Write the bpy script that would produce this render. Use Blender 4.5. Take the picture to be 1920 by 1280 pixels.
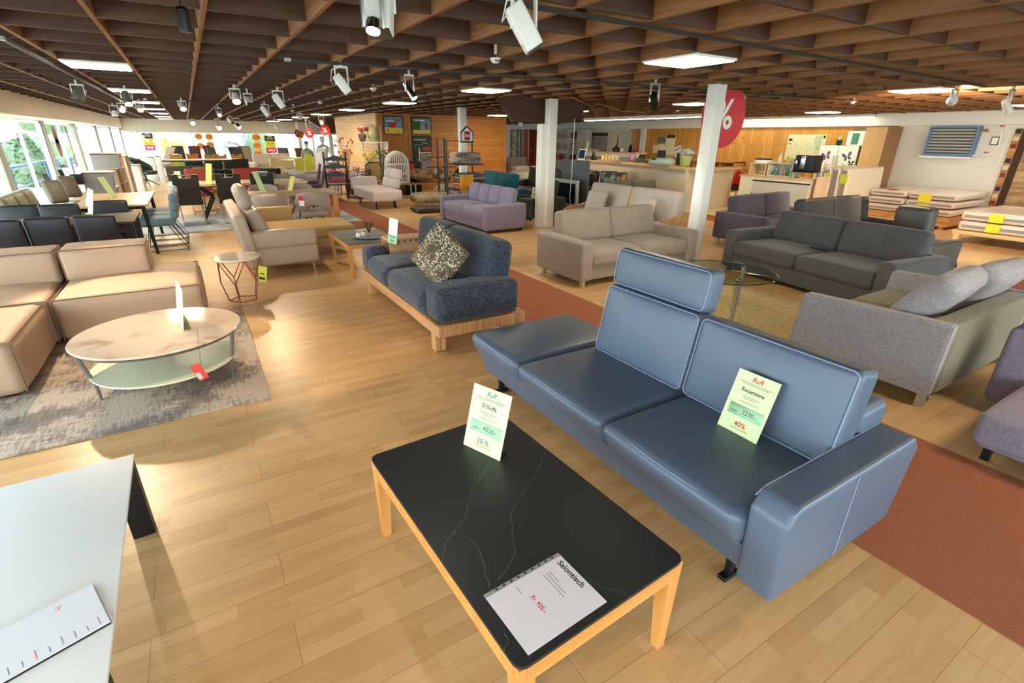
import bpy, bmesh, math, random
from mathutils import Vector, Matrix, Euler, noise
for o in list(bpy.data.objects): bpy.data.objects.remove(o, do_unlink=True)
S = bpy.context.scene
COL = S.collection
rnd = random.Random(7)
R = math.radians
PI = math.pi

# ------------------------------------------------------------------ camera
CH = 1.74                      # lens height above the floor
FPX = 926.2                    # focal length in pixels of a 1920 wide frame
YAW, PIT, ROL = R(31.65), R(22.39), R(0.68)
_f = Vector((math.sin(YAW)*math.cos(PIT), math.cos(YAW)*math.cos(PIT), -math.sin(PIT)))
_r = Vector((math.cos(YAW), -math.sin(YAW), 0)); _u = _r.cross(_f)
RT = _r*math.cos(ROL) + _u*math.sin(ROL); UP = _u*math.cos(ROL) - _r*math.sin(ROL)
cd = bpy.data.cameras.new('camera'); cam = bpy.data.objects.new('camera', cd); COL.objects.link(cam)
cd.sensor_width = 36; cd.lens = 36*FPX/1920; cd.clip_start = .05; cd.clip_end = 300
cam.matrix_world = Matrix(((RT.x, UP.x, -_f.x, 0), (RT.y, UP.y, -_f.y, 0), (RT.z, UP.z, -_f.z, CH), (0, 0, 0, 1)))
S.camera = cam

# ------------------------------------------------------------------ view, sky
S.view_settings.view_transform = 'Standard'
S.view_settings.look = 'None'
S.view_settings.gamma = 1
S.view_settings.use_curve_mapping = False
S.view_settings.exposure = 0.03
W = bpy.data.worlds.new('sky'); S.world = W; W.use_nodes = True
W.node_tree.nodes['Background'].inputs[0].default_value = (.84, .92, 1.0, 1)
W.node_tree.nodes['Background'].inputs[1].default_value = 9.5

PANEL_E = 38.0     # ceiling light panels
SPOT_W = 1.0       # multiplier of the spotlights

def portal(name, loc, rot, sx, sy):
    l = bpy.data.lights.new(name, 'AREA'); l.shape = 'RECTANGLE'; l.size = sx; l.size_y = sy
    l.cycles.is_portal = True
    o = bpy.data.objects.new(name, l); COL.objects.link(o); o.location = loc; o.rotation_euler = rot
portal('window_light_portal', (-2.62, 15, 1.0), (0, R(-90), 0), 2.0, 37)
portal('window_light_portal', (3.5, 33.9, .95), (R(-90), 0, 0), 12, 1.8)
portal('window_light_portal', (5, -3.95, 1.1), (R(90), 0, 0), 15, 2.0)

def spot(name, loc, target, watts, angle=60, col=(1, .80, .52), blend=.35, size=.05):
    l = bpy.data.lights.new(name, 'SPOT'); l.energy = watts*SPOT_W; l.spot_size = R(angle); l.spot_blend = blend
    l.color = col; l.shadow_soft_size = size
    o = bpy.data.objects.new(name, l); COL.objects.link(o); o.location = loc
    o.rotation_euler = (Vector(target)-Vector(loc)).to_track_quat('-Z', 'Y').to_euler()
    return o

# ------------------------------------------------------------------ helpers: picture ray -> place
def ray(x, y):
    return RT*((x-960)/FPX) + UP*((640-y)/FPX) + _f
def G(x, y, z=0.):
    d = ray(x, y); t = (z-CH)/d.z
    return Vector((d.x*t, d.y*t, z))
def aY(x, y, Y):
    d = ray(x, y); t = Y/d.y
    return Vector((d.x*t, Y, CH+d.z*t))
def aV(x, y, P0, P1):
    """where the ray meets the upright plane through two places"""
    d = ray(x, y); e = P1-P0; n = Vector((-e.y, e.x, 0)); t = P0.dot(n)/d.dot(n)
    return Vector((d.x*t, d.y*t, CH+d.z*t))
def aX(x, y, X):
    d = ray(x, y); t = X/d.x
    return Vector((X, d.y*t, CH+d.z*t))

# ------------------------------------------------------------------ materials
def lin(c):
    return tuple(((v/255/12.92) if v/255 <= .04045 else ((v/255+.055)/1.055)**2.4) for v in c) + (1,)
_mats = {}
def M(name, col=(128, 128, 128), rough=.6, metal=0, kind=None, emit=0, col2=None, sc=1.0, bump=.2, spec=None, coat=0, axis='X', fac=.5):
    if name in _mats: return _mats[name]
    m = bpy.data.materials.new(name); m.use_nodes = True; _mats[name] = m
    nt = m.node_tree; N = nt.nodes; L = nt.links
    b = N['Principled BSDF']
    b.inputs['Base Color'].default_value = lin(col); b.inputs['Roughness'].default_value = rough
    b.inputs['Metallic'].default_value = metal
    if spec is not None: b.inputs['Specular IOR Level'].default_value = spec
    if coat: b.inputs['Coat Weight'].default_value = coat; b.inputs['Coat Roughness'].default_value = .12
    if emit:
        b.inputs['Emission Color'].default_value = lin(col); b.inputs['Emission Strength'].default_value = emit
        return m
    if kind is None: return m
    def n(t, **k):
        x = N.new(t)
        for a, v in k.items():
            if a in x.inputs: x.inputs[a].default_value = v
            else: setattr(x, a, v)
        return x
    tc = N.new('ShaderNodeTexCoord')
    def mp(scale, src='Object', rot=(0, 0, 0)):
        x = N.new('ShaderNodeMapping'); x.inputs['Scale'].default_value = scale; x.inputs['Rotation'].default_value = rot
        L.new(tc.outputs[src], x.inputs[0]); return x
    def ramp(src, stops):
        x = N.new('ShaderNodeValToRGB'); e = x.color_ramp.elements
        while len(e) < len(stops): e.new(.5)
        for i, (p, c) in enumerate(stops):
            e[i].position = p; e[i].color = lin(c) if len(c) == 3 and max(c) > 1.01 else (*c, 1)
        L.new(src, x.inputs[0]); return x
    def mix(f, a, c2, bt='MIX'):
        x = N.new('ShaderNodeMix'); x.data_type = 'RGBA'; x.blend_type = bt
        for s, v in ((0, f), (6, a), (7, c2)):
            if hasattr(v, 'links') or hasattr(v, 'is_output'): L.new(v, x.inputs[s])
            elif s == 0: x.inputs[0].default_value = v
            else: x.inputs[s].default_value = lin(v)
        return x.outputs[2]
    def bmp(h, st, dist=.01):
        x = N.new('ShaderNodeBump'); x.inputs['Strength'].default_value = st; x.inputs['Distance'].default_value = dist
        L.new(h, x.inputs['Height']); L.new(x.outputs[0], b.inputs['Normal'])
    c2 = col2 or tuple(int(v*.72) for v in col)
    if kind == 'fabric':
        m1 = mp((1, 1, 1)); a = n('ShaderNodeTexNoise', Scale=6*sc, Detail=3.); L.new(m1.outputs[0], a.inputs['Vector'])
        c = n('ShaderNodeTexNoise', Scale=160*sc, Detail=2.); L.new(m1.outputs[0], c.inputs['Vector'])
        x = mix(a.outputs[0], col, c2)
        y = N.new('ShaderNodeMix'); y.data_type = 'RGBA'; y.blend_type = 'MULTIPLY'; y.inputs[0].default_value = .45
        L.new(x, y.inputs[6]); r = ramp(c.outputs[0], [(.3, (.45, .45, .45)), (.65, (1., 1., 1.))]); L.new(r.outputs[0], y.inputs[7])
        L.new(y.outputs[2], b.inputs['Base Color']); bmp(c.outputs[0], bump, .004)
        b.inputs['Sheen Weight'].default_value = .25; b.inputs['Sheen Roughness'].default_value = .5
    elif kind == 'heather':      # coarse woven threads in two directions
        m1 = mp((240*sc, 240*sc, 26*sc)); a = n('ShaderNodeTexNoise', Scale=1., Detail=2.); L.new(m1.outputs[0], a.inputs['Vector'])
        m2 = mp((36*sc, 36*sc, 260*sc)); c = n('ShaderNodeTexNoise', Scale=1., Detail=2.); L.new(m2.outputs[0], c.inputs['Vector'])
        ad = n('ShaderNodeMath', operation='ADD'); L.new(a.outputs[0], ad.inputs[0]); L.new(c.outputs[0], ad.inputs[1])
        r = ramp(ad.outputs[0], [(.38, c2), (.62, col)]); r.color_ramp.elements[0].position = .40
        mul = n('ShaderNodeMath', operation='MULTIPLY'); mul.inputs[1].default_value = .5; L.new(ad.outputs[0], mul.inputs[0]); L.new(mul.outputs[0], r.inputs[0])
        L.new(r.outputs[0], b.inputs['Base Color']); bmp(mul.outputs[0], bump, .006)
        b.inputs['Sheen Weight'].default_value = .2
    elif kind == 'leather':
        m1 = mp((1, 1, 1)); a = n('ShaderNodeTexNoise', Scale=3*sc, Detail=4.); L.new(m1.outputs[0], a.inputs['Vector'])
        v = n('ShaderNodeTexVoronoi', Scale=330*sc); L.new(m1.outputs[0], v.inputs['Vector'])
        L.new(mix(a.outputs[0], col, c2), b.inputs['Base Color']); bmp(v.outputs[0], bump, .002)
    elif kind == 'wood':
        s = {'X': (1.2*sc, 22*sc, 22*sc), 'Y': (22*sc, 1.2*sc, 22*sc), 'Z': (22*sc, 22*sc, 1.2*sc)}[axis]
        m1 = mp(s); a = n('ShaderNodeTexNoise', Scale=1., Detail=5., Distortion=.6); L.new(m1.outputs[0], a.inputs['Vector'])
        r = ramp(a.outputs[0], [(.3, c2), (.68, col)]); L.new(r.outputs[0], b.inputs['Base Color']); bmp(a.outputs[0], bump*.4, .003)
    elif kind == 'planks':       # boards along one axis with grooves
        sw = {'Z': (0, R(90), 0), 'X': (0, 0, 0), 'Y': (0, 0, R(90))}[axis]
        br = n('ShaderNodeTexBrick', Scale=1., offset=.37)
        br.inputs['Mortar Size'].default_value = .003; br.inputs['Brick Width'].default_value = 2.6; br.inputs['Row Height'].default_value = .105*sc
        br.inputs['Color1'].default_value = lin(col); br.inputs['Color2'].default_value = lin(c2); br.inputs['Mortar'].default_value = lin(tuple(int(v*.45) for v in c2))
        sep = N.new('ShaderNodeSeparateXYZ'); L.new(tc.outputs['Object'], sep.inputs[0]); cmb = N.new('ShaderNodeCombineXYZ')
        sm = n('ShaderNodeMath', operation='ADD'); L.new(sep.outputs[0], sm.inputs[0]); L.new(sep.outputs[1], sm.inputs[1])
        if axis == 'Z': L.new(sep.outputs[2], cmb.inputs[0]); L.new(sm.outputs[0], cmb.inputs[1])
        else: L.new(sm.outputs[0], cmb.inputs[0]); L.new(sep.outputs[2], cmb.inputs[1])
        L.new(cmb.outputs[0], br.inputs['Vector'])
        m1 = mp((2.5, 2.5, 30) if axis != 'Z' else (30, 30, 2.5)); a = n('ShaderNodeTexNoise', Scale=1., Detail=4.); L.new(m1.outputs[0], a.inputs['Vector'])
        kn = n('ShaderNodeTexVoronoi', Scale=3.2); L.new(tc.outputs['Object'], kn.inputs['Vector'])
        kr = ramp(kn.outputs[0], [(.05, (.35, .25, .15)), (.11, (1., 1., 1.))])
        r = ramp(a.outputs[0], [(.3, (.72, .72, .72)), (.7, (1., 1., 1.))])
        x = mix(1., br.outputs[0], r.outputs[0], 'MULTIPLY'); L.new(mix(.8, x, kr.outputs[0], 'MULTIPLY'), b.inputs['Base Color'])
        bmp(br.outputs[1], -.25, .004)
    elif kind == 'floor':        # three-strip beech laminate, strips along X
        br = n('ShaderNodeTexBrick', Scale=1., offset=.43); br.inputs['Mortar Size'].default_value = .0009
        br.inputs['Brick Width'].default_value = .42; br.inputs['Row Height'].default_value = .066
        br.inputs['Color1'].default_value = (0, 0, 0, 1); br.inputs['Color2'].default_value = (1, 1, 1, 1); br.inputs['Mortar'].default_value = (.0, .0, .0, 1)
        L.new(tc.outputs['Object'], br.inputs['Vector'])
        b2 = n('ShaderNodeTexBrick', Scale=1., offset=.36); b2.inputs['Mortar Size'].default_value = .0016
        b2.inputs['Brick Width'].default_value = 1.29; b2.inputs['Row Height'].default_value = .198
        b2.inputs['Color1'].default_value = (1, 1, 1, 1); b2.inputs['Color2'].default_value = (.93, .93, .93, 1); b2.inputs['Mortar'].default_value = (.66, .6, .52, 1)
        L.new(tc.outputs['Object'], b2.inputs['Vector'])
        m1 = mp((3., 42, 1)); a = n('ShaderNodeTexNoise', Scale=1., Detail=5., Distortion=.8); L.new(m1.outputs[0], a.inputs['Vector'])
        r = ramp(br.outputs[0], [(0, c2), (1, col)])
        ra = ramp(a.outputs[0], [(.3, (.86, .83, .78)), (.7, (1., 1., 1.))])
        x = mix(.8, r.outputs[0], ra.outputs[0], 'MULTIPLY'); L.new(mix(1., x, b2.outputs[0], 'MULTIPLY'), b.inputs['Base Color'])
        rr = n('ShaderNodeMapRange'); rr.inputs['To Min'].default_value = rough-.05; rr.inputs['To Max'].default_value = rough+.08
        L.new(a.outputs[0], rr.inputs[0]); L.new(rr.outputs[0], b.inputs['Roughness'])
    elif kind == 'marble':
        m1 = mp((1, 1, 1)); w = n('ShaderNodeTexNoise', Scale=2.2*sc, Detail=6.); L.new(m1.outputs[0], w.inputs['Vector'])
        ad = N.new('ShaderNodeMix'); ad.data_type = 'VECTOR'; ad.inputs[0].default_value = .35; L.new(m1.outputs[0], ad.inputs[4]); L.new(w.outputs[1], ad.inputs[5])
        v = n('ShaderNodeTexVoronoi', Scale=2.6*sc, feature='DISTANCE_TO_EDGE'); L.new(ad.outputs[1], v.inputs['Vector'])
        r = ramp(v.outputs[0], [(.0, c2), (fac*.12, tuple(int((a+c)/2) for a, c in zip(col, c2))), (fac*.3, col)])
        w2 = n('ShaderNodeTexNoise', Scale=1.7*sc, Detail=2.); L.new(m1.outputs[0], w2.inputs['Vector'])
        rm = ramp(w2.outputs[0], [(.46, (0., 0., 0.)), (.60, (1., 1., 1.))])
        L.new(mix(rm.outputs[0], col, r.outputs[0]), b.inputs['Base Color'])
    elif kind == 'distress':     # worn two-tone carpet
        m1 = mp((1, 1, 1)); a = n('ShaderNodeTexNoise', Scale=2.3*sc, Detail=3.); L.new(m1.outputs[0], a.inputs['Vector'])
        m2 = mp((60*sc, 9*sc, 1)); c = n('ShaderNodeTexNoise', Scale=1., Detail=4.); L.new(m2.outputs[0], c.inputs['Vector'])
        m3 = mp((9*sc, 60*sc, 1)); d = n('ShaderNodeTexNoise', Scale=1., Detail=4.); L.new(m3.outputs[0], d.inputs['Vector'])
        mu = n('ShaderNodeMath', operation='ADD'); L.new(c.outputs[0], mu.inputs[0]); L.new(d.outputs[0], mu.inputs[1])
        ad = n('ShaderNodeMath', operation='MULTIPLY_ADD'); ad.inputs[1].default_value = 2.2; L.new(a.outputs[0], ad.inputs[0]); L.new(mu.outputs[0], ad.inputs[2])
        sb = n('ShaderNodeMath', operation='MULTIPLY'); sb.inputs[1].default_value = .46; L.new(ad.outputs[0], sb.inputs[0])
        r = ramp(sb.outputs[0], [(.80, c2), (.93, tuple(int((p+q)/2) for p, q in zip(col, c2))), (1., col)])
        L.new(r.outputs[0], b.inputs['Base Color']); bmp(c.outputs[0], bump, .006)
    elif kind == 'carpet':
        m1 = mp((1, 1, 1)); c = n('ShaderNodeTexNoise', Scale=220*sc, Detail=2.); L.new(m1.outputs[0], c.inputs['Vector'])
        r = ramp(c.outputs[0], [(.35, c2), (.65, col)]); L.new(r.outputs[0], b.inputs['Base Color']); bmp(c.outputs[0], bump, .006)
    elif kind == 'leopard':
        m1 = mp((1, 1, 1)); v = n('ShaderNodeTexVoronoi', Scale=62*sc, feature='DISTANCE_TO_EDGE'); v2 = n('ShaderNodeTexVoronoi', Scale=62*sc)
        w = n('ShaderNodeTexNoise', Scale=8., Detail=3.); L.new(m1.outputs[0], w.inputs['Vector'])
        L.new(m1.outputs[0], v.inputs['Vector']); L.new(m1.outputs[0], v2.inputs['Vector'])
        ri = ramp(v2.outputs[0], [(.16, (132, 98, 66)), (.28, (26, 21, 18)), (.47, (30, 25, 20)), (.60, (204, 182, 152))])
        big = ramp(w.outputs[0], [(.46, (0., 0., 0.)), (.60, (1., 1., 1.))])
        L.new(mix(big.outputs[0], ri.outputs[0], (96, 74, 54)), b.inputs['Base Color'])
    elif kind == 'leafrug':
        m1 = mp((1, 1.6, 1)); w = n('ShaderNodeTexNoise', Scale=4., Detail=3.); L.new(m1.outputs[0], w.inputs['Vector'])
        v = n('ShaderNodeTexVoronoi', Scale=26*sc); L.new(m1.outputs[0], v.inputs['Vector'])
        v3 = n('ShaderNodeTexVoronoi', Scale=60*sc); L.new(m1.outputs[0], v3.inputs['Vector'])
        r = ramp(v.outputs[0], [(.2, (150, 146, 138)), (.36, col), (.7, col)]); r3 = ramp(v3.outputs[0], [(.25, (160, 130, 90)), (.5, (1., 1., 1.))])
        L.new(mix(.75, r.outputs[0], r3.outputs[0], 'MULTIPLY'), b.inputs['Base Color']); bmp(v.outputs[0], bump, .006)
    elif kind == 'bands':        # woven bands across Y (hanging carpets, blankets)
        m1 = mp((1.0*sc, 1.0*sc, 9*sc) if axis == 'Z' else (14*sc, 2*sc, 2*sc)); a = n('ShaderNodeTexNoise', Scale=1., Detail=3.); L.new(m1.outputs[0], a.inputs['Vector'])
        m2 = mp((7*sc, 7*sc, 70*sc)); c = n('ShaderNodeTexNoise', Scale=1., Detail=3.); L.new(m2.outputs[0], c.inputs['Vector'])
        ad = n('ShaderNodeMath', operation='ADD'); L.new(a.outputs[0], ad.inputs[0]); L.new(c.outputs[0], ad.inputs[1])
        mu = n('ShaderNodeMath', operation='MULTIPLY'); mu.inputs[1].default_value = .5; L.new(ad.outputs[0], mu.inputs[0])
        r = ramp(mu.outputs[0], [(.4, c2), (.5, tuple(int((p+q)/2) for p, q in zip(col, c2))), (.6, col)])
        L.new(r.outputs[0], b.inputs['Base Color'])
    elif kind == 'stripes':      # ribs
        w = n('ShaderNodeTexWave', Scale=sc, bands_direction=axis); L.new(tc.outputs['Object'], w.inputs['Vector'])
        r = ramp(w.outputs[0], [(.35, c2), (.5, col)]); L.new(r.outputs[0], b.inputs['Base Color'])
    elif kind == 'foliage':
        m1 = mp((1, 1, 1)); a = n('ShaderNodeTexNoise', Scale=9*sc, Detail=4.); L.new(m1.outputs[0], a.inputs['Vector'])
        r = ramp(a.outputs[0], [(.35, c2), (.62, col)]); L.new(r.outputs[0], b.inputs['Base Color'])
    elif kind == 'blotch':
        m1 = mp((1, 1, 1)); a = n('ShaderNodeTexNoise', Scale=5*sc, Detail=2.); L.new(m1.outputs[0], a.inputs['Vector'])
        r = ramp(a.outputs[0], [(.42, c2), (.55, col)]); L.new(r.outputs[0], b.inputs['Base Color'])
    elif kind == 'glass':        # thin clear pane: mostly see-through with a faint mirror
        out = N['Material Output']; t = N.new('ShaderNodeBsdfTransparent'); t.inputs[0].default_value = lin(col)
        g = N.new('ShaderNodeBsdfGlossy'); g.inputs['Roughness'].default_value = .02
        mx = N.new('ShaderNodeMixShader'); mx.inputs[0].default_value = fac; L.new(t.outputs[0], mx.inputs[1]); L.new(g.outputs[0], mx.inputs[2])
        L.new(mx.outputs[0], out.inputs[0])
    elif kind == 'film':         # milky wrapping film
        out = N['Material Output']; t = N.new('ShaderNodeBsdfTransparent'); mx = N.new('ShaderNodeMixShader'); mx.inputs[0].default_value = fac
        L.new(t.outputs[0], mx.inputs[1]); L.new(b.outputs[0], mx.inputs[2]); L.new(mx.outputs[0], out.inputs[0])
    return m

# ------------------------------------------------------------------ mesh builder
_txt = {}
def text_mesh(s, size, align='CENTER', shear=0.):
    k = (s, size, align, shear)
    if k not in _txt:
        cu = bpy.data.curves.new('lettering', 'FONT'); cu.body = s; cu.size = size; cu.align_x = align; cu.align_y = 'CENTER'; cu.shear = shear
        cu.resolution_u = 3; cu.offset = size*.018
        ob = bpy.data.objects.new('lettering', cu); COL.objects.link(ob)
        dg = bpy.context.evaluated_depsgraph_get(); dg.update()
        _txt[k] = bpy.data.meshes.new_from_object(ob.evaluated_get(dg))
        bpy.data.objects.remove(ob, do_unlink=True)
    return _txt[k]

class B:
    def __init__(s, M=None):
        s.bm = bmesh.new(); s.M = M or Matrix(); s.mi = 0
    def v(s, p): return s.bm.verts.new(s.M @ Vector(p))
    def f(s, vs):
        try:
            f = s.bm.faces.new(vs); f.material_index = s.mi; f.smooth = True; return f
        except ValueError: return None
    def use(s, i): s.mi = i; return s
    def box(s, x0, y0, z0, x1, y1, z1, r=0, n=1):
        c = ((x0+x1)/2, (y0+y1)/2, (z0+z1)/2); d = (abs(x1-x0), abs(y1-y0), abs(z1-z0))
        return s.cush(c, d, r, (0, 0, 0), n)
    def cush(s, c, d, r=.0, puff=(0, 0, 0), n=5, rot=None, wr=0, seg=2, taper=None):
        """rounded box; puff swells the faces; taper=(tx,ty) widens x/y towards the top"""
        h = [v/2 for v in d]; r = min(r, min(h)*.98)
        T = Matrix.Translation(Vector(c))
        if rot: T = T @ Euler(rot).to_matrix().to_4x4()
        def ax(k):
            if r <= 0: return [-h[k]+2*h[k]*i/n for i in range(n+1)]
            e = [r*(1-math.tan(PI/4*(seg-i)/seg)) for i in range(seg)]
            a = [-h[k]+v for v in e]; m = h[k]-r
            mid = [-m+2*m*i/n for i in range(n+1)]
            return a+mid+[-v for v in reversed(a)]
        A = [ax(k) for k in range(3)]; vd = {}
        def V(p):
            k = tuple(round(q, 5) for q in p)
            if k in vd: return vd[k]
            q = Vector(p)
            if r > 0:
                i_ = Vector([max(-(h[j]-r), min(h[j]-r, p[j])) for j in range(3)]); dd = q-i_
                if dd.length > 1e-9: q = i_+dd.normalized()*r
            u = [p[j]/h[j] if h[j] else 0 for j in range(3)]
            for j in range(3):
                if puff[j]:
                    a_, b_ = u[(j+1) % 3], u[(j+2) % 3]
                    q[j] += puff[j]*u[j]*(1-a_*a_)*(1-b_*b_)
            if taper:
                t = (u[2]+1)/2; q[0] *= 1+taper[0]*t; q[1] *= 1+taper[1]*t
            if wr:
                q += noise.noise_vector(q*7+Vector(c))*wr
            vd[k] = s.v(T @ q); return vd[k]
        for k in range(3):
            i, j = (k+1) % 3, (k+2) % 3
            for sg in (-1, 1):
                for a in range(len(A[i])-1):
                    for b in range(len(A[j])-1):
                        q = []
                        for (p1, p2) in ((a, b), (a+1, b), (a+1, b+1), (a, b+1)):
                            p = [0, 0, 0]; p[k] = sg*h[k]; p[i] = A[i][p1]; p[j] = A[j][p2]; q.append(V(p))
                        s.f(q if sg > 0 else q[::-1])
        return s
    def tube(s, pts, r, seg=8, closed=False, cap=True):
        P = [Vector(p) for p in pts]; n = len(P); rings = []
        prev = None
        for i in range(n):
            if closed: t = (P[(i+1) % n]-P[i-1])
            else: t = (P[min(i+1, n-1)]-P[max(i-1, 0)])
            t = t.normalized() if t.length > 1e-9 else Vector((0, 0, 1))
            if prev is None: a = t.orthogonal().normalized()
            else:
                a = prev-t*prev.dot(t); a = a.normalized() if a.length > 1e-6 else t.orthogonal().normalized()
            prev = a; b = t.cross(a); rr = r[i] if isinstance(r, (list, tuple)) else r
            rings.append([s.v(P[i]+(a*math.cos(2*PI*k/seg)+b*math.sin(2*PI*k/seg))*rr) for k in range(seg)])
        for i in range(n if closed else n-1):
            A_, B_ = rings[i], rings[(i+1) % n]
            for k in range(seg): s.f([A_[k], A_[(k+1) % seg], B_[(k+1) % seg], B_[k]])
        if cap and not closed: s.f(rings[0][::-1]); s.f(rings[-1])
        return s
    def lathe(s, c, prof, seg=24, sx=1., sy=1.):
        c = Vector(c); rings = []
        for (r, z) in prof:
            rings.append([s.v(c+Vector((r*sx*math.cos(2*PI*k/seg), r*sy*math.sin(2*PI*k/seg), z))) for k in range(seg)] if r > 1e-6 else [s.v(c+Vector((0, 0, z)))])
        for a, b in zip(rings, rings[1:]):
            for k in range(seg):
                k2 = (k+1) % seg
                if len(a) == 1 and len(b) == 1: continue
                if len(a) == 1: s.f([a[0], b[k2], b[k]])
                elif len(b) == 1: s.f([a[k], a[k2], b[0]])
                else: s.f([a[k], a[k2], b[k2], b[k]])
        if len(rings[0]) > 1: s.f(rings[0][::-1])
        if len(rings[-1]) > 1: s.f(rings[-1])
        return s
    def ball(s, c, r, seg=12):
        rx, ry, rz = r if isinstance(r, tuple) else (r, r, r)
        n = max(5, seg//2)
        return s.lathe(c, [(rx*math.sin(PI*i/n), -rz*math.cos(PI*i/n)) for i in range(n+1)], seg, 1, ry/rx)
    def prism(s, poly, a, b, axis='z'):
        """extrude a 2D outline between a and b along an axis"""
        def P(u, w, t): return {'z': (u, w, t), 'y': (u, t, w), 'x': (t, u, w)}[axis]
        lo = [s.v(P(u, w, a)) for u, w in poly]; hi = [s.v(P(u, w, b)) for u, w in poly]
        n = len(poly)
        for i in range(n): s.f([lo[i], lo[(i+1) % n], hi[(i+1) % n], hi[i]])
        s.f(lo[::-1]); s.f(hi); return s
    def leg(s, p0, p1, w0, w1, d0=None, d1=None):
        """four-sided tapered post from p0 (bottom) to p1 (top)"""
        d0 = d0 or w0; d1 = d1 or w1; q = []
        for p, w, d in ((p0, w0, d0), (p1, w1, d1)):
            q.append([s.v((p[0]+a*w/2, p[1]+b*d/2, p[2])) for a, b in ((-1, -1), (1, -1), (1, 1), (-1, 1))])
        for i in range(4): s.f([q[0][i], q[0][(i+1) % 4], q[1][(i+1) % 4], q[1][i]])
        s.f(q[0][::-1]); s.f(q[1]); return s
    def quad(s, a, b, c, d): s.f([s.v(a), s.v(b), s.v(c), s.v(d)]); return s
    def text(s, body, size, T, align='CENTER', shear=0., sx=1.):
        me = text_mesh(body, size, align, shear); n0 = len(s.bm.faces)
        m2 = me.copy(); m2.transform(s.M @ T @ Matrix.Diagonal((sx, 1, 1, 1)))
        s.bm.from_mesh(m2); bpy.data.meshes.remove(m2)
        s.bm.faces.ensure_lookup_table()
        for i in range(n0, len(s.bm.faces)): s.bm.faces[i].material_index = s.mi
        return s

def part(name, b, mats, parent=None, flat=None, label=None, sub=0, kind=None):
    me = bpy.data.meshes.new(name)
    bmesh.ops.recalc_face_normals(b.bm, faces=b.bm.faces)
    b.bm.to_mesh(me); b.bm.free()
    for m in (mats if isinstance(mats, (list, tuple)) else [mats]): me.materials.append(m)
    if flat is None: flat = 28
    if flat: me.set_sharp_from_angle(angle=R(flat))
    o = bpy.data.objects.new(name, me); COL.objects.link(o)
    if parent is not None: o.parent = parent
    if label: o['label'] = label
    if kind: o['kind'] = kind
    if sub:
        md = o.modifiers.new('smooth', 'SUBSURF'); md.levels = sub; md.render_levels = sub
    return o
SM = 75      # angle limit for soft shapes
def tag(o, label, cat, group=None):
    o['label'] = label; o['category'] = cat
    if group: o['group'] = group
    return o
def thing(name, label, cat, loc=(0, 0, 0), rz=0., group=None):
    o = bpy.data.objects.new(name, None); COL.objects.link(o); o.empty_display_size = .1
    o.location = loc; o.rotation_euler = (0, 0, rz)
    return tag(o, label, cat, group)
def dup(root, loc=None, rz=None, label=None, group=None):
    def cp(o, par):
        c = o.copy(); COL.objects.link(c)
        if par is not None: c.parent = par
        for ch in KIDS.get(o.name, []) or [x for x in bpy.data.objects if x.parent == o and x != c]: cp(ch, c)
        return c
    r = cp(root, None)
    if loc is not None: r.location = loc
    if rz is not None: r.rotation_euler[2] = rz
    if label: r['label'] = label
    if group: r['group'] = group
    elif 'group' in r and group == '': del r['group']
    return r
KIDS = {}
def struct(name, b, m, parent=None, flat=28):
    o = part(name, b, m, parent, flat)
    if parent is None: o['kind'] = 'structure'
    return o
def TR(loc, rz=0., rx=0., ry=0.): return Matrix.Translation(Vector(loc)) @ Euler((rx, ry, rz)).to_matrix().to_4x4()
# ================================================================== the setting
X0, X1, Y0, Y1, ZC = -2.7, 16.0, -4.0, 34.0, 2.44
m_floor = M('beech laminate', (222, 180, 130), .34, kind='floor', col2=(204, 160, 108))
m_white = M('white wall paint', (232, 228, 220), .7)
m_post = M('white lacquer', (236, 234, 228), .4)
m_cream = M('cream soffit', (214, 196, 166), .6)
m_alu = M('window aluminium', (205, 210, 212), .35, .6)
m_glass = M('window glass', (242, 250, 248), kind='glass', fac=.05)
m_beam = M('beam pine along', (148, 98, 50), .62, kind='wood', col2=(112, 68, 32), axis='Y', sc=1.2)
m_cross = M('beam pine across', (84, 48, 22), .62, kind='wood', col2=(58, 32, 14), axis='X', sc=1.2)
m_deck = M('ceiling deck', (50, 42, 34), .8)
m_brown = M('brown hopper board', (74, 46, 30), .6, kind='wood', col2=(60, 36, 24), axis='X')
m_plank = M('orange pine planks', (206, 138, 62), .5, kind='planks', col2=(188, 120, 48), axis='X', sc=.9)
m_plankv = M('golden pine planks', (226, 168, 84), .5, kind='planks', col2=(208, 146, 62), axis='Z', sc=1.)
m_conc = M('outside paving', (214, 212, 206), .9)
b = B(); b.box(X0-.2, Y0, -.1, X1+.2, Y1+.1, 0); struct('floor', b, m_floor)
b = B(); b.box(10.15, 5.2, 0, X1, 16.5, .12); struct('floor', b, M('platform vinyl', (226, 206, 150), .4))
b = B(); b.box(10.11, 5.2, 0, 10.15, 16.5, .125); struct('trim_1', b, M('platform edge wood', (190, 130, 72), .5, kind='wood', axis='Y'))
b = B(); b.box(-60, -40, -.3, X0-.3, 90, -.12); b.box(X0-.3, Y1+.3, -.3, 60, 90, -.12); b.box(X0-.3, -40, -.3, 60, Y0-.3, -.12)
struct('ground', b, m_conc)
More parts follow.
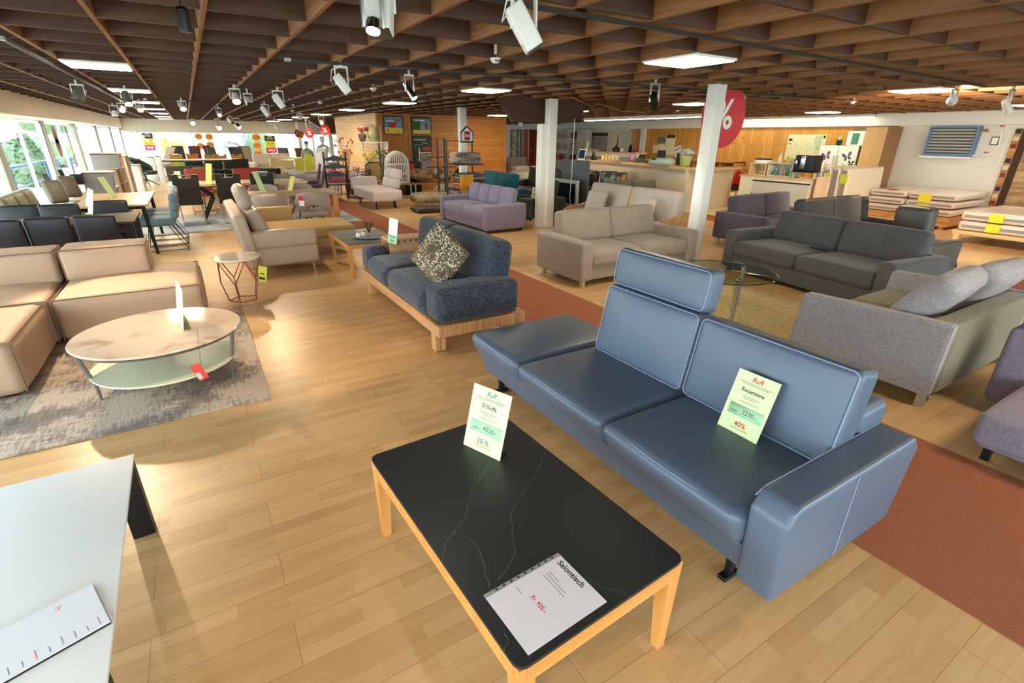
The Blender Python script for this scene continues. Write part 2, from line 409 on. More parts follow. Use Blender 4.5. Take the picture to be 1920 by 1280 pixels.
# ceiling with its timber grid
b = B(); b.box(X0-.3, Y0-.3, 2.615, X1+.3, Y1+.3, 2.7)
ceil = struct('ceiling', b, m_deck)
CX = [-.982+.611*i for i in range(-2, 28)]; CY = [4.70+.67*j for j in range(-12, 44)]
b = B(); b.box(-.016, Y0, 2.44, .016, Y1, 2.615, .003)
bm0 = part('beam', b, m_beam, ceil); bm0.location.x = CX[0]
for x in CX[1:]:
    c = bm0.copy(); COL.objects.link(c); c.parent = ceil; c.location.x = x
b = B(); b.box(X0, -.015, 2.443, X1, .015, 2.615, .003)
cb0 = part('cross_beam', b, m_cross, ceil); cb0.location.y = CY[0]
for y in CY[1:]:
    c = cb0.copy(); COL.objects.link(c); c.parent = ceil; c.location.y = y
# window wall on the left
b = B(); b.box(X0-.5, Y0-.3, 2.06, X0, Y1+.2, 2.62, .02); b.box(X0-.3, Y0-.3, -.1, X0-.1, Y1+.2, .10)
b.use(1).box(X0-.3, Y0, 1.985, X0-.02, Y1, 2.06, .008)
wl = struct('wall_left', b, [m_cream, m_alu])
posts = [-4, 0.2, 4.3, 8.4, 12.45, 16.5, 20.6, 25.2, 29.6, 33.9]
for i, y in enumerate(posts):
    w = .16 if i in (4, 6) else .08
    b = B(); b.box(X0-.24, y-w, .0, X0-.08, y+w, 2.0, .01); part('post', b, M('greige window post', (168, 160, 146), .5), wl)
wi = 0
for a, c in zip(posts, posts[1:]):
    wi += 1
    b = B()
    for (p, q, z, zz) in ((a+.09, a+.14, .1, 1.99), (c-.14, c-.09, .1, 1.99), ((a+c)/2-.018, (a+c)/2+.018, .1, 1.99), (a+.1, c-.1, .1, .16), (a+.1, c-.1, 1.93, 1.99)):
        b.box(X0-.19, p, z, X0-.13, q, zz)
    w = struct('window_%d' % wi, b, m_alu)
    b = B(); b.box(X0-.165, a+.1, .12, X0-.155, c-.1, 1.97); part('pane', b, m_glass, w)
# far glazed wall
b = B(); b.box(X0-.3, Y1, 1.86, X1, Y1+.3, 2.62, .02); b.box(X0-.3, Y1+.1, -.1, X1, Y1+.3, .10); b.box(9.6, Y1, 0, X1, Y1+.2, 1.9)
b.use(1).box(X0, Y1-.01, 1.80, 9.6, Y1+.25, 1.86)
wb = struct('wall_back', b, [M('grey beige soffit', (206, 198, 182), .7), m_alu])
fp = [-2.6, .3, 3.5, 6.6, 9.6]
for a, c in zip(fp, fp[1:]):
    wi += 1
    b = B()
    for p in (a, c-.05): b.box(p, Y1+.12, .1, p+.05, Y1+.2, 1.80)
    b.box(a, Y1+.12, .1, c, Y1+.2, .16)
    w = struct('window_%d' % wi, b, m_post)
    b = B(); b.box(a+.02, Y1+.155, .12, c-.02, Y1+.165, 1.80); part('pane', b, m_glass, w)
# wall behind the camera, glazed as well
b = B(); b.box(X0-.3, Y0-.3, 2.0, X1, Y0, 2.62); b.box(12.5, Y0-.2, 0, X1, Y0, 2.0)
struct('wall_front', b, m_cream)
fp = [-2.6, 1.2, 5, 8.8, 12.5]
for a, c in zip(fp, fp[1:]):
    wi += 1
    b = B()
    for p in (a, c-.05): b.box(p, Y0-.2, .0, p+.05, Y0-.12, 2.0)
    w = struct('window_%d' % wi, b, m_alu)
    b = B(); b.box(a+.02, Y0-.165, 0, c-.02, Y0-.155, 2.0); part('pane', b, m_glass, w)
# right wall: white plaster, timber part behind the counter, white downstand beam
b = B(); b.box(X1, Y0-.3, -.1, X1+.2, Y1+.3, 2.62); wr = struct('wall_right', b, m_white)
b = B(); b.box(X1-.03, 6.75, .12, X1, 15.85, 2.16); part('timber_panelling', b, m_plankv, wr, label='golden vertical pine boards')
b = B(); b.box(X1-.14, Y0, 2.14, X1, Y1, 2.44, .01); struct('trim_2', b, m_post)
# timber cabin at the back
b = B(); b.box(5.42, 17.42, 0, 10.35, 23, 2.5)
cab = struct('wall_cabin', b, m_plank)
b = B(); b.box(5.415, 17.395, 0, 5.50, 17.42, 2.44, .004); b.box(10.27, 17.395, 0, 10.36, 17.42, 2.44, .004); b.box(6.5, 17.39, 0, 6.58, 17.42, 2.44, .004)
struct('trim_3', b, M('pine batten', (204, 142, 72), .5, kind='wood', axis='Z'))
b = B(); b.box(5.40, 17.44, 0, 5.42, 23, 2.44); struct('wall_cabin_side', b, M('pale pine side', (232, 186, 126), .5, kind='planks', col2=(222, 172, 108), axis='X'))
b = B(); b.box(5.60, 17.385, 0, 6.42, 17.42, 1.80, .004); b.use(1)
d1 = struct('door_1', b, [M('pine door leaf', (196, 122, 52), .45, kind='planks', col2=(186, 112, 46), axis='X', sc=1.4)])
b = B()
for z in (1.42, 1.18): b.box(5.64, 17.35, z-.04, 5.68, 17.385, z+.04, .005); b.tube([(5.66, 17.36, z), (5.66, 17.33, z), (5.80, 17.33, z)], .010, 6)
part('door_handle', b, M('chrome', (205, 205, 205), .18, 1), d1)
# brown boxed hoppers hanging under the ceiling
def hopper(n, x0, x1, y0, y1, zb, ins, sh):
    b = B(); t = [(x0, y0, 2.46), (x1, y0, 2.46), (x1+sh, y1, 2.46), (x0+sh, y1, 2.46)]
    q = [(x0+ins, y0+.12, zb), (x1-ins, y0+.12, zb), (x1-ins+sh*.6, y1-ins*.6, zb), (x0+ins+sh*.6, y1-ins*.6, zb)]
    for i in range(4):
        j = (i+1) % 4; b.quad(t[i], t[j], q[j], q[i])
    b.quad(*q); b.quad(*t[::-1])
    for i in range(4): b.tube([t[i], q[i]], .022, 4)
    struct('trim_%d' % n, b, m_brown)
hopper(4, 5.05, 7.45, 8.90, 10.6, 2.06, .55, 1.1)
hopper(5, 4.6, 8.2, 25.0, 28.5, 1.86, 1.0, .7)
# columns
def column(x, y, label, h=2.45):
    t = thing('column', label, 'column', (x, y, 0), 0)
    b = B(); b.box(-.09, -.09, 0, .09, .09, h, .006); part('shaft', b, m_post, t)
    return t
column(6.37, 5.03, 'white square column behind the greige sofa, red percent disc hung on it')
t = column(6.22, 8.72, 'white square column with a boxed lower half between lilac and greige sofas')
b = B(); b.box(-.22, -.02, 0, -.09, .16, 2.0, .005); part('casing', b, m_post, t)
column(6.22, 12.7, 'white square column in front of the timber cabin wall')
column(6.42, 24.2, 'slim white column right of the far percent discs')
column(6.6, 29.5, 'white column behind the largest far red percent disc')
column(5.5, 32.2, 'thin far white column against the back windows under a small red disc')
# ceiling panels in the grid cells
m_pan = M('panel light', (255, 240, 208), emit=PANEL_E)
m_frame = M('panel frame', (240, 238, 232), .5)
b = B(); b.box(-.295, -.315, 2.425, .295, .315, 2.47, .004)
p0 = thing('ceiling_light', 'x', 'ceiling light', (0, 0, 0), 0, 'square light panels in the ceiling grid')
part('frame', b, m_frame, p0)
b = B(); b.box(-.275, -.295, 2.417, .275, .295, 2.43); part('diffuser', b, m_pan, p0)
NM = ['nearest', 'second', 'third', 'fourth', 'fifth', 'sixth', 'seventh', 'eighth', 'ninth']
first = True
for cx, row in ((-.677, 'row along the windows'), (4.21, 'row above the blue and lilac sofas'), (9.10, 'row above the dark sofas and the cabin'), (13.99, 'row above the counter')):
    k = 0
    for y in (3.695, 7.715, 11.735, 15.755, 19.775, 23.795, 27.815, 31.835):
        if cx < 0 and y < 5: continue
        if cx > 12 and y > 12: continue
        if 5 < cx < 10.5 and y > 17: continue
        lb = 'square white ceiling panel, %s of the %s' % (NM[k], row); k += 1
        if first: p0.location = (cx, y, 0); p0['label'] = lb; first = False; KIDS[p0.name] = list(p0.children)
        else: dup(p0, (cx, y, 0), label=lb)
dup(p0, (4.21, -.325, 0), label='square white ceiling panel straight above the viewer, out of the picture')
dup(p0, (-.677, -.325, 0), label='square white ceiling panel above the near white table, out of the picture')
dup(p0, (9.1, -.325, 0), label='square white ceiling panel above the near right corner, out of the picture')
# outside
m_leaf = M('hedge leaves', (92, 110, 80), .8, kind='foliage', col2=(62, 80, 56))
def bush(nm, label, cat, loc, rx, rz, cone=False, seed=1, mat=m_leaf):
    b = B(); r2 = random.Random(seed)
    for k in range(420):
        z = r2.random(); a = r2.random()*2*PI
        rr = rx*((1-z)*.95+.05 if cone else math.sin(PI*(.12+.82*z)))*(.75+.3*r2.random())
        p = Vector((rr*math.cos(a), rr*math.sin(a), rz*(.04+.95*z))); d = Vector((r2.uniform(-1, 1), r2.uniform(-1, 1), r2.uniform(-.6, 1))).normalized()*.16*rx**.3
        e = d.orthogonal().normalized()*.07
        b.quad(p-d-e*.2, p+e, p+d, p-e)
    b.lathe((0, 0, 0), [(rx*.2, 0), (rx*.86, rz*.12), (rx*(.62 if cone else .92), rz*.45), (rx*(.30 if cone else .75), rz*.75), (0, rz*.96)], 10)
    t = thing(nm, label, cat, loc); part('foliage', b, mat, t, 0); b = B(); b.tube([(0, 0, 0), (0, 0, rz*.2)], .08, 6); part('trunk', b, M('bark', (110, 84, 60), .9), t)
bush('conifer', 'cone-shaped green conifer outside the nearest window', 'tree', (-5.0, 25.6, -.15), .9, 1.85, True, 3)
bush('garden_bush', 'rounded green bush outside the second window from the front', 'bush', (-7.5, 40, -.15), 2.2, 1.6, False, 5)
bush('street_tree', 'green tree crown seen above the red lettered banner outside', 'tree', (4.6, 46, -.15), 1.1, 2.5, False, 11)
bush('street_tree', 'green tree crown in the upper corner of the nearest window', 'tree', (-8, 49, 1.6), 1.8, 2.6, False, 13)
m_blue = M('blue rail paint', (48, 84, 128), .5)
t = thing('railing', 'light blue metal railing outside the nearest window', 'railing', (-4.0, 0, -.12))
b = B(); b.tube([(0, 16.0, 1.0), (0, 26.5, 1.0)], .04, 6); part('handrail', b, m_blue, t)
for y in (16.1, 18.1, 20.1, 22.1, 24.1, 26.4):
    b = B(); b.tube([(0, y, 0), (0, y, 1.0)], .03, 6); part('rail_post', b, m_blue, t)
b = B(); b.tube([(0, 16.0, .5), (0, 26.5, .5)], .02, 6); part('lower_rail', b, m_blue, t)
# ================================================================== signs and papers
m_sign = M('lime price card', (222, 240, 178), .5)
m_signw = M('white card', (246, 246, 240), .5)
m_ink = M('black print', (28, 30, 34), .6)
m_redp = M('red print', (204, 48, 58), .6)
m_greenp = M('green print', (62, 132, 120), .6)
m_block = M('pale green block', (176, 218, 178), .6)
m_clear = M('clear acrylic', (238, 244, 240), kind='glass', fac=.2)
m_black = M('black metal', (22, 22, 24), .4, .3)
m_chrome = M('chrome', (205, 205, 205), .18, 1)
m_alum = M('brushed steel', (190, 190, 188), .32, 1)

def sign(label, p0, p1, h=.21, tilt=12, title=None, price=None, pct=None, pcol=3, mat=None, lines=True, group=None, foot=.06):
    """upright card in an acrylic stand; p0 and p1 are its lower corners, left and right for the reader"""
    p0, p1 = Vector(p0), Vector(p1); d = p1-p0; w = d.length
    t = thing('price_sign', label, 'price sign', p0, math.atan2(d.y, d.x), group)
    T = Matrix.Rotation(R(-tilt), 4, 'X')
    b = B(T); b.box(0, -.0015, .002, w, .0015, h); part('card', b, mat or m_sign, t)
    b = B(T @ TR((0, -.0022, 0), 0, R(90)))
    def tx(s, x, y, sz, mi, sh=0., sx=1.): b.use(mi).text(s, sz, TR((x*w, y*h, 0)), shear=sh, sx=sx)
    def bar(x0, x1, y, mi=0, th=.0028): b.use(mi).box(x0*w, y*h-th*h, 0, x1*w, y*h+th*h, .0003)
    if title:
        tx('RuR', .5, .905, h*.105, pcol, .35)
        bar(.12, .88, .835); bar(.16, .84, .812); tx(title, .5, .715, h*.088, 0)
        bar(.3, .72, .62); bar(.36, .64, .59); bar(.28, .72, .53, 0)
        b.use(3).box(.1*w, .29*h, -.0004, .93*w, .47*h, 0)
        tx('netto', .25, .355, h*.05, 0); tx(price, .62, .375, h*.10, 0); tx(pct, .5, .17, h*.115, pcol)
        bar(.3, .72, .10, 1, .004)
    elif lines is None:
        b.use(3).box(0, .01*h, -.0004, w, .36*h, .0002); bar(.15, .85, .27, 2, .02); bar(.3, .7, .13, 2, .03)
    elif lines:
        bar(.3, .7, .88, 1, .03); bar(.2, .8, .7, 0, .03); bar(.3, .7, .58); b.use(3).box(.12*w, .28*h, -.0003, .9*w, .46*h, 0); bar(.25, .8, .37, 0, .03); bar(.3, .7, .16, 1, .04)
    if title or lines or lines is None: part('lettering', b, [m_ink, m_redp, m_greenp, m_block], t, 0)
    else: b.bm.free()
    if foot:
        b = B(); b.box(0, 0, 0, w, foot, .003); part('foot', b, m_clear, t)
    return t
def rect_of(pts, z):
    q = [G(x, y, z) for x, y in pts]; c = sum(q, Vector())/4
    e1 = (q[1]-q[0]+q[2]-q[3])/2; e2 = (q[2]-q[1]+q[3]-q[0])/2
    return c, math.atan2(e1.y, e1.x), e1.length, e2.length

# ================================================================== blue leather sofa
m_blue_l = M('blue grey leather', (92, 105, 127), .42, kind='leather', col2=(83, 96, 117), bump=.12, spec=.6)
m_pipe = M('pale blue stitching', (134, 150, 176), .5)
def rrect(w, h, r, T, n=5):
    pts = []
    for cx, cy, a in ((w/2-r, h/2-r, 0), (-w/2+r, h/2-r, 90), (-w/2+r, -h/2+r, 180), (w/2-r, -h/2+r, 270)):
        for k in range(n+1):
            g = R(a+90*k/n); pts.append(T @ Vector((cx+r*math.cos(g), cy+r*math.sin(g), 0)))
    return pts
sb = thing('sofa', 'blue-grey leather chaise sofa with one raised headrest, in front of the black coffee table', 'sofa', (2.0, 1.8, 0))
def LB(t): return B(Matrix.Translation(-Vector(t.location)))
b = LB(sb)
pr = [(1.585, .135), (1.54, .29), (2.36, .29), (2.40, .135)]
b.prism([(x, z) for x, z in pr], .78, 2.93, 'y'); part('base', b, m_blue_l, sb)
def seat(y0, y1, x1, r=.05):
    b = LB(sb)
    b.cush(((1.45+x1)/2, (y0+y1)/2, .365), (x1-1.45, y1-y0, .185), r, (.008, 0, .022), 8, seg=3)
    for v in b.bm.verts:      # the front leans inwards towards the floor
        p = v.co+Vector(sb.location)
        if p.x < 1.62: v.co.x += max(0, (.44-p.z))*.42
    o = part('seat_cushion', b, m_blue_l, sb, SM)
    b = LB(sb); b.tube([(1.475, y0+.05, .443), (1.466, (y0+y1)/2, .449), (1.475, y1-.05, .443)], .003, 6); part('seam', b, m_pipe, o)
    b = LB(sb); b.tube([(1.53, y0+.02, .29), (1.53, y1-.02, .29)], .003, 6); part('seam', b, m_pipe, o)
seat(.775, 1.545, 2.2); seat(1.55, 2.325, 2.2); seat(2.33, 2.955, 2.36, .06)
def backc(y0, y1):
    T = Matrix.Translation(-Vector(sb.location)) @ TR((2.15, (y0+y1)/2, .665), 0, 0, R(11))
    b = B(T); b.cush((0, 0, 0), (.17, y1-y0, .44), .035, (.02, 0, 0), 8, seg=3); o = part('back_cushion', b, m_blue_l, sb, SM)
    b = B(T); b.tube(rrect(y1-y0-.02, .42, .03, TR((-.082, 0, 0), R(90), R(90), 0)), .0038, 6, True); part('piping', b, m_pipe, o)
backc(.765, 1.545); backc(1.55, 2.26)
T = Matrix.Translation(-Vector(sb.location)) @ TR((2.205, 1.905, 1.0), 0, 0, R(8))
b = B(T); b.cush((0, 0, 0), (.125, .70, .235), .035, (.014, 0, 0), 8, seg=3); o = part('headrest', b, m_blue_l, sb, SM)
b = B(T); b.tube(rrect(.68, .21, .03, TR((-.06, 0, 0), R(90), R(90), 0)), .0038, 6, True); part('piping', b, m_pipe, o)
b = LB(sb)
for y in (1.75, 2.06): b.tube([(2.20, y, .80), (2.205, y, .95)], .008, 6)
part('headrest_rod', b, m_chrome, sb)
b = LB(sb); b.cush((2.36, 1.5, .41), (.24, 1.46, .53), .04, n=3); part('back_frame', b, m_blue_l, sb, SM)
b = LB(sb); b.prism([(1.52, .14), (1.505, .50), (1.56, .565), (2.44, .565), (2.50, .50), (2.42, .14)], .625, .775, 'y')
bmesh.ops.bevel(b.bm, geom=list(b.bm.edges), offset=.022, segments=3, affect='EDGES', profile=.6)
arm = part('armrest', b, m_blue_l, sb, SM)
b = LB(sb); b.tube([(1.525, .63, .545), (1.58, .63, .562), (2.42, .63, .562)], .003, 6); b.tube([(1.525, .77, .545), (1.58, .77, .562), (2.42, .77, .562)], .003, 6); b.tube([(1.95, .623, .16), (1.955, .623, .55)], .0025, 6); part('seam', b, m_pipe, arm)
for x, y in ((1.64, .86), (2.24, .86), (1.64, 2.8), (2.24, 2.8)):
    b = LB(sb); b.box(x-.05, y-.02, 0, x+.05, y+.02, .02, .004); b.box(x-.02, y-.012, .01, x+.02, y+.012, .15); part('leg', b, m_black, sb)
sign('lime price card reading Recamiere leaning on the blue leather sofa', G(1344, 797, .474), G(1417, 835, .474), .297, 20, 'Recamiere', '2290.-', '40%', 1)

# ================================================================== black stone coffee table
m_oak = M('honey oak', (216, 150, 82), .45, kind='wood', col2=(196, 128, 62), axis='Z')
m_oaky = M('honey oak rail', (216, 150, 82), .45, kind='wood', col2=(196, 128, 62), axis='X')
m_stone = M('black stone', (32, 34, 38), .42, kind='marble', col2=(64, 64, 62), sc=.5, fac=.02)
m_vein = M('white stone vein', (112, 104, 96), .5)
t = thing('coffee_table', 'low table with black stone top and oak legs beside the blue sofa', 'coffee table', (.80, 1.325, 0), R(3))
TZ = .43; hw, hl = .345, .575
b = B(); pts = [(p.x, p.y) for p in rrect(2*hw, 2*hl, .035, Matrix())]; b.prism(pts, TZ-.012, TZ, 'z')
r2 = random.Random(5); MI = Matrix.Rotation(-R(3), 4, 'Z') @ Matrix.Translation((-.80, -1.325, 0)); b.use(1)
def vein(px):
    q = [MI @ G(x, y, TZ) for x, y in px]; out = []
    for a, c in zip(q, q[1:]):
        for k in range(6): out.append(a.lerp(c, k/6)+Vector((r2.uniform(-1, 1), r2.uniform(-1, 1), 0))*.0035)
    out.append(q[-1])
    for i, (a, c) in enumerate(zip(out, out[1:])):
        d = (c-a).normalized(); nn = Vector((-d.y, d.x, 0))*r2.uniform(.0006, .0013); z = Vector((0, 0, .0004))
        b.quad(a-nn+z, c-nn+z, c+nn+z, a+nn+z)
vein([(1027, 842), (1000, 895), (966, 945), (958, 970), (962, 1010), (965, 1040), (952, 1065), (935, 1088)])
vein([(918, 862), (905, 890), (886, 915), (878, 945), (873, 968), (850, 998), (836, 1015), (830, 1045)])
vein([(1027, 842), (1000, 828), (948, 838)]); vein([(880, 1010), (896, 1025), (905, 1050), (912, 1080), (920, 1105)]); vein([(945, 1180), (952, 1205), (944, 1225)])
vein([(850, 998), (858, 996)])
part('tabletop', b, [m_stone, m_vein], t)
b = B()
for sx in (-1, 1): b.box(sx*(hw-.012)-.010, -hl+.03, TZ-.075, sx*(hw-.012)+.010, hl-.03, TZ-.012)
for sy in (-1, 1): b.box(-hw+.03, sy*(hl-.012)-.010, TZ-.075, hw-.03, sy*(hl-.012)+.010, TZ-.012)
part('apron', b, m_oaky, t)
for sx in (-1, 1):
    for sy in (-1, 1):
        b = B(); b.leg((sx*(hw-.03), sy*(hl-.03), 0), (sx*(hw-.035), sy*(hl-.035), TZ-.012), .034, .062); part('leg', b, m_oak, t)
c, a, w_, h_ = rect_of([(907, 1115), (1050, 1035), (1134, 1130), (990, 1230)], TZ)
t = thing('price_sheet', 'white page titled Salontisch in a punched plastic sleeve on the black table', 'paper', c, a)
hx, hy = w_/2, h_/2
b = B(); b.box(-hx, -hy, .0004, hx, hy, .0012); part('paper', b, M('paper lilac white', (226, 220, 234), .35), t)
b = B(); b.box(-hx, hy-.014, .0012, hx, hy, .0022)
for k in range(9): b.use(1).box(-hx+.04+k*.028, hy-.009, .0022, -hx+.05+k*.028, hy-.003, .0026)
# the punched edge runs along the far long side
part('sleeve_edge', b, [M('sleeve film', (150, 152, 158), .3), m_ink], t)
E_ = lambda x, y, rz: TR((x, y, .0016), rz)
b = B()
b.text('Salontisch', .030, E_(hx-.022, .025, R(-90))); 
for k, L_ in enumerate((.05, .09, .10)): b.box(hx-.075-k*.012, .07-L_, .0013, hx-.0738-k*.012, .07, .0016)
b.box(-hx+.10, .055, .0013, -hx+.1014, .085, .0016)
b.use(1).text('Fr. 925.-', .020, E_(-.028, -.005, R(-90)))
part('lettering', b, [m_ink, m_redp], t, 0)
sign('lime price card reading 2/3Soffa standing on the black coffee table', G(869, 833, TZ), G(937, 865, TZ), .297, 17, '2/3Soffa', '4320.-', '20 %', 2)

# ================================================================== white coffee table bottom left
t = thing('coffee_table', 'low table with plain white top and black slab legs, near left corner', 'coffee table', (-.82, 1.87, 0), R(1))
b = B(); b.box(-.36, -.60, .392, .36, .60, .404, .002); part('tabletop', b, M('white laminate', (228, 232, 238), .5), t)
b = B(); b.box(-.355, -.595, .380, .355, .595, .392); part('underboard', b, M('dark edge', (70, 64, 62), .5), t)
for sx in (-1, 1):
    for sy in (-1, 1):
        b = B(); b.box(sx*.355, sy*.565-.03, 0, sx*.27, sy*.565+.03, .382, .002); part('leg', b, m_black, t)
c, a, w_, h_ = rect_of([(-70, 1215), (172, 1091), (205, 1163), (-38, 1298)], .42)
t = thing('info_board', 'long white text board with black backing lying on the white table', 'paper', (c.x, c.y, .405), a)
b = B(); b.box(-w_/2, -h_/2, 0, w_/2, h_/2, .007); part('backing', b, m_black, t)
b = B(); b.box(-w_/2, -h_/2, .007, w_/2, h_/2, .009); part('sheet', b, M('board white', (226, 228, 240), .5), t)
b = B()
for k in range(9):
    x = -w_/2+.06+k*.028; b.use(1 if k in (2, 6, 8) else 0).box(x, -h_/2+.012, .0091, x+.003, -h_/2+.012+rnd.uniform(.02, .05), .0094)
b.use(1).text('Fr.', .022, TR((.05, h_/2-.035, .0092), R(-90)))
part('printed_lines', b, [M('grey print', (150, 150, 162), .6), M('pink print', (206, 140, 150), .6)], t, 0)

# ================================================================== rug, oval table and the beige modular sofa
m_rug = M('worn rug', (190, 172, 158), .95, kind='distress', col2=(122, 110, 106), bump=.5, sc=.9)
b = B(); b.box(-2.55, 3.54, .001, .17, 5.95, .013, .003)
tag(part('rug', b, m_rug), 'worn grey and beige distressed rug under the oval marble table', 'rug')
t = thing('coffee_table', 'oval table with cream marble top and frosted glass shelf on the distressed rug', 'coffee table', (-.43, 4.19, .013))
m_marb = M('cream marble', (232, 208, 186), .10, kind='marble', col2=(188, 156, 136), sc=1.5, fac=.9)
m_taupe = M('taupe metal', (128, 120, 116), .4, .5)
b = B(); b.lathe((0, 0, .39), [(.505, 0), (.522, .006), (.526, .013), (.520, .02), (0, .02)], 64, 1., .985); part('tabletop', b, m_marb, t, 40)
b = B(); b.lathe((0, 0, .372), [(.50, 0), (.51, .016), (.0, .018)], 48, 1., .985); part('top_edge', b, m_taupe, t)
b = B(); b.lathe((0, 0, .165), [(.46, 0), (.463, .006), (.46, .012), (0, .012)], 56); part('shelf', b, M('frosted pale glass', (226, 226, 196), .25), t)
for a in (-166, -24, 90):
    ca, sa = math.cos(R(a)), math.sin(R(a)); rt = lambda r, z, da=0.: (r*math.cos(R(a)+da), r*math.sin(R(a)+da), z)
    b = B(); b.tube([rt(.49, .385), rt(.475, .28), rt(.448, .17), rt(.437, .10), rt(.435, .0)], [.016, .013, .012, .011, .009], 8)
    b.tube([rt(.46, .165, .0), rt(.43, .135), rt(.437, .09)], .009, 6); part('leg', b, m_taupe, t)
sign('pale acrylic sign seen edge-on, standing on the oval marble table', G(332, 592, .424), G(344, 620, .424), .30, 10, lines=False, mat=M('pale sign', (226, 238, 196), .4), foot=.05)
p = aY(374, 697, 3.74)
t = thing('leaflet', 'red folded leaflet hanging at the front of the oval marble table', 'leaflet', p, R(-15))
b = B(Matrix.Rotation(R(-20), 4, 'Y')); b.box(-.032, -.002, -.06, .032, .002, .06); b.use(1).box(-.03, -.004, -.05, .0, -.002, .0); part('booklet', b, [M('red leaflet', (212, 62, 54), .4), M('leaflet grey', (190, 180, 168), .5)], t)
b = B(); b.tube([(.02, 0, .05), (.03, .02, .20), (.03, .06, .28)], .0012, 4); part('string', b, m_ink, t)
m_sand = M('sand suede leather', (194, 160, 132), .55, kind='leather', col2=(176, 142, 116), sc=.8)
m_sandp = M('brown piping', (120, 94, 78), .6)
t = thing('sofa', 'sand-coloured low modular leather corner sofa on the left edge', 'sofa', (-1.3, 5.6, 0))
def mod(x0, y0, z0, x1, y1, z1, nm, r=.07, pf=(.012, .012, .03)):
    b = LB(t); b.cush(((x0+x1)/2, (y0+y1)/2, (z0+z1)/2), (x1-x0, y1-y0, z1-z0), r, pf, 8, seg=3, wr=.005); o = part(nm, b, m_sand, t, SM)
    b = LB(t); e = .012
    b.tube([(x0+e, y0+e, z1-.012), (x1-e, y0+e, z1-.012), (x1-e, y1-e, z1-.012), (x0+e, y1-e, z1-.012)], .006, 6, True)
    b.tube([(x1-e, y0+e, z0+.02), (x1-e, y0+e, z1-.02)], .006, 6); b.tube([(x0+e, y0+e, z0+.02), (x0+e, y0+e, z1-.02)], .006, 6)
    part('piping', b, m_sandp, o)
mod(-1.24, 5.38, .045, -.14, 6.48, .44, 'seat_module'); mod(-2.36, 5.40, .045, -1.25, 6.48, .44, 'seat_module'); mod(-2.36, 4.36, .045, -1.27, 5.38, .435, 'chaise_module')
mod(-1.23, 6.06, .42, -.54, 6.46, .735, 'backrest', .05, (0, .03, .01)); mod(-2.30, 6.06, .42, -1.25, 6.46, .73, 'backrest', .05, (0, .03, .01))
for x, y in ((-.3, 5.5), (-.3, 6.35), (-2.2, 4.5), (-1.4, 4.5), (-2.2, 6.3)):
    b = LB(t); b.box(x-.04, y-.04, .013, x+.04, y+.04, .06); part('leg', b, m_black, t)

# ================================================================== copper wire side table
m_cop = M('copper wire', (164, 92, 66), .35, .75)
t = thing('side_table', 'small round marble-topped side table with copper wire frame', 'side table', (.22, 6.15, 0))
b = B(); b.lathe((0, 0, .475), [(.235, 0), (.245, .008), (.245, .018), (.240, .024), (0, .024)], 40); part('tabletop', b, m_marb, t)
def pg(r, z, a0): return [Vector((r*math.cos(R(a0+72*k)), r*math.sin(R(a0+72*k)), z)) for k in range(5)]
base, midp, top = pg(.145, .008, -110), pg(.195, .22, -110), pg(.225, .472, -74)
b = B(); b.tube(base, .006, 6, True); part('base_ring', b, m_cop, t)
for k in range(5):
    b = B(); b.tube([base[k], midp[k]], .006, 6); b.tube([midp[k], top[k]], .006, 6); b.tube([midp[k], top[k-1]], .006, 6); part('frame_strut', b, m_cop, t)
b = B(); b.tube(pg(.228, .472, -74), .005, 6, True); part('top_ring', b, m_cop, t)
t = thing('price_tag', 'yellow-green price tag hanging from the copper side table', 'price tag', (.44, 6.05, .30), R(-20))
b = B(Matrix.Rotation(R(12), 4, 'Y')); b.box(-.045, -.001, -.09, .045, .001, .09); b.use(1).box(-.03, -.002, -.06, .03, -.001, -.035); b.box(-.02, -.002, .0, .02, -.001, .012); part('card', b, [M('yellow green card', (206, 212, 70), .5), m_ink], t)
b = B(); b.tube([(.0, 0, .09), (-.03, .03, .17)], .0012, 4); part('string', b, m_ink, t)
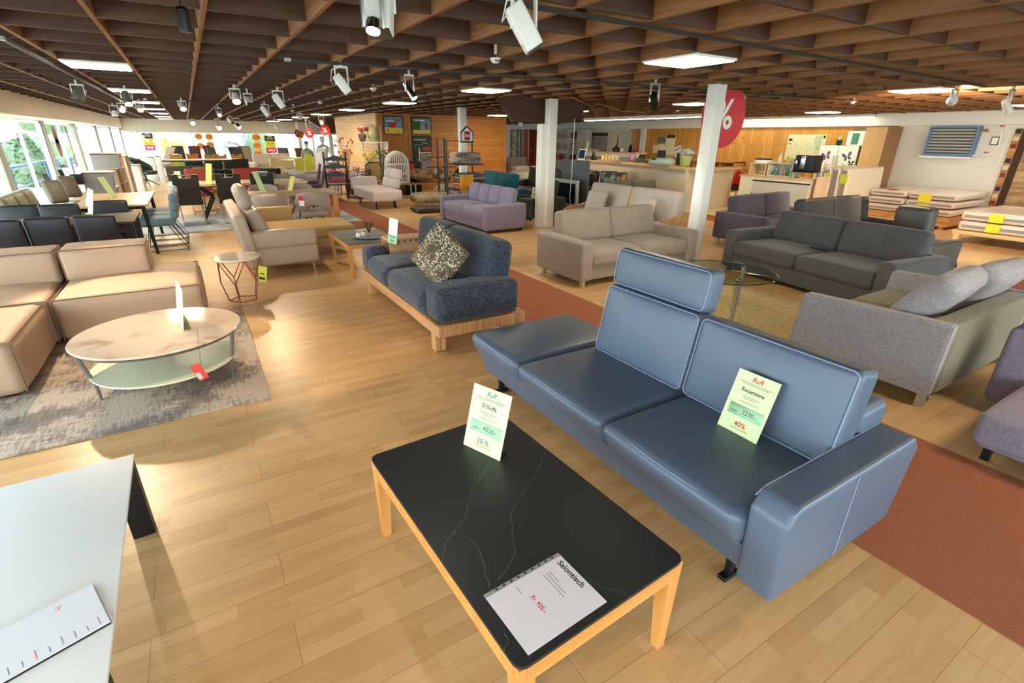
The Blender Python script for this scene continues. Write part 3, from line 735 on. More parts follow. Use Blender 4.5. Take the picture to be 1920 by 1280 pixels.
# ================================================================== upholstered seats
m_wleg = M('pale leg wood', (206, 178, 140), .5)
m_dleg = M('dark leg wood', (60, 40, 28), .5)
def sofa(label, loc, rz, W, D, mat, sh=.44, ah=.58, aw=.18, bh=.82, bz=.08, n=2, bt=.2, legm=None, arms=(1, 1), ar=.045, st=.19, tilt=12, group=None, nb=None, cat='sofa', matb=None, full_back=True, nm='sofa', puff=.025, legs=True, legw=.05):
    t = thing(nm, label, cat, loc, rz, group); hw, hd = W/2, D/2; matb = matb or mat
    xl = -hw+(aw if arms[0] else 0); xr = hw-(aw if arms[1] else 0)
    b = B(); b.box(xl, -hd+.05, bz, xr, hd-.02, sh-st+.01, .015); part('base', b, mat, t)
    cw = (xr-xl)/n
    for i in range(n):
        b = B(); b.cush((xl+cw*(i+.5), -.10, sh-st/2), (cw-.006, D-.22, st), .05, (.004, .012, puff), 7, seg=3); part('seat_cushion', b, mat, t, SM)
    if full_back:
        b = B(); b.cush((0, hd-.07, (bz+ah)/2), (W-.02, .14, ah-bz), .03, n=2); part('back_frame', b, mat, t, SM)
    nb = nb or n; cw = (xr-xl)/nb
    for i in range(nb):
        b = B(); b.cush((0, 0, 0), (cw-.006, bt, bh-sh+.03), .055, (.0, puff, .008), 7, seg=3)
        b.bm.transform(TR((xl+cw*(i+.5), hd-.09-bt/2-.02, (bh+sh)/2-.005), 0, R(-tilt))); part('back_cushion', b, matb, t, SM)
    for s, on in zip((-1, 1), arms):
        if on:
            b = B(); b.cush((s*(hw-aw/2), 0, (bz+ah)/2), (aw, D, ah-bz), ar, (0, 0, .004), 3, seg=3); part('armrest', b, mat, t, SM)
    if legs:
        for sx in (-1, 1):
            for sy in (-1, 1):
                b = B(); b.box(sx*(hw-.10)-legw/2, sy*(hd-.08)-legw/2, 0, sx*(hw-.10)+legw/2, sy*(hd-.08)+legw/2, bz+.01); part('leg', b, legm or m_wleg, t)
    return t
def cushion(label, loc, rot, w, h, th, mat, group=None, piping=None):
    b = B(TR(loc, 0) @ Euler(rot).to_matrix().to_4x4())
    b.cush((0, 0, 0), (w, th*.35, h), th*.17, (0, th*.36, 0), 9, wr=.004)
    o = tag(part('cushion', b, mat, None, SM), label, 'cushion', group)
    if piping:
        b = B(TR(loc, 0) @ Euler(rot).to_matrix().to_4x4()); b.tube(rrect(w, h, th*.2, TR((0, 0, 0), 0, R(90))), .006, 5, True); part('piping', b, piping, o)
    return o
m_greige = M('greige weave', (168, 152, 136), .9, kind='fabric', col2=(152, 136, 120), bump=.35)
m_lilac = M('lilac weave', (146, 136, 162), .9, kind='fabric', col2=(134, 124, 152), bump=.3)
m_dgrey = M('charcoal velour', (94, 92, 94), .8, kind='fabric', col2=(76, 74, 78), bump=.2)
m_teal = M('teal velour', (18, 112, 128), .85, kind='fabric', col2=(12, 92, 108), bump=.2)
m_brownl = M('dark brown leather', (58, 44, 40), .4, kind='leather')
m_dgreen = M('dark green velour', (52, 66, 42), .85, kind='fabric')
m_cream = M('cream linen', (198, 190, 178), .9, kind='fabric', col2=(186, 176, 164))
m_peach = M('peach piping', (226, 174, 132), .6)
m_olive = M('olive grey weave', (104, 100, 78), .9, kind='fabric')
m_blueg = M('blue taupe weave', (108, 98, 110), .9, kind='fabric', col2=(92, 86, 104))
m_taupel = M('taupe leather', (104, 98, 92), .42, kind='leather')
m_blackl = M('black leather', (34, 32, 36), .42, kind='leather', bump=.1)
m_grey = M('heather grey weave', (176, 168, 168), .9, kind='heather', col2=(140, 134, 138), bump=.3)
m_greyol = M('olive grey seat weave', (142, 132, 108), .9, kind='heather', col2=(118, 108, 88), bump=.3)
m_mauve = M('mauve grey weave', (148, 136, 152), .9, kind='heather', col2=(122, 112, 130), bump=.3)
m_pinkw = M('rose white fabric', (224, 208, 204), .85, kind='fabric', col2=(212, 194, 190), bump=.15)

sofa('greige fabric two-seater with rounded arms in front of the column, behind the brown carpet', (4.90, 5.13, 0), 0, 2.12, 1.0, m_greige, ah=.57, aw=.2, bh=.84, bt=.22)
sofa('charcoal velour two-seater with wide arms behind the glass table', (6.64, 3.26, 0), R(-98), 2.28, 1.02, m_dgrey, ah=.58, aw=.17, bh=.82, bz=.06, bt=.17, legm=m_dleg)
t = sofa('lilac fabric two-seater with four back cushions, left of the casing column', (5.06, 9.55, 0), R(-89), 2.12, .95, m_lilac, ah=.54, aw=.17, bh=.80, bz=.06, nb=4, bt=.17, legm=m_dleg)
sofa('teal velour two-seater with a lime price card, behind the lilac sofa', (6.42, 11.55, 0), R(-92), 2.0, .95, m_teal, ah=.6, bh=.92, legm=m_dleg)
sign('lime price card leaning on the back of the teal sofa', G(931, 353, .50), G(944, 354, .50), .24, 16)
sofa('dark brown leather sofa just right of the teal sofa', (8.15, 12.0, 0), R(-92), 1.9, .95, m_brownl, bh=.98, ah=.62)
sofa('dark green velour armchair with a lime price card beside the casing column', (6.72, 9.75, 0), R(-92), .9, .9, m_dgreen, n=1, sh=.46, ah=.5, bh=.86, nm='armchair', cat='armchair')
sign('lime price card on the dark green armchair next to the column', G(996, 371, .49), G(1005, 372, .49), .24, 12)
# cream sofa with plywood ends
t = sofa('cream linen sofa with plywood sides and peach piping, behind the greige sofa', (6.62, 6.95, 0), R(-90), 2.3, .95, m_cream, sh=.42, arms=(0, 0), bh=.92, bt=.2, ah=.5, tilt=16, legs=False)
for s in (-1, 1):
    b = B(); b.prism([(-.44, 0), (.46, 0), (.46, .62), (.30, .60), (.0, .52), (-.3, .50), (-.44, .44)], s*1.15-.02, s*1.15+.02, 'x'); part('side_panel', b, M('plywood', (222, 176, 120), .5, kind='wood', axis='X'), t)
for i, x in enumerate((-.56, .56)):
    b = B(); b.tube(rrect(1.08, .48, .05, TR((x, .17, .68), 0, R(90-16))), .010, 5, True); part('piping', b, m_peach, t)
cushion('small cream throw cushion with peach edge, left one on the cream sofa', (6.52, 7.55, .62), (R(-18), 0, R(-80)), .46, .40, .16, m_cream, None, m_peach)
cushion('small cream throw cushion with peach edge, right one on the cream sofa', (6.50, 6.25, .62), (R(-18), 0, R(-100)), .46, .40, .16, m_cream, None, m_peach)
sofa('olive-grey fabric sofa in front of the counter, behind the cream sofa', (8.75, 8.75, 0), R(-4), 1.9, .9, m_olive, bh=.82, ah=.52, bt=.22)
for i, (x, y, l) in enumerate(((8.42, 10.5, 'black leather armchair right of the television panel'), (9.25, 11.3, 'black leather armchair farther back, behind the television panel'))):
    sofa(l, (x, y, 0), R(-80), .95, .9, m_blackl, n=1, ah=.62, bh=.92, nm='armchair', cat='armchair')
t = sofa('blue taupe fabric sofa with blue lit back cushion, right of the square column', (8.90, 5.42, 0), R(2), 2.0, .98, m_blueg, ah=.56, bh=.83, bt=.24, bz=.10, aw=.16)
sofa('dark taupe leather two-seater behind the charcoal sofa', (8.75, 4.15, 0), R(-2), 1.62, .86, M('dark taupe leather', (78, 72, 70), .42, kind='leather'), ah=.5, bh=.90, bt=.2, arms=(0, 0))
sofa('low black leather lounge chair right of the taupe two-seater', (10.2, 4.45, 0), R(-12), .85, .85, m_blackl, n=1, ah=.45, bh=.80, sh=.36, nm='lounge_chair', cat='armchair')
t = sofa('grey leather recliner chair with tall headrest behind the charcoal sofa', (8.15, 2.85, 0), R(84), .72, .80, m_taupel, n=1, ah=.56, bh=.97, aw=.14, tilt=8, nm='recliner', cat='armchair')
for i in (0, 1):
    b = B(); b.cush((0, 0, 0), (.50, .045, .46), .02, (0, .006, 0), 4); b.bm.transform(TR((.05, -.58-.11*i, .30), 0, R(-35))); part('footrest_flap', b, m_brownl if i else m_taupel, t, SM)

# ------------------------------------------------------------------ grey sofa bed and mauve corner sofa on the right
t = thing('sofa_bed', 'heather grey sofa bed with flat sides and leaning cushions, right of the patterned rug', 'sofa bed', (4.86, 1.58, 0))
b = LB(t); b.prism([(1.08, .10), (2.10, .12), (2.06, .60), (1.07, .63)], 4.06, 4.16, 'x'); bmesh.ops.bevel(b.bm, geom=list(b.bm.edges), offset=.012, segments=2, affect='EDGES'); part('side_panel', b, m_grey, t)
b = LB(t); b.prism([(1.08, .10), (2.10, .12), (2.06, .60), (1.07, .63)], 5.56, 5.66, 'x'); bmesh.ops.bevel(b.bm, geom=list(b.bm.edges), offset=.012, segments=2, affect='EDGES'); part('side_panel', b, m_grey, t)
b = LB(t); b.cush((4.86, 1.14, .365), (1.40, .15, .52), .02, n=3); part('back_panel', b, m_greyol, t, SM)
b = LB(t); b.box(4.16, 1.2, .12, 5.56, 2.04, .28, .015); part('base', b, m_grey, t)
for i in (0, 1):
    b = LB(t); b.cush((4.51+.70*i, 1.66, .35), (.695, .80, .18), .05, (.004, .01, .03), 7, seg=3); part('seat_cushion', b, m_greyol, t, SM)
for i in (0, 1):
    b = B(); b.cush((0, 0, 0), (.66, .17, .52), .07, (0, .035, .01), 8, seg=3, wr=.006)
    b.bm.transform(Matrix.Translation(-Vector(t.location)) @ TR((4.53+.68*i, 1.36-.04*i, .68), R(4-7*i), R(38))); part('back_cushion', b, m_grey, t, SM)
for x, y in ((4.12, 1.12), (4.14, 2.04), (5.58, 1.12), (5.58, 2.04)):
    b = LB(t); b.box(x-.025, y-.025, 0, x+.025, y+.025, .12); part('leg', b, m_alum, t)
b = LB(t); b.tube([(4.20, 1.13, .035), (4.24, 1.13, .035)], .035, 12); part('castor', b, m_alum, t)
t = thing('sofa', 'mauve grey corner sofa with chaise, cut off by the right edge', 'sofa', (4.3, .0, 0))
b = LB(t); b.cush((4.0, -.15, .215), (.80, 1.70, .20), .04, (.004, .01, .01), 6, seg=3); part('chaise_cushion', b, m_mauve, t, SM)
b = LB(t); b.cush((4.02, -.15, .15), (.76, 1.64, .12), .02, n=2); part('chaise_base', b, m_mauve, t, SM)
b = LB(t); b.cush((4.65, -.05, .36), (.52, 1.86, .54), .04, (.006, .006, .01), 5, seg=3); part('backrest', b, m_mauve, t, SM)
b = LB(t); b.cush((4.62, .50, .72), (.46, .70, .17), .08, (.01, .01, .03), 7, seg=3, wr=.008); part('back_cushion', b, m_mauve, t, SM)
for x, y in ((3.70, .62), (3.70, -.9), (4.8, .75), (4.8, -.9)):
    b = LB(t); b.box(x-.02, y-.02, 0, x+.02, y+.02, .11); part('leg', b, m_black, t)

# ------------------------------------------------------------------ denim sofa on a timber base
m_denim = M('denim chenille', (70, 75, 92), .9, kind='heather', col2=(28, 31, 42), bump=.8, sc=.6)
m_knot = M('knotty timber', (214, 160, 110), .5, kind='wood', col2=(176, 118, 76), axis='Z', sc=1.4)
m_knoty = M('knotty timber rail', (214, 160, 110), .5, kind='wood', col2=(182, 124, 80), axis='Y', sc=1.2)
t = thing('sofa', 'dark denim-blue sofa on a raw timber base with a leopard cushion', 'sofa', (1.95, 4.75, 0))
for y in (3.60, 5.84): b = LB(t); b.box(1.50, y, .165, 2.36, y+.06, .265, .004); part('end_board', b, m_knot, t)
b = LB(t); b.box(1.50, 3.66, .165, 1.545, 5.84, .265, .004); b.box(2.31, 3.66, .165, 2.36, 5.84, .265, .004); part('side_rail', b, m_knoty, t)
b = LB(t); b.box(1.54, 3.66, .18, 2.31, 5.84, .25); part('platform', b, m_knoty, t)
for x, y in ((1.56, 3.76), (2.30, 3.80), (1.56, 5.70), (2.30, 5.72)):
    b = LB(t); b.box(x-.05, y-.05, 0, x-.002, y+.05, .166, .003); b.box(x+.002, y-.05, 0, x+.05, y+.05, .166, .003); part('leg', b, m_knot, t)
def dc(c, d, nm, r=.09, pf=(.01, .01, .02), rot=None, wr=.006):
    b = B(); b.cush((0, 0, 0), d, r, pf, 9, seg=3, wr=wr); b.bm.transform(Matrix.Translation(-Vector(t.location)) @ TR(c, *(rot or (0, 0, 0)))); part(nm, b, m_denim, t, SM)
dc((1.91, 3.765, .42), (.80, .30, .31), 'armrest', .065, (.004, .006, .012)); dc((1.64, 5.74, .41), (.26, .27, .29), 'armrest', .065, (.004, .006, .012))
dc((1.79, 4.40, .375), (.62, .98, .22), 'seat_cushion', .08, (.015, .01, .025)); dc((1.79, 5.235, .375), (.62, .68, .22), 'seat_cushion', .08, (.015, .01, .025))
dc((2.20, 4.26, .64), (.22, 1.0, .50), 'back_cushion', .065, (.02, .0, .012), (0, 0, R(8))); dc((2.20, 5.15, .64), (.22, .78, .50), 'back_cushion', .065, (.02, .0, .012), (0, 0, R(8)))
b = LB(t)
for y in (4.1, 5.3): b.box(2.37, y-.09, .20, 2.40, y+.09, .56, .004)
part('back_bracket', b, m_knot, t)
o = cushion('leopard print cushion leaning on the denim sofa', (1.80, 4.22, .72), (R(-22), R(32), R(-72)), .48, .46, .18, M('leopard print', (236, 222, 200), .85, kind='leopard'))
t = thing('tray_box', 'dovetailed timber box table beside the far arm of the denim sofa', 'tray', (2.00, 5.73, 0), R(0))
m_beechb = M('beech box', (222, 172, 128), .5, kind='wood', col2=(198, 142, 100), axis='X')
b = B(); b.box(-.23, -.15, .615, .23, .15, .64, .003); part('box_top', b, m_beechb, t)
b = B(); b.box(-.23, -.15, .252, .23, -.13, .615)
for k in range(6): b.use(1).box(-.20+k*.07, -.152, .60, -.175+k*.07, -.149, .625)
part('box_side', b, [m_beechb, M('dovetail dark', (120, 76, 50), .5)], t)
b = B(); b.box(-.23, .13, .252, .23, .15, .615); part('box_side', b, m_beechb, t)
b = B(); b.box(.20, -.13, .252, .23, .13, .615); part('box_end', b, m_beechb, t)
sign('tall white and lime card standing on the timber box of the denim sofa', G(727, 454, .642), G(743, 459, .642), .27, 10, mat=m_signw, lines=None)

# ------------------------------------------------------------------ taupe leather sofa with headrest
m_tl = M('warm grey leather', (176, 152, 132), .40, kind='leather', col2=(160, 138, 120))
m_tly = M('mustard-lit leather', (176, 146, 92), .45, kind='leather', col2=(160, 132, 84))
t = thing('sofa', 'warm grey leather sofa with thick headrest and chaise, behind the copper side table', 'sofa', (.9, 8.1, 0))
def lc(c, d, nm, r=.04, pf=(0, 0, .01), rot=None, m=m_tl):
    b = B(); b.cush((0, 0, 0), d, r, pf, 6, seg=3); b.bm.transform(Matrix.Translation(-Vector(t.location)) @ TR(c, *(rot or (0, 0, 0)))); return part(nm, b, m, t, SM)
lc((.84, 7.19, .48), (.84, .17, .22), 'armrest'); lc((.84, 7.19, .26), (.84, .17, .24), 'armrest_lower')
lc((.42, 8.05, .48), (.15, 1.95, .68), 'back_frame', .04, (0, 0, 0), (0, 0, R(-10)))
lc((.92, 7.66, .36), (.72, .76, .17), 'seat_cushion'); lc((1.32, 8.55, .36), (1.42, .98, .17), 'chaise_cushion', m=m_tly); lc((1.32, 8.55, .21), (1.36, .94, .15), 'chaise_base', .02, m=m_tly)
lc((.92, 7.66, .21), (.70, .76, .15), 'base', .02)
lc((.60, 7.66, .62), (.17, .76, .46), 'back_cushion', .05, (.03, 0, 0), (0, 0, R(-16))); lc((.62, 8.46, .58), (.16, .80, .36), 'back_cushion', .05, (.02, 0, 0), (0, 0, R(-14)))
p = aY(448, 368, 7.66); lc((.48, 7.66, p.z), (.16, .50, .30), 'headrest', .075, (.01, 0, .01), (0, 0, R(-12)))
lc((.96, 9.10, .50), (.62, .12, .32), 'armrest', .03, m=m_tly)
for x, y in ((1.19, 7.14), (.45, 7.2), (.45, 9.0), (1.95, 8.2), (1.95, 8.95)):
    b = LB(t); b.tube([(x, y, 0), (x-.02, y, .14)], .016, 8); part('leg', b, m_chrome, t)

# ------------------------------------------------------------------ small tables in the middle
m_slate = M('slate top', (92, 92, 90), .45)
t = thing('coffee_table', 'low oak table with slate grey top between leather and denim sofas', 'coffee table', (1.86, 7.05, 0), R(0))
b = B(); b.box(-.345, -.56, .435, .345, .56, .45, .003); part('tabletop', b, m_slate, t)
b = B(); b.box(-.35, -.565, .39, .35, -.54, .437); b.box(-.35, .54, .39, .35, .565, .437); b.box(-.35, -.54, .39, -.325, .54, .437); b.box(.325, -.54, .39, .35, .54, .437); part('apron', b, m_oaky, t)
for sx in (-1, 1):
    for sy in (-1, 1):
        b = B(); b.leg((sx*.30, sy*.48, 0), (sx*.325, sy*.53, .40), .035, .05); part('leg', b, m_oak, t)
t = thing('tray', 'silvery leaf-shaped tray on the slate table', 'tray', G(685, 447, .452), R(-35))
b = B(); b.lathe((0, 0, 0), [(.05, 0), (.12, .004), (.155, .018), (.15, .02), (.11, .009), (0, .006)], 28, 1.35, .55); part('dish', b, M('pewter', (178, 176, 172), .35, .6), t)
for i, (x, y, l) in enumerate(((672, 440, 'left white and steel shaker on the tray'), (681, 438, 'right white and steel shaker on the tray'))):
    t = thing('shaker', l, 'shaker', G(x, y+4, .462), 0, 'shakers on the slate table tray')
    b = B(); b.lathe((0, 0, 0), [(.018, 0), (.032, .012), (.03, .04), (.018, .055)], 14); part('body', b, m_signw, t, 60); b = B(); b.lathe((0, 0, .054), [(.018, 0), (.024, .012), (.02, .028), (0, .034)], 14); part('cap', b, m_chrome, t, 60)
t = thing('dried_ornament', 'dark dried twig ornament on the slate table tray', 'ornament', G(692, 436, .46))
for k in range(7):
    a = k*.9; b = B(); b.tube([(0, 0, 0), (.03*math.cos(a), .03*math.sin(a), .06), (.05*math.cos(a+.6), .05*math.sin(a+.6), .11+.01*(k % 3))], [.008, .006, .004], 5); b.ball((.05*math.cos(a+.6), .05*math.sin(a+.6), .12+.01*(k % 3)), .016, 8); part('twig', b, M('dried brown', (88, 60, 44), .8), t, 60)
c = G(685, 430, .4525); b = B(TR(c, R(20))); b.box(-.15, -.06, 0, .15, .06, .002); tag(part('paper', b, M('cream paper', (214, 204, 180), .6)), 'cream paper strip lying at the back of the slate table', 'paper')
# glass table on patterned rug
b = B(); b.box(3.72, 2.24, .001, 5.76, 4.15, .012, .003); tag(part('rug', b, M('leaf rug', (206, 178, 124), .95, kind='leafrug', bump=.4)), 'beige rug with small leaf pattern under the round glass table', 'rug')
c = G(1356, 508, .45); rr = (G(1442, 506, .45)-c).length
t = thing('coffee_table', 'round glass table on steel legs between the blue and charcoal sofas', 'coffee table', (c.x, c.y, .012))
b = B(); b.lathe((0, 0, .426), [(rr-.004, 0), (rr, .004), (rr, .009), (rr-.004, .012), (0, .012)], 56); part('glass_top', b, M('green tint glass', (236, 244, 238), kind='glass', fac=.13), t, 40)
b = B(); b.tube([(rr*math.cos(2*PI*k/56), rr*math.sin(2*PI*k/56), .432) for k in range(56)], .0055, 6, True); part('glass_edge', b, M('dark green glass edge', (30, 70, 58), .15), t)
p = G(1385, 572)-c
for k in range(3):
    a = math.atan2(p.y, p.x)+k*2*PI/3; q = min(.36, Vector((p.x, p.y)).length)
    b = B(); b.tube([(q*math.cos(a), q*math.sin(a), 0), (q*math.cos(a), q*math.sin(a), .424)], .022, 12); o = part('leg', b, m_alum, t)
    b = B(); b.lathe((q*math.cos(a), q*math.sin(a), .438), [(.03, 0), (.03, .010), (.02, .014), (0, .014)], 14); part('glass_fixing', b, m_chrome, o)
c = G(1535, 467, .47); b = B(TR(c, R(-98))); b.box(-.11, -.03, 0, .11, .03, .012, .003); tag(part('remote_control', b, m_black), 'thin dark handset lying on the charcoal sofa seat', 'remote control')

# ------------------------------------------------------------------ rose white recamiere
t = thing('recamiere', 'rose white recamiere with tufted backrest in front of the white cage', 'sofa', (4.25, 13.85, 0), 0)
def pc(c, d, nm, r=.05, pf=(0, 0, .01), rot=None):
    b = B(); b.cush((0, 0, 0), d, r, pf, 6, seg=3); b.bm.transform(Matrix.Translation(-Vector(t.location)) @ TR(c, *(rot or (0, 0, 0)))); return part(nm, b, m_pinkw, t, SM)
pc((4.12, 13.28, .33), (.78, .98, .26), 'seat_cushion'); pc((4.12, 14.22, .33), (.78, .86, .26), 'seat_cushion'); pc((4.10, 14.78, .50), (.76, .22, .36), 'armrest', .1)
for y in (13.62, 14.12):
    for z in (.56, .80): pc((4.58-.0+(z-.56)*.3, y, z), (.18, .49, .27), 'back_pad', .05, (.03, 0, 0), (0, 0, R(14)))
for x, y in ((3.86, 13.0), (4.36, 12.98), (3.86, 14.5), (4.40, 14.4), (4.4, 13.2)):
    b = LB(t); b.tube([(x, y, 0), (x, y, .22)], .02, 6); part('leg', b, m_black, t)
# brown carpet lane
b = B(); b.box(2.31, -3.9, .0005, 3.62, 17.2, .004); tag(part('carpet_runner', b, M('rust carpet', (172, 102, 68), .95, kind='carpet', col2=(138, 76, 48), bump=.5)), 'long rust-brown carpet lane running through the shop beside the blue sofa', 'carpet')
b = B(); b.box(8.7, .2, .0005, 10.2, 2.3, .004); tag(part('carpet_runner', b, M('rust carpet')), 'rust-brown carpet piece on the floor in front of the mattress bed frame', 'carpet')
# ================================================================== chairs and tables
m_navyl = M('blue black leather', (34, 36, 44), .42, kind='leather', bump=.1)
m_brn = M('espresso leather', (46, 38, 36), .42, kind='leather', bump=.1)
m_bluec = M('petrol blue velour', (112, 142, 152), .8, kind='fabric', col2=(96, 124, 136))
m_walnut = M('dark walnut', (70, 46, 32), .6, kind='wood', col2=(58, 38, 26), axis='X')
m_oakt = M('light oak top', (206, 164, 120), .4, kind='wood', col2=(184, 140, 98), axis='X')
m_pale = M('pale maple top', (224, 200, 168), .4, kind='wood', col2=(208, 180, 146), axis='X')
m_shell = M('greige boucle', (182, 168, 156), .9, kind='fabric', col2=(160, 146, 134), bump=.5)
def legs4(t, w, d, z, m, r=.016, splay=.02):
    for sx in (-1, 1):
        for sy in (-1, 1):
            b = B(); b.tube([(sx*(w+splay), sy*(d+splay), 0), (sx*w, sy*d, z)], [r*.75, r], 6); part('leg', b, m, t)
def chair(label, loc, rz, mat, h=.90, w=.43, legm=None, notch=False, group=None, sled=False, tilt=9, seat_m=None, rnd_=.03, nm='dining_chair', cat='chair', bar=None):
    t = thing(nm, label, cat, loc, rz, group); legm = legm or m_black
    b = B(); b.cush((0, -.02, .445), (w, .44, .09), .03, (0, 0, .008), 4); part('seat', b, seat_m or mat, t, SM)
    bh = h-.45; T = TR((0, .21, .45), 0, R(-tilt))
    b = B(T)
    if notch:
        a = w/2; q = [(-a*.93, 0), (a*.93, 0), (a, bh), (a*.52, bh), (a*.42, bh-.07), (-a*.42, bh-.07), (-a*.52, bh), (-a, bh)]
        b.prism(q, -.025, .025, 'y'); o = part('backrest', b, mat, t)
        b = B(T); b.tube([(-a*.5, 0, bh-.02), (0, 0, bh-.012), (a*.5, 0, bh-.02)], .011, 6); part('handle', b, bar or m_chrome, o)
    else:
        b.cush((0, 0, bh/2), (w, .06, bh), rnd_, (0, .01, .004), 4); part('backrest', b, mat, t, SM)
    if sled:
        for s in (-1, 1):
            x = s*(w/2-.03); b = B(); b.tube([(x, .18, .42), (x, -.19, .41), (x, -.22, .36), (x, -.22, .04), (x, -.19, .012), (x, .24, .012)], .012, 6); part('sled_runner', b, legm, t)
        b = B(); b.tube([(-w/2+.03, .24, .012), (w/2-.03, .24, .012)], .012, 6); part('floor_bar', b, legm, t)
    else: legs4(t, w/2-.04, .17, .42, legm)
    return t
def table(label, loc, rz, w, d, h=.75, top=None, legm=None, lw=.06, th=.03, splay=0., leg='rect', group=None):
    t = thing('dining_table', label, 'table', loc, rz, group); top = top or m_oakt; legm = legm or m_black
    b = B(); b.box(-w/2, -d/2, h-th, w/2, d/2, h, .004); part('tabletop', b, top, t)
    b = B(); b.box(-w/2+.1, -d/2+.08, h-th-.05, w/2-.1, d/2-.08, h-th); part('apron', b, legm, t)
    for sx in (-1, 1):
        for sy in (-1, 1):
            b = B(); b.leg((sx*(w/2-.07+splay), sy*(d/2-.07+splay), 0), (sx*(w/2-.07), sy*(d/2-.07), h-th), lw*.75, lw); part('leg', b, legm, t)
    return t
def arc_shell(b, r, th, a0, a1, zb, zt, n=22, sy=1., flare=.12, m=5):
    P = []
    for i in range(n+1):
        u = i/n*2-1; a = R(a0+(a1-a0)*i/n); row = []
        for s, rr in ((0, r), (1, r+th)):
            for k in range(m+1):
                v = k/m; v2 = v if s == 0 else 1-v; z = zb(u)+(zt(u)-zb(u))*v2
                q = rr+flare*(z-.45)+(.0 if 0 < v2 < 1 else (-th*.35 if s else th*.35))
                row.append(b.v((q*math.sin(a), q*math.cos(a)*sy, z)))
        P.append(row)
    L_ = len(P[0])
    for i in range(n):
        for k in range(L_): b.f([P[i][k], P[i][(k+1) % L_], P[i+1][(k+1) % L_], P[i+1][k]])
    b.f(P[0]); b.f(P[-1][::-1]); return b
def shell_chair(label, loc, rz, mat, h=.80, group=None, gap=True):
    t = thing('shell_chair', label, 'chair', loc, rz, group)
    b = B(); b.cush((0, -.02, .44), (.46, .44, .10), .045, (0, 0, .012), 5); part('seat', b, mat, t, SM)
    zb = (lambda u: .50+.10*max(0, 1-(u/.45)**2)) if gap else (lambda u: .44)
    b = B(); arc_shell(b, .215, .055, -100, 100, zb, lambda u: h-.20*abs(u)**3.2); part('backrest', b, mat, t, SM)
    for sx in (-1, 1):
        for sy in (-1, 1):
            b = B(); b.tube([(sx*.26, sy*.25, 0), (sx*.12, sy*.12, .40)], [.010, .015], 6); part('leg', b, m_black, t)
    return t

# ---- black leather group at the left, dark walnut table
table('dark walnut dining table among the black leather chairs at the left edge', (-1.75, 8.12, 0), 0, 2.04, .95, .75, m_walnut, M('dark table leg', (34, 28, 26), .5), .09)
for i, (px, py) in enumerate(((-10, 413), (83, 407), (173, 403))):
    p = G(px, py, .90); chair('blue-black leather chair behind the sand sofa, %s of the near row' % ('leftmost', 'middle', 'rightmost')[i], (p.x, p.y+.29, 0), R(180), m_navyl, .90, .385, group='black leather dining chairs')
for i, (px, py) in enumerate(((32, 384), (108, 382), (202, 375))):
    p = G(px, py, .88); chair('blue-black leather chair across the walnut table, %s of the far row' % ('leftmost', 'middle', 'rightmost')[i], (p.x, p.y-.27, 0), 0, m_navyl, .88, .42, group='black leather dining chairs')
sign('lime edge-on card standing on the walnut table between black chairs', G(165, 400, .752), G(174, 403, .752), .24, 15, lines=False)
# ---- second table and the petrol chairs
t2 = table('light oak table on slanted black legs beside the petrol blue chairs', (-1.13, 10.38, 0), 0, .90, 2.05, .75, M('light oak lengthwise', (206, 164, 120), .4, kind='wood', col2=(184, 140, 98), axis='Y'), m_black, .055, .025, .04)
def petrol(label, loc, rz):
    t = thing('dining_chair', label, 'chair', loc, rz, 'petrol blue sled chairs')
    b = B(); b.cush((0, -.04, .45), (.46, .50, .12), .05, (0, 0, .012), 5); part('seat', b, m_bluec, t, SM)
    for k in range(3):
        b = B(TR((0, .21+.012*k, .56+.125*k), 0, R(-8))); b.cush((0, 0, 0), (.46, .10, .15), .045, (0, .012, .006), 5); part('back_roll', b, m_bluec, t, SM)
    for s in (-1, 1):
        x = s*.20; b = B(); b.tube([(x*.9, .10, .40), (x*1.1, .30, .012), (x*1.1, -.24, .012), (x*.9, -.16, .40)], .009, 6); part('sled_runner', b, m_black, t)
    b = B(); b.tube([(-.22, .30, .012), (.22, .30, .012)], .009, 6); part('floor_bar', b, m_black, t)
for i, y in enumerate((9.80, 10.35, 10.9)):
    petrol('petrol blue padded chair on black sled legs, %s at the oak table' % ('nearest', 'middle one', 'farthest')[i], (-.60, y, 0), R(-90))
sign('lime card in acrylic stand in the middle of the light oak table', G(211, 373, .752), G(222, 371, .752), .36, 22, mat=m_sign, lines=False)
sign('narrow yellow-green card at the left end of the light oak table', G(160, 385, .752), G(170, 392, .752), .26, 20, lines=False)
# ---- espresso cantilever chairs and their long table on the pale rug
b = B(); b.box(-1.5, 11.25, .001, 3.0, 14.0, .012, .003); tag(part('rug', b, M('pale blue grey rug', (186, 182, 178), .95, kind='distress', col2=(132, 142, 156), sc=.7, bump=.4)), 'pale grey-blue rug under the espresso cantilever chairs', 'rug')
t = thing('dining_table', 'long maple table with bent black leg behind the espresso cantilever chairs', 'table', (.85, 13.1, .012))
b = B(); b.box(-1.35, -.48, .70, 1.35, .48, .745, .004); part('tabletop', b, m_pale, t)
for s in (-1, 1):
    b = B(); b.tube([(s*.70-.12, -.30, 0), (s*.70+.12, -.30, .45), (s*.70-.15, -.30, .70)], [.035, .045, .05], 4); part('leg', b, m_black, t)
    b = B(); b.tube([(s*.70-.12, .30, 0), (s*.70+.12, .30, .45), (s*.70-.15, .30, .70)], [.035, .045, .05], 4); part('leg', b, m_black, t)
for i, px in enumerate((345, 421, 484)):
    p = G(px, 322, 1.0); chair('espresso leather cantilever chair with grip cut-out, %s of the near row' % ('leftmost', 'middle', 'rightmost')[i], (p.x, 12.32, .012), R(180), m_brn, 1.0, .46, m_alum, True, 'espresso cantilever chairs', True, 8)
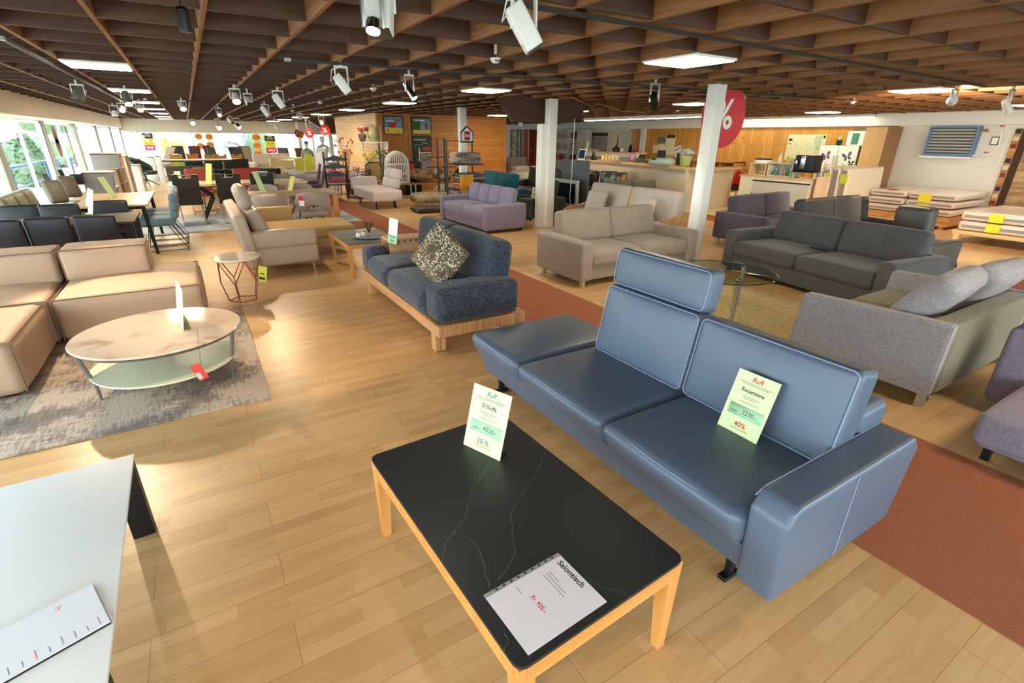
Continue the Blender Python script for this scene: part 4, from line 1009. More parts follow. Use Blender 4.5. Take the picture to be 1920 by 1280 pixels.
chair('red leather chair facing the viewer across the long maple table, left one', (aY(368, 318, 14.0).x, 14.0, 0), 0, M('tomato red leather', (196, 62, 42), .45, kind='leather'), .98, .50, m_alum, False, 'red chairs', True)
chair('red leather chair facing the viewer across the long maple table, right one', (aY(458, 318, 14.0).x, 14.0, 0), 0, M('tomato red leather'), .98, .50, m_alum, False, 'red chairs', True)
chair('olive green chair right of the left red chair', (aY(384, 312, 14.9).x, 14.9, 0), R(10), M('olive fabric', (146, 140, 52), .8), .98, .46, m_black)
sign('yellow-green tall card in front of the olive chair', G(386, 345, .76), G(397, 346, .76), .42, 12, lines=False, mat=M('yellow green card'))
sign('mint card tied to the back of the leftmost espresso chair', aY(329, 337, 12.1), aY(341, 339, 12.1), .16, 20, lines=False, foot=0)
# ---- greige shell chairs round the oak-legged table
t = thing('dining_table', 'oak table with square timber legs among the greige shell chairs', 'table', (1.45, 10.52, 0), 0)
b = B(); b.box(-.85, -.42, .71, .85, .42, .75, .006); part('tabletop', b, M('sand oak top', (196, 168, 134), .45, kind='wood', col2=(176, 148, 114), axis='X'), t)
for sx in (-1, 1):
    for sy in (-1, 1):
        b = B(); b.box(sx*.78-.05, sy*.35-.05, 0, sx*.78+.05, sy*.35+.05, .71, .004); part('leg', b, m_oak, t)
for (px, py, dz, f, l) in ((504, 357, -.1, 180, 'greige shell chair with curved back, behind the leather sofa headrest'), (589, 355, -.1, 172, 'greige shell chair with open back gap and red tag, right of the first'), (490, 344, .15, 0, 'sunlit greige shell chair on the far side of the oak table'), (560, 342, .15, 15, 'greige shell chair on the far side, turned to the right')):
    p = aY(px, py, 9.45 if py > 350 else 11.55); shell_chair(l, (p.x, 9.72 if py > 350 else 11.32, 0), R(f), m_shell, .83 if py > 350 else .80, group='greige shell chairs')
b = B(TR(aY(565, 376, 9.40), R(-10))); b.box(-.04, -.002, -.09, .04, .002, .09); b.use(1).box(-.038, -.003, .0, .038, -.002, .085); tag(part('swing_tag', b, [m_signw, m_redp]), 'red and white swing tag on the second greige shell chair', 'tag')
sign('lime card leaning on the oak table between the greige shell chairs', G(490, 362, .752), G(500, 361, .752), .40, 24, lines=False)
sign('thin yellow card on the oak table right of the lime card', G(540, 357, .752), G(548, 358, .752), .28, 20, lines=False, mat=M('amber card', (206, 176, 60), .5))
chair('taupe upholstered chair behind the oak table', (aY(525, 327, 14.6).x-.35, 14.95, 0), R(180), M('taupe chair fabric', (158, 146, 132), .85, kind='fabric'), .86, .52, rnd_=.05)
shell_chair('grey shell chair behind the taupe chair on the right', (aY(556, 333, 14.6).x-.22, 14.9, 0), R(160), M('pale grey boucle', (172, 166, 158), .9, kind='fabric'))
# ---- farther rows, placed by the height of their backs
def far(px, py, h, w, col, f, label, group=None, notch=False, tilt=9, z0=0., sled=False, **k):
    p = G(px, py, h+z0); m = M('chair %d %d %d' % col, col, .55, kind='leather')
    return chair(label, (p.x, p.y, z0), R(f), m, h, w, m_black, notch, group, sled, tilt, **k)
mus = (212, 148, 42)
for i, (px, py, w) in enumerate(((329, 289, .48), (360, 288, .48), (393, 289, .46), (415, 289, .42), (444, 289, .46))):
    far(px, py, .92, w, mus if i != 1 else (220, 126, 44), 0, 'mustard chair with grip notch, %s from left in the far mustard row' % ('first', 'second and more orange', 'third', 'fourth', 'fifth')[i], 'mustard chairs', True)
for i, (px, py) in enumerate(((362, 300), (398, 300), (434, 300), (448, 297))):
    far(px, py, .95, .52, (26, 26, 30), 180, 'black chair in front of the mustard row, %s from left' % ('first', 'second', 'third', 'fourth')[i], 'black chairs in front of the mustard row')
for i, (px, py) in enumerate(((343, 304), (379, 303), (418, 302))):
    far(px, py, .84, .48, (138, 168, 40), 170, 'apple green round-back chair, %s from left, under the mustard row' % ('first', 'second', 'third')[i], 'apple green chairs', rnd_=.028)
m_tlong = M('long pale table', (226, 208, 186), .4)
p = G(340, 299, .75); table('long pale table in front of the mustard chairs', (p.x+.7, p.y+.1, 0), 0, 3.0, .8, .75, m_tlong, m_black)
p = G(400, 309, .75); table('black-edged table in front of the green chairs', (1.15, 18.35, 0), 0, 2.3, .7, .75, M('black table', (36, 32, 32), .35), m_black)
far(347, 310, .84, 1.05, (98, 86, 74), 180, 'wide grey-brown bench with backrest left of the red chair', nm='bench', cat='bench')
far(463, 313, .86, .6, (178, 50, 42), 180, 'red chair at the right end of the black-edged table')
for (px, py, w, col, f, l) in ((337, 273, .5, (72, 74, 80), 20, 'charcoal tall-back chair by the back window, leftmost'), (363, 273, .5, (104, 44, 54), 0, 'wine red tall-back chair by the back window'), (395, 272, .42, (112, 62, 92), 35, 'purple tall-back chair by the back window'), (405, 275, .46, (96, 114, 112), 40, 'slate green tall-back chair right of the purple one'), (449, 275, .66, (44, 58, 66), 30, 'large dark teal wing chair by the back window'), (463, 273, .62, (222, 202, 182), 20, 'pale beige tall-back chair right of the teal wing chair'), (534, 276, .5, (134, 124, 112), 10, 'taupe tall-back chair by the back windows'), (569, 277, .42, (122, 88, 58), 30, 'brown tall-back chair by the back windows, right of the taupe one')):
    far(px, py, 1.22, w, col, f, l, None, tilt=12)
# swivel bucket chair and recliner chair in front of the left window
t = thing('swivel_chair', 'dark green bucket swivel chair on black star foot near the window', 'chair', (G(278, 349).x, G(278, 349).y, 0), R(60))
m_bott = M('bottle green leather', (44, 52, 46), .5)
b = B(); b.cush((0, -.02, .46), (.56, .56, .12), .05, (0, 0, .02), 5); part('seat', b, m_bott, t, SM)
b = B(); arc_shell(b, .28, .06, -105, 105, lambda u: .44, lambda u: .98-.34*abs(u)**1.6); part('bucket', b, m_bott, t, SM)
b = B(); b.tube([(0, 0, .18), (0, 0, .42)], .03, 8); part('column', b, m_black, t)
for k in range(4):
    a = R(45+90*k); b = B(); b.tube([(0, 0, .24), (.36*math.cos(a), .36*math.sin(a), .01)], [.022, .012], 6); part('foot', b, m_black, t)
t = thing('relax_chair', 'striped grey-brown relax chair on round foot by the left window', 'chair', (G(314, 330).x, G(314, 330).y, 0), R(-50))
m_str = M('striped cover', (164, 140, 112), .8, kind='stripes', col2=(96, 80, 66), sc=9)
b = B(TR((0, .34, .82), 0, R(-28))); b.cush((0, 0, 0), (.56, .14, .82), .05, (0, .02, 0), 5); part('backrest', b, m_str, t, SM)
b = B(); b.cush((0, 0, .44), (.58, .56, .16), .06, (0, 0, .02), 5); part('seat', b, M('stone fabric', (172, 162, 150), .8), t, SM)
b = B(); b.tube([(0, 0, .03), (0, 0, .38)], .05, 10); part('stem', b, m_alum, t); b = B(); b.lathe((0, 0, 0), [(.32, 0), (.33, .015), (.30, .03), (0, .035)], 24); part('foot_plate', b, m_alum, t)
# sample cabinets along the windows
m_gb = M('grey brown front', (138, 126, 116), .5, kind='wood', col2=(120, 108, 100), axis='Z'); m_lb = M('light board', (206, 184, 158), .5); m_wb = M('white board', (226, 222, 216), .5)
def cabinet(label, x0, x1, y0, y1, z1, fm, bm_=None, shelves=2, books=0, z0=0.):
    t = thing('sample_cabinet', label, 'cabinet', ((x0+x1)/2, (y0+y1)/2, z0)); w, d, h = x1-x0, y1-y0, z1-z0
    b = B(); b.box(-w/2, -d/2, 0, w/2, -d/2+.02, h, .002); part('front_panel', b, fm, t)
    b = B(); b.box(-w/2, -d/2+.02, 0, -w/2+.02, d/2, h); b.box(-w/2, d/2-.02, 0, w/2, d/2, h); b.box(-w/2, -d/2, h-.02, w/2, d/2, h+.001); part('carcass', b, bm_ or m_lb, t)
    b = B()
    for k in range(shelves+1): b.box(-w/2+.02, -d/2+.02, h*k/(shelves+1), w/2-.005, d/2-.02, h*k/(shelves+1)+.018)
    part('shelves', b, bm_ or m_lb, t)
    for k in range(books):
        col = [(190, 90, 50), (230, 220, 200), (60, 64, 76), (40, 40, 44), (150, 120, 90)][k % 5]
        b = B(); zz = h*(1+k % max(1, shelves))/(shelves+1)+.02; yy = -d/2+.06+(k//2)*.07; b.box(w/2-.25, yy, zz, w/2-.01, yy+.05, min(zz+.22, h-.03)); part('sample_folder', b, M('folder %d' % (k % 5), col, .6), t)
    return t
p = aY(143, 315, 13.2); q = aY(188, 315, 13.2)
cabinet('grey-brown sample cabinet with black box, nearest by the left window', p.x, q.x+.12, 13.5, 14.3, .98, m_gb, m_wb, 2, 4)
b = B(); z = aY(140, 338, 13.15); b.box(z.x-.09, 13.36, z.z-.10, z.x+.09, 13.499, z.z+.10, .004); tag(part('wall_box', b, m_black), 'small black box fixed to the nearest grey-brown cabinet', 'box')
cabinet('tall grey sample cabinet with white shelf, second along the window', aY(167, 288, 15.2).x, aY(205, 288, 15.2).x+.15, 15.2, 16.0, aY(180, 288, 15.2).z, M('mouse grey front', (150, 140, 130), .5), m_lb, 3, 6)
cabinet('light oak shelf end with folders, third along the window', aY(209, 312, 15.0).x, aY(222, 312, 15.0).x, 14.5, 15.1, 1.0, M('oak panel end', (196, 148, 96), .5, kind='wood', axis='Z'), M('oak panel end'), 2, 5)
cabinet('tall cream sample shelf with folders, fourth along the window', aY(207, 293, 17.0).x, aY(234, 293, 17.0).x, 17.0, 17.9, aY(220, 293, 17).z, m_lb, m_lb, 3, 9)
cabinet('narrow white cabinet at the end of the sample shelves', aY(246, 318, 19.5).x, aY(255, 318, 19.5).x+.1, 19.5, 20.2, .85, m_wb, m_wb, 1, 2)
cabinet('low white box cabinet by the window behind the green chair', aY(253, 318, 25.2).x, aY(266, 318, 25.2).x, 25.2, 26.0, .82, m_wb, m_wb, 1, 2)
cabinet('grey-white plinth behind the green swivel chair', aY(277, 305, 25).x, aY(290, 305, 25).x, 25, 25.6, .9, M('plinth grey', (196, 194, 190), .6), m_wb, 1, 0)
cabinet('white plinth left of the striped relax chair', aY(293, 305, 24).x, aY(303, 305, 24).x, 24, 24.6, .95, m_wb, m_wb, 1, 0)
# olive sofa and relax chair parts at the left edge
t = sofa('olive green leather sofa with stitched channels by the window at the left edge', (-2.22, 10.75, 0), R(90), 2.0, .85, M('olive leather', (138, 138, 104), .5, kind='leather'), ah=.5, bh=.86, nb=3, n=2)
for i, (px, py, l) in enumerate(((106, 360, 'left'), (133, 350, 'right'))):
    Yr = 12.3 if l == 'left' else 13.05; p = aY(px, py, Yr); t = thing('relax_chair', 'brown relax chair seen from behind the olive sofa, %s of the pair' % l, 'chair', (p.x, Yr, 0), R(35))
    b = B(TR((0, .05, p.z), R(0), R(-22), R(0))); b.cush((0, 0, 0), (.30, .12, .42), .055, (0, .02, .0), 5); part('backrest', b, M('mocha leather', (106, 90, 72), .5), t, SM)
    b = B(TR((0, .14, p.z+.12), 0, R(-22))); b.box(-.04, -.02, -.25, .04, .02, .20, .01); part('spine', b, m_black, t)
    b = B(); b.cush((0, -.22, .44), (.46, .48, .14), .05, (0, 0, .01), 4); part('seat', b, M('mocha leather'), t, SM)
    b = B(); b.tube([(0, -.1, .02), (0, -.1, .40)], .04, 8); b.lathe((0, -.1, 0), [(.28, 0), (.28, .02), (0, .03)], 20); part('pedestal', b, m_alum, t)
# beige sofas, lamp tables and purple dining group in the back middle
p = G(547, 295, .88); sofa('pale olive two-seater sofa by the back windows', (p.x, p.y-.35, 0), 0, 1.95, .95, M('pale olive leather', (196, 180, 128), .5), ah=.45, bh=.88, aw=.08, bt=.2, st=.2)
p = G(510, 289, .95); sofa('cream high-back sofa left of the pale olive sofa', (p.x, p.y, 0), R(8), 1.9, .95, M('cream leather', (214, 200, 180), .5), ah=.62, bh=.95)
p = G(552, 299, .95); t = thing('bistro_table', 'tall round table with lime card before the pale olive sofa', 'table', (p.x, p.y, 0))
b = B(); b.lathe((0, 0, .92), [(.58, 0), (.6, .015), (.58, .03), (0, .03)], 30); part('tabletop', b, m_pale, t); b = B(); b.tube([(0, 0, .02), (0, 0, .92)], .04, 10); b.lathe((0, 0, 0), [(.28, 0), (.28, .02), (0, .03)], 20); part('pedestal', b, m_alum, t)
sign('small lime card on the tall round table at the back', G(552, 298, .952), G(556, 298, .952), .26, 8, lines=False)
p = G(553, 313, .74); t = thing('round_table', 'round maple table on four legs in front of the tall round table', 'table', (p.x, p.y, 0))
b = B(); b.lathe((0, 0, .71), [(.53, 0), (.55, .015), (.54, .03), (0, .03)], 30); part('tabletop', b, m_pale, t); legs4(t, .2, .2, .71, M('pale leg wood'), .04, .03)
p = G(511, 312, .62); t = thing('glass_stove_box', 'black glossy open box with light frame left of the round maple table', 'display box', (p.x, p.y, 0), R(-12))
b = B(); b.box(-.32, -.25, 0, .32, .25, .62, .01); part('housing', b, m_lb, t); b = B(); b.box(-.28, -.262, .12, .28, -.25, .58, .004); part('black_front', b, m_black, t)
p = G(563, 317, .80); chair('white moulded chair left of the purple chairs', (p.x-1.05, p.y-.3, 0), R(150), M('white plastic', (226, 228, 232), .4), .80, .5)
mp_ = (104, 66, 96)
far(576, 306, 1.0, .46, mp_, -100, 'purple leather dining chair seen from the side, left of the back table', 'purple dining chairs', tilt=14, sled=True)
far(583, 309, 1.0, .46, mp_, -100, 'purple leather dining chair close behind the first purple one', 'purple dining chairs', tilt=14, sled=True)
far(642, 303, 1.0, .46, (150, 92, 112), 90, 'pink-purple dining chair at the right end of the back table', 'purple dining chairs', tilt=14)
p = G(640, 318, .75); table('light table with lime and white boxes among the purple chairs', (p.x-.95, p.y, 0), 0, 1.35, .9, .75, m_pale, m_alum)
q = Vector((p.x-.95, p.y, .75))
for dx, col, hh, l in ((-.28, (176, 168, 40), .34, 'olive yellow box standing on the back table'), (0, (170, 176, 30), .46, 'lime green tall box standing on the back table'), (.30, (236, 230, 224), .52, 'white tall box leaning on the back table')):
    b = B(TR(q+Vector((dx, 0, .002)))); b.box(-.11, -.05, 0, .11, .05, hh, .004); tag(part('product_box', b, M('box %d%d' % col[:2], col, .6)), l, 'box')
# ================================================================== counter, kitchen corner, mattresses
m_cbei = M('counter beige panel', (206, 190, 168), .6)
m_ctop = M('counter beech edge', (222, 180, 126), .45, kind='wood', col2=(206, 160, 104), axis='Y')
A_, L_, R_ = G(1288, 315, 1.12), G(1085, 299, 1.12), G(1375, 312, 1.12)
A_.z = L_.z = R_.z = 0
t = thing('shop_counter', 'long beige sales counter with beech edge in front of the golden pine wall', 'counter', (A_.x, A_.y, 0))
def wallpanel(b, p, q, th, z0, z1, off=0.):
    d = (q-p).normalized(); n = Vector((d.y, -d.x, 0)); n = n if n.x > 0 else -n
    a, c = p+n*off, q+n*off
    b.prism([(v.x, v.y) for v in (a, c, c+n*th, a+n*th)], z0, z1, 'z')
b = LB(t); wallpanel(b, A_, L_, .04, .12, 1.085); part('front_panel', b, m_cbei, t)
b = LB(t); wallpanel(b, R_, A_, .04, .12, 1.085); part('front_panel', b, m_cbei, t)
b = LB(t); wallpanel(b, A_, L_, .55, 1.085, 1.12, -.06); part('worktop', b, m_ctop, t)
b = LB(t); wallpanel(b, R_, A_, .55, 1.085, 1.12, -.06); part('worktop', b, m_ctop, t)
U0, U1 = G(1084, 292, 1.12), G(1203, 296, 1.12); dn = (U0-U1).normalized(); nn = Vector((-dn.y, dn.x, 0)); nn = nn if nn.x > 0 else -nn
U0 += nn*.30; U1 += nn*.30; U0.z = U1.z = 0; SZ = (aV(1100, 284, U0, U1).z+aV(1200, 285, U0, U1).z)/2
def on_shelf(px, py=0): p = aV(px, 284, U0, U1); p.z = SZ+.002; return p
b = LB(t); wallpanel(b, U1, U0, .03, 1.12, SZ-.03); part('riser', b, M('riser cream', (216, 206, 188), .6), t)
b = LB(t); wallpanel(b, U1, U0, .30, SZ-.03, SZ, -.14); part('upper_shelf', b, m_ctop, t)
def on_counter(px, py, z=1.12): return G(px, py, z)
def item(nm, label, cat, loc, fn, mats, rz=0., group=None, flat=None, pt=None):
    b = B(TR(loc, rz)); fn(b); o = part(nm, b, mats, None, flat); return tag(o, label, cat, group)
def bottle(b, h=.24, r=.035): b.lathe((0, 0, 0), [(r*.9, 0), (r, .01), (r, h*.6), (r*.4, h*.75), (r*.38, h), (0, h)], 12)
def thingy(b, w, d, h, r=.006): b.box(-w/2, -d/2, 0, w/2, d/2, h, r)
p = on_counter(1089, 300); t = thing('tablet', 'tablet with blue screen standing at the left end of the counter', 'tablet', p, R(-75))
b = B(TR((0, 0, 0), 0, R(-15))); b.box(-.13, -.006, 0, .13, .006, .34, .006); part('frame', b, m_signw, t); b = B(TR((0, 0, 0), 0, R(-15))); b.box(-.11, -.0075, .05, .11, -.005, .31); part('screen', b, M('blue screen', (24, 44, 92), .3), t)
item('wedge_display', 'small dark wedge display on the counter right of the tablet', 'display', on_counter(1114, 300), lambda b: b.prism([(-.08, 0), (.08, 0), (.05, .24)], -.05, .05, 'x'), m_black)
t = thing('basket', 'wooden basket with sample cards on the counter', 'basket', on_counter(1143, 306), R(-75))
b = B(); b.box(-.30, -.12, 0, .30, .12, .10, .004); part('box', b, m_beechb, t)
for k in range(5): b = B(); b.box(-.24+k*.11, -.06, .09, -.16+k*.11, .04, .20+.03*(k % 2)); part('sample_card', b, M('card %d' % k, [(232, 206, 120), (226, 190, 90), (186, 214, 150), (240, 200, 150), (230, 220, 190)][k], .6), t)
item('red_box', 'flat red box on the counter in front of the basket', 'box', on_counter(1160, 304), lambda b: thingy(b, .14, .08, .03), m_redp)
t = thing('framed_picture', 'magenta picture frame standing on the counter', 'picture frame', on_counter(1184, 303), R(-75)); b = B(TR((0, 0, 0), 0, R(-10))); b.box(-.09, -.01, 0, .09, .01, .26, .004); part('frame', b, M('magenta frame', (176, 70, 138), .5), t); b = B(TR((0, 0, 0), 0, R(-10))); b.box(-.06, -.0115, .04, .06, -.009, .22); part('picture', b, M('pale pink photo', (226, 190, 210), .6, kind='blotch', col2=(150, 80, 120)), t)
item('flower_pot', 'tiny potted flower at the left end of the upper counter shelf', 'plant', on_shelf(1092), lambda b: (b.lathe((0, 0, 0), [(.06, 0), (.08, .10), (0, .10)], 12), b.use(1).ball((0, 0, .15), (.10, .10, .06), 10)), [m_black, M('yellow leaves', (176, 160, 50), .8)])
item('vase', 'white angel-like slim vase on the upper counter shelf', 'vase', on_shelf(1101), lambda b: b.lathe((0, 0, 0), [(.03, 0), (.035, .12), (.02, .2), (.07, .26), (.03, .30), (.05, .34), (0, .37)], 12), m_signw, flat=60)
for k in range(4): item('candle', 'short cream candle on the upper counter shelf', 'candle', on_shelf(1108+4.2*k), lambda b: b.lathe((0, 0, 0), [(.022, 0), (.022, .08), (0, .085)], 10), M('cream wax', (240, 222, 180), .6), group='row of cream candles on the upper counter shelf')
item('vase', 'dark bulbous vase with long curved neck on the upper counter shelf', 'vase', on_shelf(1155), lambda b: (b.lathe((0, 0, 0), [(.10, 0), (.15, .05), (.14, .12), (.06, .18), (.03, .2), (0, .2)], 16), b.tube([(0, 0, .18), (.0, -.02, .28), (0, -.06, .38), (0, -.03, .50), (0, -.04, .60)], [.035, .03, .026, .024, .022], 8)), M('grey glaze', (52, 52, 60), .25), flat=60)
item('shell_lamp', 'small white shell ornament right of the dark vase', 'ornament', on_shelf(1166), lambda b: b.ball((0, 0, .07), (.08, .05, .07), 12), m_signw, flat=60)
item('figurine', 'dark angular figurine near the right end of the upper shelf', 'figurine', on_shelf(1181), lambda b: b.prism([(-.06, 0), (.06, 0), (.05, .26), (.0, .24)], -.04, .04, 'y'), m_black)
item('bowl', 'brown bowl at the right end of the upper counter shelf', 'bowl', on_shelf(1189), lambda b: b.lathe((0, 0, 0), [(.05, 0), (.12, .08), (.11, .08), (.05, .015)], 14), M('brown bowl', (130, 92, 56), .5), flat=60)
t = thing('card_terminal', 'dark payment terminal with printer on the counter', 'terminal', on_counter(1204, 304), R(-70)); b = B(); b.box(-.16, -.12, 0, .16, .12, .08, .02); part('printer', b, M('dark grey plastic', (70, 72, 74), .5), t); b = B(TR((-.06, .06, .08), 0, R(-25))); b.box(-.10, -.01, 0, .10, .01, .14, .004); part('screen', b, m_black, t)
t = thing('telephone_desk', 'grey-green desk organiser with phone behind the counter', 'desk set', on_counter(1240, 309, 1.155), R(-65)); b = B(); b.cush((0, 0, .07), (.62, .30, .14), .06, (0, 0, .03), 4); part('organiser', b, M('sage grey', (168, 180, 168), .5), t, SM); b = B(); b.box(-.16, .06, .14, .05, .10, .34, .01); part('monitor', b, m_black, t); b = B(); b.tube([(-.30, -.1, .08), (-.18, -.12, .14), (-.05, -.1, .10)], .025, 8); part('handset', b, m_black, t)
t = thing('flower_basket', 'white basket with grey green posy standing on the counter corner', 'basket', on_counter(1284, 311), 0); b = B(); b.lathe((0, 0, 0), [(.12, 0), (.16, .26), (.15, .26), (.11, .02)], 16); part('basket', b, M('apple green pot', (170, 190, 110), .6), t); b = B(); b.ball((0, -.03, .32), (.24, .2, .10), 12); part('ribbon', b, M('grey ribbon', (196, 192, 188), .5, kind='blotch', col2=(120, 116, 112)), t, 0)
item('speaker_box', 'small black speaker standing behind the counter basket', 'speaker', on_counter(1273, 309), lambda b: thingy(b, .12, .14, .30), m_black)
# back cabinet by the pine wall, things pinned on the wall
XW = X1-.035
t = thing('wall_cabinet', 'low pine pigeonhole cabinet behind the counter against the wall', 'cabinet', (15.6, 10.3, .12)); p = aX(1276, 299, 15.4); q = aX(1378, 303, 15.4); zt = (p.z+q.z)/2
b = B(); yA, yB = q.y-10.3, p.y-10.3
b.box(-.2, yA, zt-.15, .36, yB, zt-.12); b.box(-.2, yA, 0, .36, yA+.03, zt-.12); b.box(-.2, yB-.03, 0, .36, yB, zt-.12); b.box(.33, yA, 0, .36, yB, zt-.12); b.box(-.2, yA, zt-.62, .36, yB, zt-.59)
for k in (1, 2, 3): b.box(-.18, yA+(yB-yA)*k/4, zt-.6, .34, yA+(yB-yA)*k/4+.02, zt-.13)
part('carcass', b, M('pine cabinet', (206, 150, 84), .5, kind='wood', axis='Y'), t)
def pinned(label, px0, py0, px1, py1, mat, tilt=0., nm='wall_paper', cat='paper', th=.008, X=None, head=None):
    X = X or XW; a, c = aX(px0, py0, X), aX(px1, py1, X); t = thing(nm, label, cat, ((X), (a.y+c.y)/2, (a.z+c.z)/2))
    w, h = abs(a.y-c.y)/2, abs(a.z-c.z)/2; T = Matrix.Rotation(R(tilt), 4, 'X')
    b = B(T); b.box(-th, -w, -h, -.0005, w, h); part('sheet', b, mat, t)
    if head: b = B(T); b.box(-th-.002, -w*.9, h*head[0], -th, w*.9, h*head[1]); part('printed_area', b, head[2], t)
    return t
m_pp = M('office paper', (240, 228, 196), .6)
pinned('white paper sheet pinned on the pine wall, left of the wider sheet', 1225, 272, 1233, 287, m_pp)
pinned('wide white paper sheet pinned below the small grey device', 1235, 270, 1248, 283, m_pp)
pinned('small grey device mounted on the pine wall above the pinned sheets', 1236, 257, 1248, 267, M('device grey', (112, 116, 104), .5), 0, 'wall_device', 'device', .06)
pinned('long wall calendar with dark photo on top on the pine wall', 1250, 253, 1263, 291, m_pp, 0, 'calendar', 'calendar', .01, None, (.70, 1.0, M('dark red photo', (86, 40, 36), .5)))
pinned('white sheet with violet print hanging askew on the pine wall', 1266, 274, 1277, 294, m_signw, -22, 'wall_paper', 'paper', .006, None, (.35, .60, M('violet print', (150, 130, 180), .6)))
pinned('pale green notice under the wall calendar', 1247, 292, 1258, 308, M('pale green notice', (206, 206, 140), .6))
pinned('white socket box with cord on the pine wall', 1480, 233, 1485, 239, m_signw, 0, 'socket_box', 'socket', .05)
t = pinned('large city map board with green edges on the pine wall', 1480, 252, 1540, 303, M('map', (232, 226, 186), .5, kind='blotch', col2=(214, 220, 190), sc=2), 0, 'wall_map', 'map', .02)
a, c = aX(1480, 252, XW), aX(1540, 303, XW); b = B(); w, h = abs(a.y-c.y)/2, abs(a.z-c.z)/2
for (u0, u1, v0, v1) in ((.45, .80, .35, .92), (.55, .80, -.15, .3), (-.8, -.5, -.95, -.75)): b.box(-.023, -w*u1, h*v0, -.021, -w*u0, h*v1)
b.use(1).box(-.023, w*.75, h*.5, -.021, w*.93, h*.68); b.box(-.023, -w*.95, h*.72, -.021, -w*.85, h*.92); b.use(2).box(-.023, w*.78, h*.25, -.021, w*.94, h*.32)
part('map_areas', b, [M('map green', (168, 196, 160), .5, kind='blotch', col2=(200, 210, 178), sc=3), m_black, m_redp], t)
# kitchenette wall left of the post
t = pinned('tall beige door panel at the back behind the counter', 1142, 247, 1164, 288, M('beige panel', (230, 218, 184), .5), 0, 'tall_board', 'panel', .06)
pinned('pale green glass panel right of the beige door panel', 1164, 247, 1183, 288, M('grey green panel', (196, 198, 176), .3), 0, 'glass_board', 'panel', .04)
pinned('grey sample picture wall under a dark board behind the counter', 1101, 256, 1141, 286, M('grey collage', (176, 176, 170), .5, kind='blotch', col2=(146, 142, 136), sc=3), 0, 'display_board', 'board', .03)
pinned('dark green sign board above the grey sample wall', 1101, 249, 1141, 255, M('dark green board', (66, 66, 46), .5), 0, 'sign_board', 'board', .05)
pinned('narrow pine board left of the white wall post', 1185, 240, 1201, 284, m_plankv, 0, 'plank_board', 'panel', .03)
t = thing('upright_column', 'white wall post at the left end of the golden pine wall', 'post', (15.93, aX(1205, 260, 15.9).y, .12)); b = B(); b.box(-.07, -.11, 0, .07, .11, 2.02); part('shaft', b, m_post, t)
# white shelves and hanging carpets far back right
t = thing('shelf_unit', 'white shelf unit with lit compartments behind the casing column', 'shelf', (15.55, 20.55, 0))
b = B(); y0, y1 = -1.15, 1.1
for z in (.02, .75, 1.22, 1.70, 2.12): b.box(-.2, y0, z, .2, y1, z+.025)
for y in (y0, -.42, y1): b.box(-.2, y-.015, 0, .2, y+.015, 2.14)
b.box(.18, y0, 0, .2, y1, 2.14); part('carcass', b, m_wb, t)
b = B(); b.box(-.2, y0-.55, 0, .2, y0-.02, 2.14); part('closed_end', b, M('pale grey board', (206, 202, 192), .6), t)
for k, (y, z, col, l) in enumerate(((.7, 1.73, (232, 200, 150), 'wide warm lit vase on the top compartment of the white shelf'), (.5, 1.245, (200, 160, 80), 'golden sculpture on the middle compartment of the white shelf'), (-.8, 1.73, (120, 60, 60), 'dark red cushion in the upper right compartment of the white shelf'), (-.8, 1.245, (196, 186, 130), 'rolled cream blanket in the right compartment of the white shelf'), (-.8, .775, (90, 40, 44), 'wine red cushion in the lower right compartment of the white shelf'))):
    item('shelf_ornament', l, 'ornament', (15.45, 20.55+y, z), lambda b: b.cush((0, 0, .14), (.2, .34, .28), .09, n=3), M('orn %d' % k, col, .6), flat=60)
for k in range(5): item('book', 'red and pink book on the lowest lit compartment of the white shelf', 'book', (15.45, 20.75+k*.13, .776), lambda b: b.box(-.1, -.05, 0, .1, .05, .26+.03*(k % 2)), M('book %d' % (k % 2), [(196, 80, 84), (222, 150, 140)][k % 2], .6), group='books on the lit white shelf')
for (x0, x1, col, c2, l) in ((957, 973, (196, 178, 130), (66, 70, 76), 'dark grey carpet with cream centre hanging at the far wall, leftmost'), (975, 981, (120, 136, 124), (90, 100, 96), 'narrow teal grey carpet hanging second from left at the far wall'), (982, 992, (206, 110, 50), (160, 74, 40), 'orange hanging carpet at the far wall'), (993, 1008, (190, 52, 30), (70, 22, 18), 'red and black hanging carpet next to the casing column')):
    a, c = aX(x0, 243, 15.6), aX(x1, 312, 15.6); t = thing('hanging_carpet', l, 'carpet', (15.6, (a.y+c.y)/2, (a.z+c.z)/2), 0, None)
    w, h = abs(a.y-c.y)/2, abs(a.z-c.z)/2; b = B(); b.box(-.012, -w, -h, .012, w, h); part('pile', b, M('hc%d' % x0, col, .9, kind='bands', col2=c2, axis='Z', sc=1.2), t)
    if x0 == 957: b = B(); b.box(-.016, -w*.45, -h, -.012, w*.45, h); part('centre_stripe', b, M('cream stripe', (216, 200, 150), .9, kind='blotch', col2=(160, 150, 120)), t)
    b = B(); b.box(-.03, w+.005, -(a.z+c.z)/2, .03, w+.045, h+.05); part('hanging_post', b, m_post, t)
